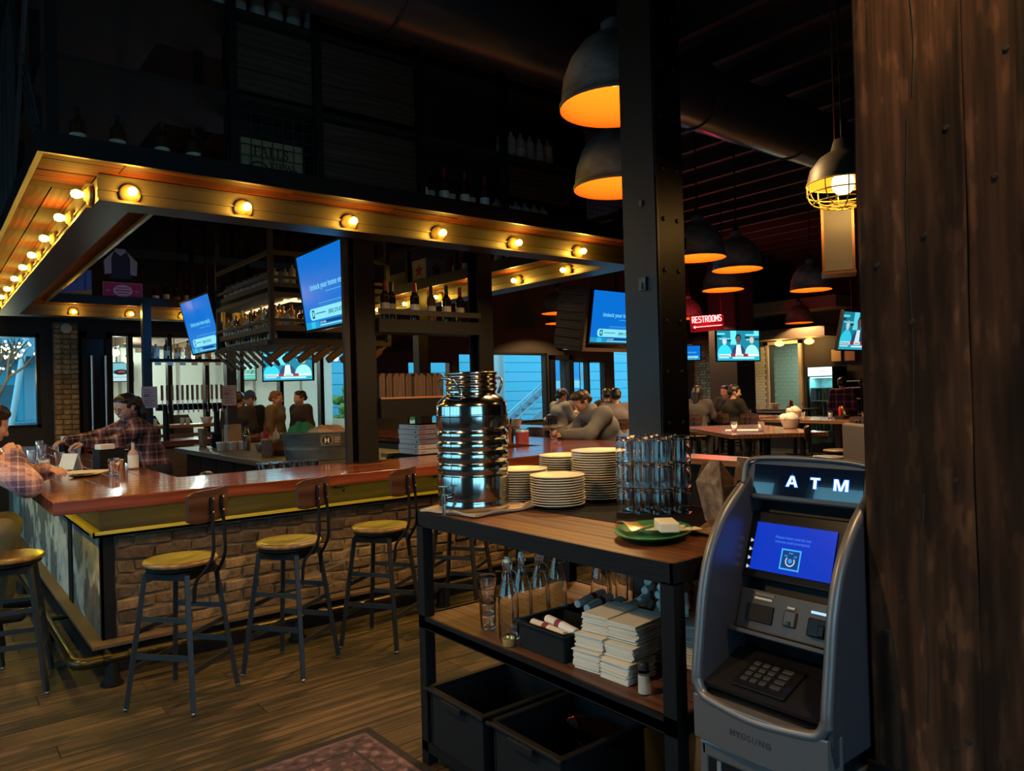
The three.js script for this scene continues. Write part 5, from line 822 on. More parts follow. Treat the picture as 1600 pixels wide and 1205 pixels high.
  if (o.zip) { const n = J.neck, c = J.chest, w = J.waist; part(P, 'zipper', tube([[0, n[1] - .02, n[2] + .085], [0, c[1] + .03, c[2] + .175 * k], [0, w[1], w[2] + .165 * k]], .006, 20, 6), M.black); part(P, 'collar', sdf([cap([-.045, n[1] - .01, n[2] - .03], [.045, n[1] - .01, n[2] - .03], .05), cap([-.06, n[1] - .02, n[2] + .03], [.06, n[1] - .02, n[2] + .03], .036), cap([0, n[1] + .03, n[2] - .02], [0, n[1] + .03, n[2] + .02], .065)], .012, .03), mat([.20, .18, .19], .9)); }
  if (o.apron) part(P, 'apron', o.apron, M.black);
  return P;
}
{
  const fab = (c, m = TX.knit) => mat(c, .92, 0, { map: m });
  // bartender reaching across the bar
  person({ label: 'bartender with ponytail in red plaid shirt reaching across the bar', pos: [1.80, 0, -7.98], turn: -1.45, detail: true, cell: .013,
    pose: { ...STAND, waist: [0, 1.10, .04], chest: [0, 1.28, .12], neck: [0, 1.44, .20], head: [.01, 1.565, .25], sh: [.18, 1.39, .17], shL: [.17, 1.38, .2], elL: [.23, 1.24, .42], wrL: [.20, 1.26, .66], elR: [-.25, 1.28, .44], wrR: [-.23, 1.27, .68], an: [.1, .09, -.04] },
    nod: .28, look: .35, shirt: mat([1, 1, 1], .9, 0, { map: TX.plaidRed }), hairstyle: 'ponytail', glasses: true, loose: .02, collar: true,
    hands: [{ d: [-.05, -.12, 1], n: [0, -1, 0], curl: .45 }, { d: [.05, -.1, 1], n: [0, -1, 0], curl: .5 }] });
  // man in a grey jacket bent over the bar end
  person({ label: 'man in grey zip jacket bent over his phone at the bar', pos: [6.22, 0, -6.06], turn: -2.0, detail: true, cell: .014, thick: 1.14,
    pose: (() => { const p = seated(.76, .3); return { ...p, hip: [0, .86, -.08], waist: [0, 1.0, -.02], chest: [0, 1.18, .08], neck: [0, 1.37, .22], head: [0, 1.475, .32], sh: [.235, 1.33, .15], el: [.30, 1.13, .34], wr: [.10, 1.12, .56], kn: [.14, .80, .20], an: [.12, .32, .20], hj: [.1, .82, -.06] }; })(),
    nod: .55, look: .1, zip: true, shirt: mat([.27, .275, .33], .92, 0, { map: TX.knit }), top: 'jacket', hairstyle: 'mop', hair: M.hairBr, loose: .03, collar: true,
    hands: [{ d: [-.6, 0, .8], n: [0, -1, 0], curl: .6 }, { d: [.6, 0, .8], n: [0, -1, 0], curl: .6 }] });
  solo('smartphone', rb(.075, .008, .15, .003), M.blackGloss, 'dark phone under the hands of man in grey jacket', 'phone', [5.56, 1.074, -6.2], .4);
  // customer with plaid sleeve at the street side
  person({ label: 'customer in mauve plaid shirt leaning on the bar corner', pos: [.14, 0, -5.76], turn: 1.48, detail: true, cell: .013,
    pose: (() => { const p = seated(.76, .2); return { ...p, chest: [0, 1.19, .10], neck: [0, 1.365, .16], head: [.0, 1.49, .2], sh: [.2, 1.31, .12], elR: [-.35, 1.135, .40], wrR: [-.20, 1.30, .33], elL: [.26, 1.14, .40], wrL: [.14, 1.17, .50], kn: [.14, .84, .28], knR: [-.36, .86, .27], anR: [-.38, .42, .2], an: [.12, .38, .26] }; })(),
    nod: .35, look: .3, shirt: mat([1, 1, 1], .9, 0, { map: TX.plaidMauve }), hairstyle: 'mop', loose: .024, collar: true, pants: mat([.10, .085, .05], .9) });
  // group beyond the beer taps
  const far = (label, pos, turn, shirt, o = {}) => person({ label, pos, turn, cell: .026, pose: o.pose || STAND, shirt: fab(shirt), loose: .024, top: 'jacket', nod: .15, ...o });
  far('man in dark jacket standing with his back to the bar island', [3.98, 0, -12.05], 2.5, [.05, .04, .045]);
  far('man in navy cap and black jacket facing the bar', [4.42, 0, -12.75], -.9, [.015, .016, .02], { cap: mat([.04, .06, .11], .9), nod: .3 });
  far('man in ginger hair beside the maroon jacket', [4.62, 0, -12.15], .8, [.30, .22, .19], { hair: mat([.18, .07, .03], .6), pose: { ...STAND } });
  far('man in maroon jacket turned aside near the news television', [5.0, 0, -11.75 - .25], -1.4, [.07, .04, .05]);
  const sit = seated(.76, .12), sitLow = seated(.76, .05);
  far('man in white shirt seated by the stair window', [9.75, 0, -10.85], 1.5, [.58, .58, .60], { pose: sitLow });
  far('person resting head on hand beside man in white shirt', [10.6, 0, -11.55], -1.6, [.26, .30, .38], { pose: sitLow, cap: mat([.04, .10, .30], .8) });
  far('dark haired diner far back near the stair window', [11.2, 0, -10.9], 2.8, [.04, .04, .05], { pose: sitLow });
  far('diner in black seen from behind the man in grey jacket', [10.2, 0, -9.95], 2.6, [.03, .03, .03], { pose: sitLow });
  far('pale shirted diner partly hidden by the steel column', [8.75, 0, -8.35], 2.4, [.38, .33, .36], { pose: sitLow });
  far('woman with long black hair in grey top under restroom sign', [10.72, 0, -8.32], 1.9, [.13, .115, .13], { pose: sit, hairstyle: 'long' });
  far('man in black seated at table in front of dark pillar', [11.1, 0, -7.85], 1.2, [.015, .014, .016], { pose: sitLow, look: -.4 });
  far('dark haired person facing man in black at the table', [12.78, 0, -9.1], -1.6, [.02, .02, .025], { pose: sitLow });
  for (const [x, z, t, l] of [[9.75, -10.85, 1.5 + Math.PI, 'bar stool under the man in white shirt'], [10.6, -11.55, 1.54, 'bar stool under the person resting head on hand'], [11.2, -10.9, -.34, 'bar stool under the far dark haired diner'], [10.2, -9.95, -.54, 'bar stool under the diner in black'], [8.75, -8.35, -.74, 'bar stool under the pale shirted diner'], [10.72, -8.32, 5.04, 'bar stool under the long haired woman'], [11.1, -7.85, 4.34, 'bar stool under the seated man in black'], [12.78, -9.1, 1.54, 'bar stool across from the man in black']]) copy(stool, [x, 0, z], t, l, 'stools under the diners');
  person({ label: 'person in checked shirt standing in front of drinks fridge', pos: [15.6, 0, -8.2], turn: 2.0, cell: .03, pose: STAND, shirt: mat([.8, .7, .75], .9, 0, { map: TX.plaidRed }) });
}
// ================================================================ INSIDE THE ISLAND
// prep counter
{
  const o = thing('prep_counter', 'concrete topped prep counter in the middle of the bar island', 'counter', [0, 0, 0]);
  part(o, 'worktop', rb(1.6, .06, 4.1, .008, 3.42, .97, -8.45), M.concrete); part(o, 'base', bb(2.75, 4.1, 0, .94, -10.4, -6.55), M.steelBlk);
  for (let k = 0; k < 6; k++) part(o, 'door', bb(2.735, 2.752, .12, .9, -10.35 + k * .63, -9.75 + k * .63), M.steel);
  const Y = 1.0;
  const tub = thing('galvanised_tub', 'oval galvanised tub with round H badge on prep counter', 'tub', [3.12, Y, -6.98], -.35);
  const el = (pts, s = 44) => lathe(pts, s).scale(1, 1, .62);
  part(tub, 'wall', el([[0, 0], [.35, 0], [.352, .01], [.365, .11], [.372, .113], [.366, .117], [.37, .16], [.377, .163], [.371, .167], [.385, .255], [.396, .262], [.396, .274], [.385, .276], [.372, .26], [.345, .02], [0, .018]]), M.zinc);
  part(tub, 'rim', new THREE.TorusGeometry(.392, .009, 8, 50).rotateX(Math.PI / 2).scale(1, 1, .62).translate(0, .27, 0), M.zinc);
  const ht = canvasTex(192, 128, (x, w, h) => { x.fillStyle = '#57514a'; x.fillRect(0, 0, w, h); x.fillStyle = '#8a6a2c'; x.beginPath(); x.ellipse(64, 64, 60, 52, 0, 0, 7); x.fill(); x.fillStyle = '#171412'; x.beginPath(); x.ellipse(64, 64, 44, 46, 0, 0, 7); x.fill(); txt(x, 'H', 64, 90, 'bold 72px sans-serif', '#e8dcc4', 'center'); x.fillStyle = '#a88a84'; x.fillRect(134, 36, 52, 10); x.fillRect(134, 56, 52, 10); x.fillRect(134, 76, 40, 10); });
  const bd = part(tub, 'badge', new THREE.PlaneGeometry(.20, .12, 8, 1), mat([1, 1, 1], .5, 0, { map: ht })); { const p = bd.geometry.attributes.position; for (let i = 0; i < p.count; i++) { const x = p.getX(i) + .06; p.setXYZ(i, x, p.getY(i) + .20, .62 * Math.sqrt(.387 * .387 - x * x) + .002); } bd.geometry.computeVertexNormals(); }
  for (const s of [-1, 1]) part(tub, 'handle', tube([[s * .39, .22, -.05], [s * .43, .21, -.04], [s * .435, .20, 0], [s * .43, .21, .04], [s * .39, .22, .05]], .006, 16, 6), M.zinc);
  const heap = (w, h, d, seed) => { const g = new THREE.SphereGeometry(1, 26, 18), p = g.attributes.position, n = vnoise(16, seed); for (let i = 0; i < p.count; i++) { const x = p.getX(i), y = p.getY(i), z = p.getZ(i), q = .72 + .55 * sampleN(n, 16, x * 3 + 8, z * 3 + y * 2 + 8); p.setXYZ(i, x * w * q, Math.max(-.2, y) * h * q, z * d * q); } g.computeVertexNormals(); return g; };
  solo('green_towel', heap(.15, .13, .13, 4), M.greenCloth, 'crumpled green towel in the galvanised tub', 'towel', [2.98, Y + .24, -7.1]); solo('pink_towel', heap(.2, .09, .14, 9), M.pinkCloth, 'crumpled peach towel in the galvanised tub', 'towel', [3.2, Y + .25, -7.0], .5); solo('cream_towel', heap(.14, .07, .12, 14), M.cloth, 'crumpled cream towel in the galvanised tub', 'towel', [3.08, Y + .25, -6.9], .9);
  solo('woven_basket', mg(lathe([[0, 0], [.12, 0], [.15, .06], [.155, .062], [.15, .07], [.115, .012], [0, .01]], 30), tube([[-.15, .06, 0], [-.1, .15, 0], [0, .18, 0], [.1, .15, 0], [.15, .06, 0]], .01, 24, 6)), mat([.14, .06, .03], .7, 0, { map: TX.wood }), 'brown wicker basket with handle behind the green towel', 'basket', [3.12, Y, -7.85], .4);
  solo('tan_cup', lathe([[0, 0], [.045, 0], [.062, .24], [.066, .243], [.06, .245], [.042, .01], [0, .01]], 24), M.card, 'tall tan paper cup at the far end of prep counter', 'cup', [2.9, Y, -10.2]);
  for (let k = 0; k < 6; k++) solo('dark_bowl', lathe([[0, 0], [.07, 0], [.10, .03], [.105, .03], [.07, .006], [0, .005]], 22), M.dark, 'dark bowl in the nested pile beside the tan cup', 'bowl', [3.02, Y + k * .03, -9.95], 0, 'nested dark bowls');
  const fo = thing('paper_holder', 'tan paper stack in upright holder on prep counter', 'holder', [3.10, Y, -9.62], .5); part(fo, 'sheets', bx(.24, .30, .06, 0, .15, 0), mat([.42, .33, .25], .9)); part(fo, 'backing', bx(.26, .24, .02, 0, .12, -.045), M.card);
  for (let k = 0; k < 3; k++) { const d = thing('deli_tub', 'pale plastic deli tub with lid on prep counter', 'tub', [2.86 + k * .12, Y, -9.3 + k * .02], 0, 'deli tubs on the prep counter'); part(d, 'container', cy(.05, .06, .09, 0, .045, 0, 18), mat([.5, .40, .32], .5)); part(d, 'lid', cy(.064, .064, .012, 0, .096, 0, 18), M.white); }
  const sh = thing('cocktail_shaker', 'steel cocktail shaker on the prep counter', 'shaker', [3.06, Y, -8.98]); part(sh, 'body', lathe([[0, 0], [.038, 0], [.05, .18], [.046, .2], [0, .2]], 24), M.chrome); part(sh, 'cap', lathe([[.046, .2], [.03, .245], [.022, .25], [.022, .28], [0, .285]], 20), M.chrome);
  const rbt = thing('red_squeeze_bottle', 'red squeeze bottle on the prep counter', 'bottle', [3.32, Y, -9.1]); part(rbt, 'bottle_body', lathe([[0, 0], [.045, 0], [.048, .02], [.046, .19], [.03, .21], [0, .21]], 20), M.red); part(rbt, 'nozzle', cy(.02, .005, .07, 0, .245, 0, 12), M.red);
  const gs = thing('green_squeeze_bottle', 'white squeeze bottle with label behind the red one', 'bottle', [3.48, Y, -9.15]); part(gs, 'bottle_body', lathe([[0, 0], [.04, 0], [.042, .16], [.02, .2], [0, .2]], 20), M.white); part(gs, 'nozzle', cy(.014, .004, .06, 0, .22, 0, 12), M.white);
  const cd = thing('wooden_caddy', 'reddish brown condiment caddy holding an orange on prep counter', 'caddy', [2.98, Y, -7.92], .5); part(cd, 'box', mg(bx(.2, .14, .012, 0, .07, .07), bx(.2, .14, .012, 0, .07, -.07), bx(.012, .17, .14, -.1, .085, 0), bx(.012, .17, .14, .1, .085, 0), bx(.2, .012, .14, 0, .006, 0)), mat([.24, .09, .035], .5, 0, { map: TX.wood })); solo('orange_fruit', sph(.045, 0, 0, 0, 1, .95, 1, 18, 12), M.orange, 'orange in the reddish condiment caddy', 'fruit', [2.95, Y + .15, -7.93]);
  for (let k = 0; k < 2; k++) solo('garlic_basket', lathe([[0, 0], [.08, 0], [.12, .08], [.125, .08], [.09, .01], [0, .01]], 22), mat([.3, .18, .1], .7), 'small tan basket beside the cocktail shaker', 'basket', [3.18 + k * .3, Y, -8.72 - k * .5], 0, 'tan baskets on the prep counter');
  for (let k = 0; k < 12; k++) { const r = rng(k + 60); solo('garlic_bulb', sph(.03, 0, 0, 0, 1, .85, 1, 10, 8), mat([.55, .42, .3], .8), 'pale bulb heaped in a small tan basket', 'garlic', [3.18 + (k % 2) * .3 + (r() - .5) * .1, Y + .08 + (k % 3) * .02, -8.72 - (k % 2) * .5 + (r() - .5) * .1], 0, 'bulbs in tan baskets'); }
}
// speed rail under the bar: glassware and tools at the inner bar edge
{
  const o = thing('glass_shelf', 'steel under bar shelf behind the front bar top', 'shelf', [0, 0, 0]); part(o, 'tray', bb(1.5, 4.85, .82, .84, -6.25, -5.72), M.stainless); part(o, 'lip', mg(bb(1.5, 4.85, .84, .87, -6.26, -6.25)), M.stainless); part(o, 'support', mg(bb(1.5, 1.54, 0, .82, -6.2, -5.8), bb(4.8, 4.85, 0, .82, -6.2, -5.8), bb(3.0, 3.04, 0, .82, -6.2, -5.8)), M.steel);
  const tumb = lathe([[0, 0], [.03, 0], [.033, .004], [.038, .11], [.036, .112], [.03, .008], [0, .007]], 20), G = M.glass;
  const t = solo('rocks_glass', tumb, G, 'clear glass standing on the under bar shelf', 'glass', [1.62, .84, -5.85], 0, 'glasses on the under bar shelf');
  for (let k = 1; k < 26; k++) copy(t, [1.62 + (k % 13) * .095, .84 + (k > 20 ? .0 : 0), -5.85 - Math.floor(k / 13) * .1]);
  const tw = lathe([[0, .13], [.034, .13], [.037, .126], [.034, 0], [.031, 0], [.033, .12], [0, .122]], 20); const u = solo('upturned_glass', tw, G, 'upturned glass drying behind the bar top near steel post', 'glass', [2.2, .955, -6.05], 0, 'upturned glasses behind the bar top');
  for (let k = 1; k < 12; k++) copy(u, [2.2 + (k % 6) * .085, .955, -6.05 - Math.floor(k / 6) * .09]);
  solo('drainer_tray', mg(bb(2.14, 2.7, .93, .955, -6.2, -6.0), bb(2.2, 2.24, .84, .93, -6.15, -6.05), bb(2.6, 2.64, .84, .93, -6.15, -6.05)), M.stainless, 'steel drainer tray under the upturned glasses', 'tray');
  const tap = thing('sink_tap', 'chrome sink tap behind the bar top corner', 'tap', [1.72, .84, -6.15]); part(tap, 'spout', tube([[0, 0, 0], [0, .16, 0], [.02, .2, 0], [.08, .2, 0], [.11, .15, 0]], .012, 26, 10), M.chrome); for (const s of [-1, 1]) part(tap, 'lever', rod([0, .03, 0], [0, .06, s * .07], .008, 8), M.chrome);
}
// counter at the back of the front bar with pizza boxes
{
  const o = thing('back_counter', 'grey steel counter section behind the front bar', 'counter', [0, 0, 0]); part(o, 'worktop', bb(3.45, 4.85, 1.03, 1.065, -6.39, -6.27), M.stainless); part(o, 'body', bb(3.5, 4.8, 0, 1.03, -6.38, -6.3), M.steelBlk);
  const tx = canvasTex(256, 64, (x, w, h) => { x.fillStyle = '#d8cdd0'; x.fillRect(0, 0, w, h); x.fillStyle = '#8a4a52'; for (const q of [14, 26, 40]) x.fillRect(q, 22, 8, 18); x.fillRect(150, 26, 60, 6); x.fillStyle = '#3a2a2e'; x.fillRect(0, 60, w, 4); });
  const r = rng(9), LB = ['bottom', 'second', 'third', 'fourth', 'fifth', 'topmost'];
  for (let k = 0; k < 6; k++) { const b = thing('pizza_box', `white pizza box, ${LB[k]} ${k && k < 5 ? 'from the bottom ' : ''}in the stack behind bar top`, 'pizza box', [3.72 + (r() - .5) * .02, 1.07 + k * .045, -6.02 + (r() - .5) * .02], 0, 'stacked pizza boxes'); part(b, 'carton', bx(.36, .042, .36, 0, .022, 0), mat([.62, .56, .55], .8)); part(b, 'lid_flap', bx(.364, .004, .364, 0, .041, 0), mat([.66, .60, .58], .8)); part(b, 'front_print', new THREE.PlaneGeometry(.355, .036).translate(0, .021, .1815), mat([1, 1, 1], .8, 0, { map: tx })); part(b, 'tab', bx(.004, .014, .014, -.1815, .024, .13), M.black); }
  solo('box_support', bb(3.5, 3.95, .84, 1.07, -6.22, -5.84), M.steelBlk, 'black block under the stacked pizza boxes', 'block');
}
// shelves between the front steel posts: wine above, menus below
{
  const o = thing('wall_shelf', 'dark shelf unit between the two front steel posts', 'shelf', [0, 0, 0]);
  part(o, 'upper_shelf', bb(2.96, 4.0, 2.14, 2.25, -5.70, -5.46), M.steelBlk); part(o, 'guard_rail', bb(2.96, 4.0, 2.29, 2.335, -5.475, -5.46), M.steel); part(o, 'lower_shelf', bb(2.96, 4.0, 1.43, 1.59, -5.70, -5.46), M.steelBlk); part(o, 'shelf_lip', bb(2.96, 4.0, 1.585, 1.60, -5.47, -5.455), mat([.25, .12, .06], .5));
  [[3.08, 0, 0, 1], [3.17, 1, 1, 1], [3.37, 1, 0, 0], [3.57, 3, 1, 1], [3.70, 1, 1, 1], [3.88, 1, 0, 1]].forEach(([x, g, f, l], i) => bottle('wine', M.glassDk[g], M.foil[f], M.label[l], [x, 2.25, -5.57 - (i % 2) * .05], ['dark wine bottle with red cap next to front steel post', 'dark wine bottle with black cap near front steel post', 'dark wine bottle with red cap and white label, third on shelf', 'amber wine bottle fourth on the post shelf', 'dark wine bottle with black cap, fifth on the post shelf', 'dark wine bottle with red cap next to second steel post'][i], 'wine bottles between the steel posts', 1.05));
  const mn = mat([.10, .042, .03], .65, 0, { map: TX.wood }), mn2 = mat([.075, .03, .022], .65, 0, { map: TX.wood });
  const pale = mat([.20, .14, .12], .7);
  for (let k = 0; k < 10; k++) { const b = thing('menu_board', 'reddish wooden menu board standing on the lower post shelf', 'menu board', [3.02 + k * .062 + (k > 4 ? .02 : 0), 1.592, -5.60], (k % 3 - 1) * .06, 'wooden menu boards on shelf'); const fl = k > 4 ? -1 : 1; part(b, 'board', uvm(prism([[-.022, 0], [.022, 0], [.022, fl > 0 ? .205 : .185], [.01 * fl, .205], [-.01 * fl, .205], [-.022, fl > 0 ? .185 : .205]], .07, .002), 'y', 1.2, 2, k * .1), k % 3 === 1 ? mn2 : mn); part(b, 'edge', bb(-.0265, -.0245, .004, .18, .002, .07), pale, 'pale board edge'); }
}
// hanging bottle tower
{
  const o = thing('bottle_tower', 'hanging dark steel bottle shelf tower above the prep counter', 'shelf tower', [0, 0, 0]);
  const x0 = 2.95, x1 = 4.35, z0 = -9.6, z1 = -7.8;
  for (const x of [x0, x1]) for (const z of [z0, z1]) part(o, 'upright', bx(.05, 2.46, .05, x, 3.46, z), mat([.025, .02, .018], .6));
  const shelf = (y, t, m = mat([.035, .026, .02], .6)) => part(o, 'shelf', bb(x0, x1, y - t, y, z0, z1), m); shelf(2.86, .05); shelf(2.76, .04); shelf(2.40, .06, mat([.16, .10, .06], .6, 0, { map: TX.wood })); shelf(2.26, .03);
  const rail = (y, h = .03) => part(o, 'rail', mg(bb(x0 - .03, x0 - .01, y, y + h, z0, z1), bb(x0, x1, y, y + h, z1 + .01, z1 + .03)), mat([.05, .032, .024], .6)); rail(3.15, .05); rail(2.90); rail(2.70, .05); rail(2.44); part(o, 'hook_rail', mg(bb(x0 - .05, x0 + .02, 2.19, 2.235, z0, z1), bb(x0, x1, 2.19, 2.235, z1 - .02, z1 + .05)), mat([.05, .032, .024], .6));
  part(o, 'back_panel', bb(3.6, 3.63, 2.26, 3.2, z0 + .1, z1 - .3), M.dark);
  part(o, 'lamp_strip', mg(bb(x0 + .30, x0 + .33, 2.695, 2.715, z0 + .1, z1 - .1)), glow([1, .6, .25], 1.5)); { const l = new THREE.RectAreaLight(lin(1, .6, .26), 11, .03, 1.6); l.position.set(x0 + .315, 2.69, (z0 + z1) / 2); l.rotation.x = -Math.PI / 2; o.add(l); const l2 = new THREE.RectAreaLight(lin(1, .6, .26), 11, 1.0, .03); l2.position.set(x0 + .75, 2.69, z1 - .28); l2.rotation.x = -Math.PI / 2; o.add(l2); part(o, 'lamp_strip', bb(x0 + .25, x0 + 1.25, 2.695, 2.715, z1 - .295, z1 - .265), glow([1, .6, .25], 1.5)); }
  const r = rng(4), K = ['spirit', 'square', 'wine'];
  const gl = [M.glassAmb, M.glassClr, M.glassDk[0], M.glassAmb, M.glassDk[3]];
  for (let k = 0; k < 17; k++) for (let row = 0; row < 2; row++) bottle('square', M.glassClr, M.foil[k % 2 ? 1 : 2], M.label[k % 2], [x0 + .08 + row * .12, 2.862, z0 + .1 + k * .1], 'small clear bottle on the top tier of bottle tower', 'small bottles on the tower top tier', .8);
  for (let k = 0; k < 16; k++) for (let row = 0; row < 2; row++) bottle(K[(k + row) % 3], gl[(k * 3 + row) % 5], M.foil[k % 3], M.label[(k + row) % 3], [x0 + .08 + row * .13, 2.402, z0 + .12 + k * .105], 'liquor bottle on the amber middle tier of tower', 'liquor bottles on the tower middle tier', .85);
  for (let k = 0; k < 16; k++) bottle('square', gl[(k * 2) % 5], M.foil[k % 3], M.label[k % 2], [x0 + .08, 2.262, z0 + .12 + k * .105], 'short bottle on the lowest tier of tower', 'short bottles on the tower lowest tier', .37);
  for (let k = 0; k < 9; k++) { bottle('spirit', M.glassClr, M.foil[1], M.label[0], [x0 + .28 + k * .11, 2.862, z1 - .1], 'clear bottle on the end face of tower top tier', 'bottles on the tower end face', .9); bottle(K[k % 2], gl[(k * 2) % 5], M.foil[k % 3], M.label[k % 2], [x0 + .26 + k * .11, 2.402, z1 - .1], 'amber bottle on the end face of tower middle tier', 'bottles on the tower end face', .9); }
  // wooden paddles hanging below
  const pg = uvm(prism([[-.022, -.20], [.022, -.20], [.03, -.18], [.03, -.02], [.012, .0], [.01, .06], [-.01, .06], [-.012, 0], [-.03, -.02], [-.03, -.18]], .024, .003), 'y', 2, 3), pm = mat([.36, .19, .12], .45, 0, { map: TX.wood });
  const pad = thing('wooden_paddle', 'wooden tasting paddle hanging under the street face of tower', 'paddle', [0, 0, 0], 0, 'wooden paddles under the tower'); part(pad, 'board', pg, pm); part(pad, 'hook', tube([[0, .05, .012], [0, .09, .012], [.012, .10, .012], [.012, .085, .012]], .003, 10, 5), M.steel);
  for (let k = 0; k < 8; k++) { const q = k ? copy(pad, [0, 0, 0]) : pad; q.position.set(x0 - .03, 2.15, z0 + .15 + k * .215); q.rotation.set(.75, -1.9, .25, 'YXZ'); q.scale.setScalar(1.15); }
  for (let k = 0; k < 8; k++) { const q = copy(pad, [0, 0, 0], 0, 'wooden tasting paddle hanging under the end face of tower'); q.position.set(x0 + .12 + k * .165, 2.15, z1 + .02); q.rotation.set(.1, .2, -.95, 'YXZ'); }
}
// beer taps, shelf above and notices
{
  const o = thing('tap_tower', 'black beam beer tap tower on the far bar', 'tap tower', [0, 0, 0]); part(o, 'beam', rb(.92, .09, .12, .01, 3.0, 1.53, -11.05), M.blackGloss); for (const x of [2.66, 3.34]) part(o, 'pillar_leg', cy(.04, .04, .42, x, 1.28, -11.05, 14), M.steelBlk);
  const tw = [mat([.34, .18, .11], .5, 0, { map: TX.wood }), mat([.46, .28, .17], .5, 0, { map: TX.wood }), mat([.55, .45, .2], .4)];
  for (let k = 0; k < 13; k++) { const x = 2.60 + k * .066; part(o, 'handle', rb(.034, .21, .02, .006, x, 1.73, -10.98, 1), tw[[0, 0, 1, 0, 1, 0, 0, 1, 2, 0, 1, 0, 0][k]]); part(o, 'faucet', [rod([x, 1.53, -11.0], [x, 1.54, -10.95], .012, 8), rod([x, 1.55, -10.96], [x, 1.45, -10.94], .008, 8), rod([x, 1.55, -10.97], [x, 1.63, -10.98], .006, 8)], M.chrome); }
  const s = thing('bottle_shelf', 'dark shelf of bottles above the beer taps', 'shelf', [0, 0, 0]); part(s, 'board', bb(2.48, 3.5, 2.16, 2.2, -11.2, -11.0), M.steelBlk); part(s, 'light_strip', mg(...[0, 1, 2, 3, 4, 5].map(k => bb(2.52 + k * .16, 2.6 + k * .16, 2.11, 2.155, -11.0, -10.995))), M.label[0]);
  for (let k = 0; k < 7; k++) bottle(k % 2 ? 'spirit' : 'square', [M.glassClr, M.glassDk[0], M.glassAmb][k % 3], M.foil[1], M.label[k % 2], [2.56 + k * .14, 2.2, -11.1], 'liquor bottle on the shelf above beer taps', 'bottles above the beer taps');
  const nt = canvasTex(96, 128, (x, w, h) => { x.fillStyle = '#b79aa0'; x.fillRect(0, 0, w, h); x.fillStyle = '#6b565c'; for (let k = 0; k < 8; k++) x.fillRect(14, 18 + k * 13, 40 + (k * 17) % 30, 4); x.fillRect(14, 50, 30, 7); });
  for (const [x, z, l] of [[2.44, -10.98, 'printed notice taped to slim post beside bartender'], [3.50, -10.98, 'printed notice board near the end of beer taps']]) { const p = thing('paper_notice', l, 'notice', [x, 1.53, z]); part(p, 'sheet', bx(.2, .29, .006, 0, .145, 0), M.paper); part(p, 'print', new THREE.PlaneGeometry(.195, .285).translate(0, .145, .004), mat([1, 1, 1], .8, 0, { map: nt })); }
}
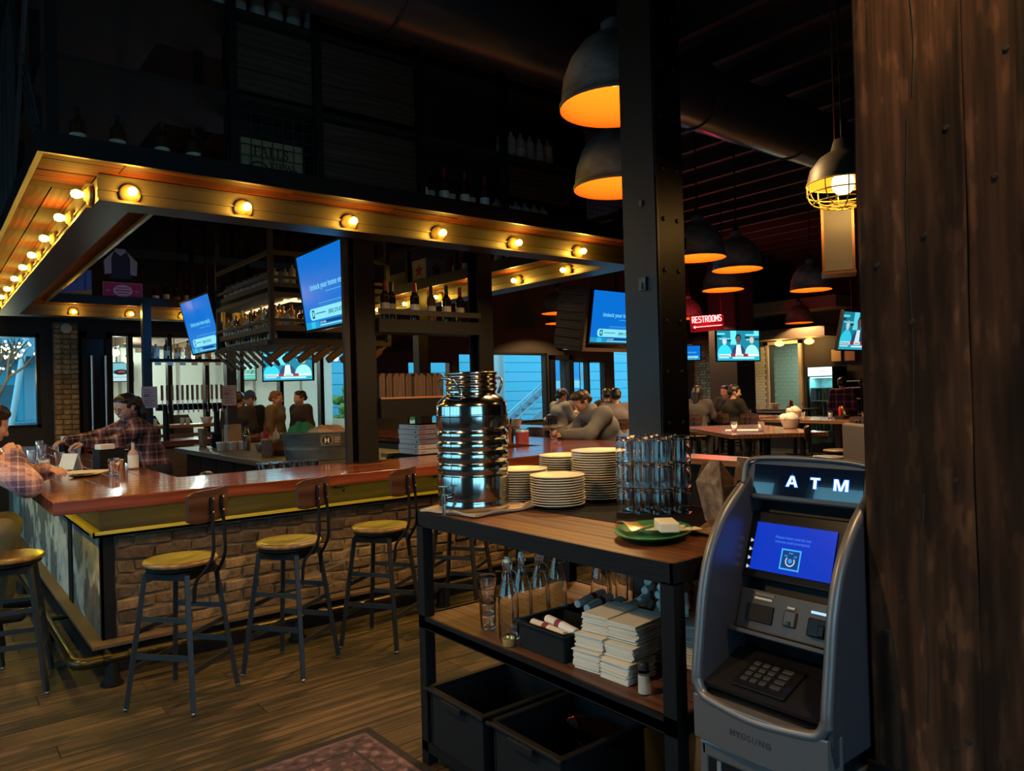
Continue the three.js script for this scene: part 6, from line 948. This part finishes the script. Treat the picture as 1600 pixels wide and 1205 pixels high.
// things on the street side bar top
{
  const Y = 1.071;
  const tumb = lathe([[0, 0], [.032, 0], [.035, .005], [.042, .125], [.040, .127], [.0325, .014], [0, .012]], 28);
  const g = solo('water_glass', tumb, M.glass, 'clear water glass alone near the bar corner', 'glass', [1.14, Y, -6.28], 0, 'glasses on the street side bar'); copy(g, [1.08, Y, -10.2], 0, 'clear glass at the far end beside the bartender hand'); copy(g, [1.0, Y, -9.2], 0, 'clear glass beside the far napkin caddy'); copy(g, [.95, Y, -7.6], 0, 'clear glass behind the menu papers'); copy(g, [1.18, Y, -8.3], 0, 'clear glass between the two napkin caddies'); copy(g, [.80, Y, -8.2], 0, 'clear glass near the seated customer'); copy(g, [.74, Y, -6.75], 0, 'clear glass at the elbow of seated customer');
  const w = solo('drinking_water', cy(.0335, .039, .09, 0, .062, 0, 24), M.water, 'water inside the glass near the bar corner', 'water', [1.14, Y, -6.28]);
  const cad = (x, z, label) => { const o = thing('napkin_caddy', label, 'caddy', [x, Y, z], .3); part(o, 'holder', mg(bx(.2, .16, .008, 0, .08, .06), bx(.2, .16, .008, 0, .08, -.06), bx(.008, .16, .12, .1, .08, 0), bx(.008, .16, .12, -.1, .08, 0), bx(.2, .008, .12, 0, .004, 0)), M.black); part(o, 'napkins', rb(.12, .19, .1, .006, -.03, .105, 0), M.paper); part(o, 'straw_cup', cy(.03, .035, .15, .06, .08, 0, 14), M.steelBlk); return o; };
  cad(1.24, -7.05, 'black napkin caddy beside the ketchup bottle'); cad(1.28, -9.3, 'black napkin caddy at the bartender hand');
  const kb = thing('sauce_bottle', 'white labelled sauce bottle beside black caddy', 'bottle', [1.36, Y, -6.72]); part(kb, 'bottle_body', lathe([[0, 0], [.036, 0], [.04, .01], [.04, .12], [.03, .145], [.014, .16], [.012, .19], [0, .19]], 24), mat([.45, .30, .25], .3)); part(kb, 'paper_label', cy(.0408, .0408, .10, 0, .065, 0, 24, true), M.white); part(kb, 'cap', cy(.013, .011, .03, 0, .2, 0, 12), mat([.5, .42, .36], .5));
  const kb2 = thing('ketchup_cup', 'small orange sauce cup next to the sauce bottle', 'cup', [1.27, Y, -6.78]); part(kb2, 'cup_wall', cy(.028, .032, .08, 0, .04, 0, 18), mat([.45, .2, .1], .5)); part(kb2, 'cup_rim', new THREE.TorusGeometry(.032, .003, 6, 20).rotateX(Math.PI / 2).translate(0, .08, 0), M.white);
  solo('oval_plate', lathe([[0, 0], [.07, 0], [.1, .012], [.102, .015], [.07, .006], [0, .005]], 32).scale(1.2, 1, .8), M.blackGloss, 'black oval plate near the bar corner', 'plate', [.96, Y, -6.38], .5);
  const sheet = (x, z, t, l, w = .21, d = .3) => solo('menu_sheet', (() => { const q = new THREE.BoxGeometry(w, .003, d, 8, 1, 8), p = q.attributes.position; for (let i = 0; i < p.count; i++) p.setY(i, p.getY(i) + .006 * Math.max(0, p.getX(i) / w) ** 2 * 4); q.computeVertexNormals(); return q; })(), M.paper, l, 'menu', [x, Y + .002, z], t);
  sheet(.88, -7.0, .3, 'paper menu lying in front of the seated customer'); sheet(1.02, -6.75, 1.0, 'paper menu near the black oval plate'); sheet(.8, -7.5, .1, 'paper menu farther along the street side bar');
  solo('pen', rod([0, .006, 0], [.14, .006, .04], .005, 8), M.black, 'black pen on the paper menu', 'pen', [.92, Y + .004, -6.95]);
  const st = thing('tent_card', 'folded white table card on the street side bar', 'card', [.98, Y, -7.2], .6); part(st, 'panel', bar([-.05, 0, 0], [0, .13, 0], .16, .003), M.paper); part(st, 'panel', bar([.05, 0, 0], [0, .13, 0], .16, .003), M.paper);
  const sk = thing('steel_shaker', 'steel shaker under the bartender hand', 'shaker', [1.22, Y, -8.75]); part(sk, 'cup_wall', lathe([[0, 0], [.035, 0], [.046, .17], [.048, .172], [.044, .17], [.033, .006], [0, .006]], 24), M.chrome); part(sk, 'cup_rim', new THREE.TorusGeometry(.047, .002, 6, 24).rotateX(Math.PI / 2).translate(0, .171, 0), M.chrome);
  const ss = thing('tall_saltcellar', 'small white capped shaker beside the far caddy', 'shaker', [1.2, Y, -9.55]); part(ss, 'glass_body', cy(.02, .018, .09, 0, .045, 0, 12), M.glassClr); part(ss, 'cap', cy(.018, .012, .03, 0, .105, 0, 12), M.chrome);
  // bar right leg clutter by the man
  const jar = thing('glass_jar', 'clear jar of snacks on bar in front of the man', 'jar', [5.1, Y, -6.7]); part(jar, 'glass_wall', cy(.07, .07, .15, 0, .075, 0, 22), M.glassClr); part(jar, 'lid', cy(.072, .06, .03, 0, .165, 0, 22), M.chrome);
  const jb = thing('glass_jar', 'clear jar of cherries on bar in front of the man', 'jar', [5.22, Y, -6.42]); part(jb, 'glass_wall', cy(.075, .075, .10, 0, .05, 0, 22), mat([.3, .06, .08], .2)); part(jb, 'lid', cy(.077, .07, .02, 0, .11, 0, 22), M.glassClr);
  const sk2 = thing('steel_tumbler', 'steel mixing tumbler on bar beside the jars', 'tumbler', [5.02, Y, -6.42]); part(sk2, 'cup_wall', lathe([[0, 0], [.035, 0], [.048, .19], [.05, .192], [.044, .19], [.033, .006], [0, .006]], 24), M.chrome); part(sk2, 'cup_rim', new THREE.TorusGeometry(.049, .002, 6, 24).rotateX(Math.PI / 2).translate(0, .191, 0), M.chrome);
  const ut = thing('tool_crock', 'black crock of bar tools beside the steel tumbler', 'crock', [5.12, Y, -6.52]); part(ut, 'pot', cy(.045, .05, .15, 0, .075, 0, 18), M.black); for (let k = 0; k < 4; k++) part(ut, 'tool', rod([0, .05, 0], [.03 * Math.cos(k * 1.6), .25, .03 * Math.sin(k * 1.6)], .007, 6), M.black);
  copy(g, [5.42, Y, -6.12], 0, 'clear glass in front of the man in grey jacket'); 
}
// ================================================================ BACK DINING ROOM
function highTable(x, z, L, W, t, label) {
  const o = thing('high_table', label, 'table', [x, 0, z], t, 'high dining tables');
  const n = 4; for (let k = 0; k < n; k++) part(o, 'board', uvm(rb(L, .05, W / n - .002, .005, 0, 1.025, -W / 2 + W / n * (k + .5), 1), 'x', .6, 1.2, k * .3, k * .2), mat([.42, .19, .11].map(q => q * (k % 2 ? 1 : .85)), .22, 0, { map: TX.wood, clearcoat: .6, clearcoatRoughness: .1 }));
  for (const s of [-1, 1]) { part(o, 'pedestal', cy(.045, .045, 1.0, s * L * .3, .5, 0, 16), M.steelBlk); part(o, 'foot_plate', mg(bx(.5, .02, .08, s * L * .3, .01, 0), bx(.08, .02, .5, s * L * .3, .01, 0)), M.steelBlk); }
  return o;
}
highTable(8.42, -5.72, 2.1, 1.15, .96, 'high wooden table nearest the low partition');
highTable(12.05, -8.45, 2.0, 1.0, 1.4, 'high wooden table under the red restroom sign');
highTable(11.35, -6.05, 2.2, 1.1, 1.45, 'high wooden table with the bread bowls and glasses');
highTable(15.75, -9.95, 1.8, .9, 1.5, 'high wooden table in front of the kitchen hatch');
highTable(10.4, -10.75, .8, .8, .3, 'high wooden table beside the stair window diners');
highTable(7.6, -9.7, 2.0, .9, 1.5, 'high wooden table behind the man in grey jacket');
for (const [x, z, t, l] of [[7.55, -5.95, -2.3, 'bar stool tucked at the partition end of first high table'], [8.0, -6.75, -2.4, 'bar stool at the bar side of first high table'], [7.75, -4.72, .55, 'bar stool with dark back at first high table, near pendant row'], [8.28, -4.55, .5, 'second bar stool with dark back at first high table'], [9.2, -4.9, .6, 'bar stool at the far corner of first high table'], [10.5, -5.2, -1.2, 'bar stool at the table with bread bowls'], [11.0, -7.3, -1.6, 'bar stool between the two back tables'], [7.0, -9.4, -1.5, 'bar stool at the table behind the man in grey'], [6.95, -10.1, -1.5, 'second bar stool at the table behind the man in grey'], [6.12, -6.28, 1.79, 'bar stool under the man in grey jacket'], [6.15, -7.5, 1.57, 'empty bar stool beside the man in grey jacket']]) copy(stool, [x, 0, z], t, l, 'stools in the back dining room');
{ const b = thing('upholstered_chair', 'tall dark upholstered chair back behind the low partition', 'chair', [6.05, 0, -3.25], .9); part(b, 'backrest', rb(.5, .5, .08, .03, 0, 1.02, .2), mat([.07, .055, .06], .7)); part(b, 'seat', rb(.5, .08, .46, .03, 0, .74, 0), mat([.05, .04, .045], .7)); for (const x of [-.2, .2]) for (const z of [-.18, .18]) part(b, 'leg', bar([x, 0, z], [x * .9, .72, z * .9], .035), M.steelBlk); }
{
  const Y = 1.051, tumb = lathe([[0, 0], [.03, 0], [.033, .005], [.04, .125], [.038, .127], [.031, .012], [0, .01]], 20);
  const g = solo('table_tumbler', tumb, M.glass, 'clear tumbler on the bare end of first high table', 'glass', [7.83, Y, -5.5], 0, 'tumblers on the high tables');
  const near = [[7.98, -5.22]]; for (const [x, z] of near) copy(g, [x, Y, z], 0, 'second clear tumbler on first high table');
  for (const [x, z] of [[11.9, -8.9], [12.0, -8.1], [11.1, -6.5], [11.4, -6.2], [11.3, -5.6], [11.2, -5.3], [15.7, -10.6], [15.65, -10.3], [15.85, -9.6], [15.75, -9.25]]) copy(g, [x, Y, z], 0, 'clear tumbler on a far high table');
  const bowl = lathe([[0, 0], [.07, 0], [.085, .01], [.125, .12], [.13, .122], [.12, .12], [.08, .016], [0, .014]], 28);
  const bw = solo('white_bowl', bowl, M.china, 'white bowl of napkins at stool corner of first high table', 'bowl', [8.75, Y, -5.3], 0, 'white bowls on the high tables'); copy(bw, [11.25, Y, -6.75], 0, 'white bowl of napkins on the bread bowl table'); copy(bw, [11.62, Y, -9.3], 0, 'small white bowl at restroom sign table'); copy(bw, [15.8, Y, -9.95], 0, 'white bowl on the table before kitchen hatch'); copy(bw, [10.25, Y, -10.75], 0, 'white bowl beside man in white shirt'); copy(bw, [7.5, Y, -9.4], 0, 'white bowl on the table behind man in grey jacket');
  const nap = (x, z, s, l) => { const o = new THREE.SphereGeometry(1, 18, 12), p = o.attributes.position, n = vnoise(16, s); for (let i = 0; i < p.count; i++) { const q = .7 + .6 * sampleN(n, 16, p.getX(i) * 4 + 8, p.getZ(i) * 4 + 8); p.setXYZ(i, p.getX(i) * .11 * q, Math.max(-.3, p.getY(i)) * .07 * q, p.getZ(i) * .11 * q); } o.computeVertexNormals(); solo('crumpled_napkin', o, M.linen, l, 'napkin', [x, Y + .125, z]); };
  nap(8.75, -5.3, 3, 'crumpled napkin in bowl on first high table'); nap(11.25, -6.75, 5, 'crumpled napkin in bowl on bread bowl table'); nap(10.25, -10.75, 7, 'crumpled napkin in bowl beside man in white shirt');
  solo('paper_sheet', bx(.3, .003, .42), M.white, 'white paper sheet lying on first high table', 'paper', [8.15, Y + .002, -5.6], .6);
  const cad = (x, z, l) => { const o = thing('condiment_caddy', l, 'caddy', [x, Y, z]); part(o, 'tray', mg(bx(.2, .05, .14, 0, .025, 0)), M.dark); for (const [a, c, h] of [[-.06, M.red, .2], [0, mat([.5, .32, .05], .4), .2], [.06, M.white, .12]]) part(o, 'squeeze_bottle', lathe([[0, .05], [.024, .05], [.026, h - .04], [.008, h], [0, h]], 14, a, 0, 0), c); return o; };
  cad(11.95, -8.55, 'condiment caddy on the restroom sign table'); cad(11.3, -5.95, 'condiment caddy on the bread bowl table'); cad(15.7, -9.45, 'condiment caddy on the table before kitchen hatch');
  const bsk = (x, z, l) => { const o = thing('wooden_box', l, 'box', [x, Y, z], .3); part(o, 'box_wall', mg(bx(.3, .14, .012, 0, .07, .1), bx(.3, .14, .012, 0, .07, -.1), bx(.012, .14, .2, .15, .07, 0), bx(.012, .14, .2, -.15, .07, 0), bx(.3, .012, .2, 0, .006, 0)), mat([.12, .06, .035], .6)); part(o, 'contents', rb(.27, .1, .17, .02, 0, .08, 0), M.card); };
  bsk(11.5, -5.15, 'dark wooden box at the post end of bread bowl table');
}
// dark pillar under the news television, neon sign board
struct('pillar', bb(13.55, 14.2, 0, 4.7, -10.1, -9.4), mat([.035, .024, .03], .8), 'dark maroon pillar behind news television');
{
  const o = thing('neon_sign', 'red neon restrooms sign with arrow', 'sign', [12.0, 2.87, -8.97]); o.rotation.set(0, -.67, .06, 'YXZ');
  part(o, 'backboard', bx(.66, .30, .02, 0, -.03, -.03), mat([.09, .012, .014], .5));
  const L = { R: [[[0, 0], [0, 1], [.5, 1], [.62, .85], [.62, .65], [.5, .52], [0, .52]], [[.3, .52], [.62, 0]]], E: [[[.6, 1], [0, 1], [0, 0], [.6, 0]], [[0, .52], [.5, .52]]], S: [[[.6, .88], [.48, 1], [.14, 1], [0, .86], [0, .68], [.12, .54], [.48, .48], [.6, .34], [.6, .14], [.46, 0], [.12, 0], [0, .12]]], T: [[[0, 1], [.64, 1]], [[.32, 1], [.32, 0]]], O: [[[.14, 0], [0, .16], [0, .84], [.14, 1], [.5, 1], [.64, .84], [.64, .16], [.5, 0], [.14, 0]]], M: [[[0, 0], [0, 1], [.36, .35], [.72, 1], [.72, 0]]] };
  const red = glow([1, .13, .13], 5.5), h = .115; let x = -.285;
  for (const c of 'RESTROOMS') { const g = []; let w = 0; for (const st of L[c]) for (let i = 0; i < st.length; i++) { w = Math.max(w, st[i][0]); if (i) g.push(rod([x + st[i - 1][0] * .07, st[i - 1][1] * h, 0], [x + st[i][0] * .07, st[i][1] * h, 0], .0065, 6)); g.push(sph(.0065, x + st[i][0] * .07, st[i][1] * h, 0, 1, 1, 1, 6, 5)); } part(o, 'neon_letter', mg(g), red); x += w * .07 + .0205; }
  part(o, 'neon_arrow', mg(rod([-.27, -.085, 0], [.28, -.085, 0], .006, 6), rod([-.27, -.085, 0], [-.24, -.062, 0], .006, 6), rod([-.27, -.085, 0], [-.24, -.108, 0], .006, 6)), red);
  part(o, 'hanger', mg(rod([-.3, .12, -.03], [-.3, 1.83, -.03], .006, 6), rod([.3, .12, -.03], [.3, 1.83, -.03], .006, 6)), M.black);
  const l = new THREE.RectAreaLight(lin(1, .05, .06), 14, .56, .2); l.position.set(0, 0, .03); l.rotation.y = Math.PI; o.add(l); point(o, [0, .25, .2], 2.2, lin(1, .03, .05), 4);
}
// drinks fridge
{
  const o = thing('drinks_fridge', 'upright glass door drinks fridge with glowing header', 'fridge', [16.65, 0, -9.12], -Math.PI / 2);
  part(o, 'carcass', mg(bb(-.33, -.3, 0, 2.0, -.3, .3), bb(.3, .33, 0, 2.0, -.3, .3), bb(-.33, .33, 0, .2, -.3, .3), bb(-.33, .33, 1.78, 2.0, -.3, .28), bb(-.33, .33, 0, 2.0, -.33, -.3)), M.black);
  const ft = canvasTex(256, 80, (x, w, h) => { x.fillStyle = '#c9f6f4'; x.fillRect(0, 0, w, h); x.fillStyle = '#7fb4b4'; x.fillRect(110, 36, 80, 8); });
  part(o, 'lit_sign_header', new THREE.PlaneGeometry(.6, .2).translate(0, 1.89, .285), new THREE.MeshStandardMaterial({ color: 0, emissive: 0xffffff, emissiveMap: ft, emissiveIntensity: 1.1 }));
  for (const y of [.5, .85, 1.2, 1.5]) part(o, 'shelf', bb(-.3, .3, y, y + .015, -.28, .2), M.chromeDull);
  part(o, 'door_pane', bb(-.3, .3, .2, 1.78, .27, .278), M.pane); part(o, 'door_handle', rod([-.26, .8, .31], [-.26, 1.3, .31], .012, 8), M.black);
  part(o, 'inner_light_tube', bb(-.28, .28, 1.74, 1.76, .1, .2), glow([.5, 1, 1], 2.5)); part(o, 'lining', mg(bb(-.299, -.29, .2, 1.77, -.29, .24), bb(-.29, .29, .2, 1.77, -.299, -.29)), mat([.55, .75, .78], .5));
  const l = new THREE.RectAreaLight(lin(.35, 1, 1), 9, .5, .1); l.position.set(0, 1.73, .14); l.rotation.x = -Math.PI / 2; o.add(l);
  const cols = [[.6, .62, .6], [.1, .3, .35], [.5, .3, .08], [.06, .2, .1]]; let n = 0;
  for (const y of [.515, .865, 1.215]) for (let k = 0; k < 6; k++) { const q = solo('drink_bottle', lathe([[0, 0], [.034, 0], [.035, .15], [.014, .2], [.014, .24], [0, .24]], 14), mat(cols[n++ % 4], .2), 'bottle on a shelf of the drinks fridge', 'bottle', [16.58, y, -9.36 + k * .095], 0, 'bottles in the drinks fridge'); }
  const sg = thing('plate_rack', 'stacked white plates and shelves beside the drinks fridge', 'shelving', [16.7, 0, -8.45]); for (const y of [.9, 1.25, 1.5, 1.65]) part(sg, 'shelf', bx(.5, .02, .5, 0, y, 0), M.white); part(sg, 'frame', mg(...[-.24, .24].flatMap(a => [-.24, .24].map(b => bx(.03, 1.7, .03, a, .85, b)))), M.black);
  for (let k = 0; k < 8; k++) solo('rack_plate', lathe([[0, 0], [.07, 0], [.11, .012], [.07, .006], [0, .006]], 22), M.white, 'white plate stacked on the shelving beside fridge', 'plate', [16.65, .91 + k * .03, -8.45], 0, 'plates beside the fridge');
  for (const [z, c] of [[-9.05, [.35, .2, .1]], [-8.72, [.32, .12, .07]]]) { const a = thing('wall_picture', z < -9 ? 'plain tan framed panel above the fridge' : 'plain rust framed panel near the timber post', 'picture', [16.99, 2.12, z]); part(a, 'panel', bx(.02, .3, .26, 0, .15, 0), mat(c, .7)); part(a, 'frame', mg(bx(.03, .02, .28, 0, .3, 0), bx(.03, .02, .28, 0, 0, 0), bx(.03, .3, .02, 0, .15, .13), bx(.03, .3, .02, 0, .15, -.13)), M.dark); }
  // two small yellow sconces under the lower bulkhead
  for (const [z, l] of [[-10.28, 'yellow glowing flush lamp above the kitchen hatch'], [-9.5, 'yellow glowing flush lamp above the dark wall']]) { const s = thing('flush_lamp', l, 'lamp', [16.6, 2.62, z]); part(s, 'base', cy(.06, .08, .03, 0, .085, 0, 16), M.brass); part(s, 'lamp_globe', sph(.1, 0, 0, 0, 1, .7, 1.2, 18, 12), glow([1, .66, .16], 1.8)); point(s, [0, 0, 0], 1.2, lin(1, .6, .18), 4); }
  const sw = thing('light_switch', 'pale switch plate on the dark back wall', 'switch', [17.04, 1.42, -9.78]); part(sw, 'plate', rb(.012, .12, .08, .003), M.white); part(sw, 'toggle', rb(.016, .03, .015, .003, -.008, 0, 0), M.white);
}
// dark box clock / speakers near the stair window
{
  const o = thing('ceiling_speaker', 'black box speaker near the stair window', 'speaker', [7.9, 2.62, -12.95], .4); part(o, 'cabinet', rb(.34, .22, .2, .02), M.black); part(o, 'grille', rb(.3, .18, .02, .01, 0, 0, .1), M.dark); part(o, 'bracket', rod([0, .1, -.1], [0, .25, -.2], .012, 8), M.steel);
  const c = thing('emergency_light', 'grey emergency light with round lamp by door', 'emergency light', [11.95, 2.72, -13.1]); part(c, 'box', rb(.3, .16, .1, .015), mat([.35, .34, .32], .6)); part(c, 'lamp_head', cy(.11, .11, .05, .12, -.12, .06, 20).rotateX(0), mat([.45, .43, .42], .5));
}
// ================================================================ OUTSIDE
struct('ground', bb(-40, 60, -.4, -.26, -60, -13.42), mat([.10, .11, .12], .9), 'street surface');
struct('street', bb(-40, -3.25, -.4, -.26, -13.42, 30), mat([.12, .12, .13], .9));
// patio behind the long glazed front
{
  struct('patio_floor', bb(2.3, 9.0, -.26, 0, -19.4, -13.42), mat([.18, .15, .12], .8));
  const roof = struct('patio_roof', bb(2.2, 9.0, 2.95, 3.05, -19.4, -13.42), mat([.20, .11, .07], .8));
  for (let k = 0; k < 9; k++) part(roof, 'rafter', bb(2.4 + k * .8, 2.5 + k * .8, 2.78, 2.95, -19.3, -13.45), mat([.24, .14, .09], .7));
  const w = struct('patio_wall', bb(2.2, 9.0, -.26, 3.0, -19.6, -19.4), mat([.62, .62, .55], .9)); for (let k = 0; k < 11; k++) part(w, 'panel_seam', bb(2.4 + k * .63, 2.45 + k * .63, 0, 3, -19.4, -19.36), mat([.30, .28, .24], .8));
  struct('patio_wall', mg(bb(2.2, 2.3, -.26, 3.0, -19.4, -13.5), bb(9.0, 9.1, -.26, 1.0, -19.4, -13.5)), mat([.5, .5, .46], .9));
  for (const [x, t, k] of [[3.48, carTex, 0], [6.27, fieldTex, 1]]) tv(k ? .74 : .72, t, [x, 2.3, -18.8], -.5, 0, k ? 'patio television showing a bright green pitch' : 'patio television showing a red car', { c: lin(.5, 1, .95), I: .4, top: 2.95 });
  for (const [x, z] of [[2.9, -15.6], [4.6, -16.6], [6.4, -15.8], [3.6, -18.2], [8.0, -17.0]]) { const l = thing('patio_lamp', 'warm globe lamp hanging under the patio roof', 'lamp', [x, 2.55, z], 0, 'patio lamps'); part(l, 'lamp_globe', sph(.07, 0, 0, 0, 1, 1, 1, 16, 10), glow([1, .66, .28], 2.5)); part(l, 'cord', cy(.005, .005, .34, 0, .23, 0, 6), M.black); part(l, 'cap', cy(.03, .025, .04, 0, .08, 0, 10), M.black); point(l, [0, 0, 0], 3.6, lin(.92, 1, .86), 4); }
  const pb = thing('patio_heater', 'long pale tube heater under the patio roof', 'heater', [3.4, 2.62, -15.0], .5); part(pb, 'reflector', rb(1.3, .06, .16, .02), mat([.5, .45, .42], .5)); for (const s of [-1, 1]) part(pb, 'hanger', rod([s * .5, .03, 0], [s * .5, .33, 0], .008, 6), M.black);
  for (const [x, z, c, l] of [[3.0, -13.9, [.02, .025, .05], 'dark navy chair back in the patio'], [3.55, -13.95, [.20, .09, .05], 'tan wooden chair back in the patio']]) { const b = thing('patio_chair', l, 'chair', [x, 0, z]); part(b, 'backrest', prism([[-.24, .6], [.24, .6], [.24, 1.2], [.16, 1.36], [-.16, 1.36], [-.24, 1.2]], .04, .01), mat(c, .7)); part(b, 'seat', bx(.46, .05, .44, 0, .7, -.2), mat(c, .7)); for (const a of [-.2, .2]) for (const d of [0, -.4]) part(b, 'leg', bx(.035, .7, .035, a, .35, d), M.steelBlk); }
  const tb = thing('patio_table', 'wooden table with glasses along the patio opening', 'table', [3.3, 0, -12.55]); part(tb, 'tabletop', rb(1.5, .05, .6, .006, 0, 1.22, 0), mat([.28, .14, .08], .4, 0, { map: TX.wood })); part(tb, 'lower_rail', bx(1.4, .05, .05, 0, 1.08, .2), mat([.2, .1, .06], .5)); for (const s of [-.6, .6]) part(tb, 'leg', bx(.06, 1.2, .06, s, .6, 0), M.steelBlk);
  const tg = lathe([[0, 0], [.03, 0], [.036, .1], [.034, .102], [.029, .008], [0, .008]], 16); for (const [x, l] of [[2.85, 'frosted tumbler at the end of patio table'], [3.25, 'frosted tumbler in the middle of patio table'], [3.33, 'second frosted tumbler in the middle of patio table']]) solo('frosted_tumbler', tg, M.glassClr, l, 'glass', [x, 1.246, -12.5]); solo('table_bowl', lathe([[0, 0], [.06, 0], [.1, .1], [.095, .1], [.05, .01], [0, .01]], 20), M.china, 'white bowl on the patio table', 'bowl', [3.62, 1.246, -12.5]);
}
// stairs and wall seen through the stair window
{
  const wl = struct('neighbour_wall', bb(9.2, 26, -.26, 6.5, -22.4, -22), mat([.13, .42, .52], .9)); for (let k = 0; k < 16; k++) part(wl, 'siding_board', bb(9.2, 26, .2 + k * .36, .53 + k * .36, -22, -21.97), mat([.13 + (k % 2) * .03, .42, .52], .9));
  const st = thing('outdoor_stairs', 'outdoor metal stairs with railing beyond the window', 'stairs', [0, 0, 0]);
  for (let k = 0; k < 12; k++) part(st, 'tread', bx(.34, .05, 1.3, 14.5 + k * .3, -.1 + k * .19, -19.2), mat([.26, .32, .36], .6));
  part(st, 'stringer', mg(bar([14.3, -.2, -18.55], [18, 2.2, -18.55], .05, .25), bar([14.3, -.2, -19.85], [18, 2.2, -19.85], .05, .25)), mat([.3, .36, .4], .6));
  part(st, 'handrail', mg(rod([14.4, .85, -18.55], [18, 3.15, -18.55], .025, 8), rod([14.4, .45, -18.55], [18, 2.75, -18.55], .015, 8)), mat([.45, .5, .53], .4)); for (let k = 0; k < 7; k++) part(st, 'baluster', rod([14.5 + k * .55, -.1 + k * .35, -18.55], [14.5 + k * .55, .92 + k * .35, -18.55], .014, 6), mat([.4, .45, .48], .4));
  solo('outdoor_post', rod([13.2, -.26, -17.2], [13.2, 5, -17.2], .16, 16), mat([.5, .54, .55], .6), 'pale round post outside the stair window', 'post');
  const bn = thing('outdoor_banner', 'bright blue banner outside the stair window', 'banner', [16.6, 1.6, -18.2]); part(bn, 'sheet', bx(1.5, 1.5, .03, 0, .75, 0), mat([.04, .30, .62], .7)); part(bn, 'stripe', bx(1.5, .25, .036, 0, .2, 0), mat([.5, .7, .75], .7)); part(bn, 'pole', mg(rod([-.75, -1.9, 0], [-.75, 1.55, 0], .03, 8), rod([.75, -1.9, 0], [.75, 1.55, 0], .03, 8)), M.steelBlue);
  const r = rng(55); const hd = []; for (let k = 0; k < 260; k++) hd.push(new THREE.IcosahedronGeometry(.09 + r() * .08, 0).translate(9.6 + r() * 3, -.3 + r() * 2.2, -20.6 + r() * .8)); const hg = mg(hd); const ho = solo('garden_hedge', hg, mat([.16, .22, .04], .9), 'yellow green hedge outside the window', 'hedge');
}
// street window view: tree with string lights, car, shop front, poles
{
  const sf = struct('shop_front', bb(-14, 6, -.26, 7, -26.4, -26), mat([.07, .28, .36], .9)); for (const [x, y, w, h, c] of [[-1.6, .2, 1.6, 2.2, [.04, .08, .10]], [.9, .4, 1.3, 1.8, [.05, .10, .12]], [2.4, .3, .9, 2.4, [.16, .25, .3]]]) part(sf, 'shop_window', bb(x, x + w, y, y + h, -26, -25.95), mat(c, .2)); part(sf, 'awning', mg(bb(-3, 3.2, 3.0, 3.5, -26, -25.2)), mat([.14, .24, .3], .8)); part(sf, 'cornice', bb(-14, 6, 4.6, 4.9, -26, -25.7), mat([.25, .33, .38], .8));
  const t = thing('street_tree', 'bare street tree wrapped in string lights outside window', 'tree', [1.15, -.26, -17.2]); const bark = mat([.06, .05, .045], .9), r = rng(21), tips = [];
  const br = []; const grow2 = (a, d, L, rad, n) => { const b = a.clone().addScaledVector(d, L); br.push(rod([a.x, a.y, a.z], [b.x, b.y, b.z], rad, 6, rad * .7)); tips.push(a.clone().lerp(b, .5), b); if (n) for (let k = 0; k < 3; k++) grow2(b, d.clone().add(V((r() - .5) * 1.5, (r() - .4) * .9, (r() - .5) * 1.5)).normalize(), [.2, .26, .32, .4][n - 1] * (.8 + .4 * r()), rad * .65, n - 1); };
  grow2(V(0, 0, 0), V(0, 1, 0), 2.0, .07, 4); part(t, 'trunk_and_branches', mg(br), bark);
  const sl = thing('string_lights', 'warm fairy lights strung through the street tree', 'string lights', [1.15, -.26, -17.2]); const lg = [], wr = []; for (let k = 0; k < tips.length; k += 1) { const p = tips[k]; if (p.y < 1.2 || k % 4) continue; lg.push(new THREE.IcosahedronGeometry(.02, 1).translate(p.x + (r() - .5) * .2, p.y + (r() - .5) * .2, p.z + .12)); if (k % 6 === 0 && k) wr.push(rod([p.x, p.y, p.z + .1], [tips[k - 1].x, tips[k - 1].y, tips[k - 1].z + .1], .005, 4)); }
  const lb = part(sl, 'lamp_bulbs', mg(lg), glow([1, .82, .4], 5)); lb.userData.kind = 'stuff'; part(sl, 'wire', mg(wr), M.black); point(sl, [0, 2.4, .6], 1.2, lin(1, .8, .4), 6);
  const c = thing('parked_car', 'blue parked car on the street outside window', 'car', [1.9, -.26, -21.0]); const cm = mat([.03, .09, .14], .25, .3);
  part(c, 'car_body', prism([[-2.1, .35], [-2.15, .75], [-1.9, .92], [-1.2, 1.0], [-.6, 1.42], [.7, 1.45], [1.4, 1.02], [2.05, .9], [2.15, .6], [2.1, .35]], 1.7, .06).translate(0, 0, -.85), cm); part(c, 'side_window', prism([[-1.0, 1.02], [-.55, 1.36], [.62, 1.38], [1.15, 1.02]], .03).translate(0, 0, .92), mat([.10, .22, .28], .08)); for (const x of [-1.3, 1.3]) part(c, 'wheel', cy(.32, .32, .2, 0, 0, 0, 24).rotateX(Math.PI / 2).translate(x, .33, .85), M.rubber); part(c, 'head_lamp', sph(.1, -2.05, .75, .6, .6, .6, 1, 10, 8), M.glassClr);
  const pp = (x0, x1, z, l) => solo('street_pole', rod([x0, -.26, z], [x1, 4.2, z], .06, 12), mat([.45, .52, .55], .5), l, 'pole'); pp(1.3, 2.0, -19.2, 'slanted pale pole outside the street window'); pp(1.95, 1.98, -18.4, 'upright pale pole outside the street window');
}
scene.traverse(o => { if (o.isMesh) { o.castShadow = true; o.receiveShadow = true; } });
renderer.render(scene, camera);
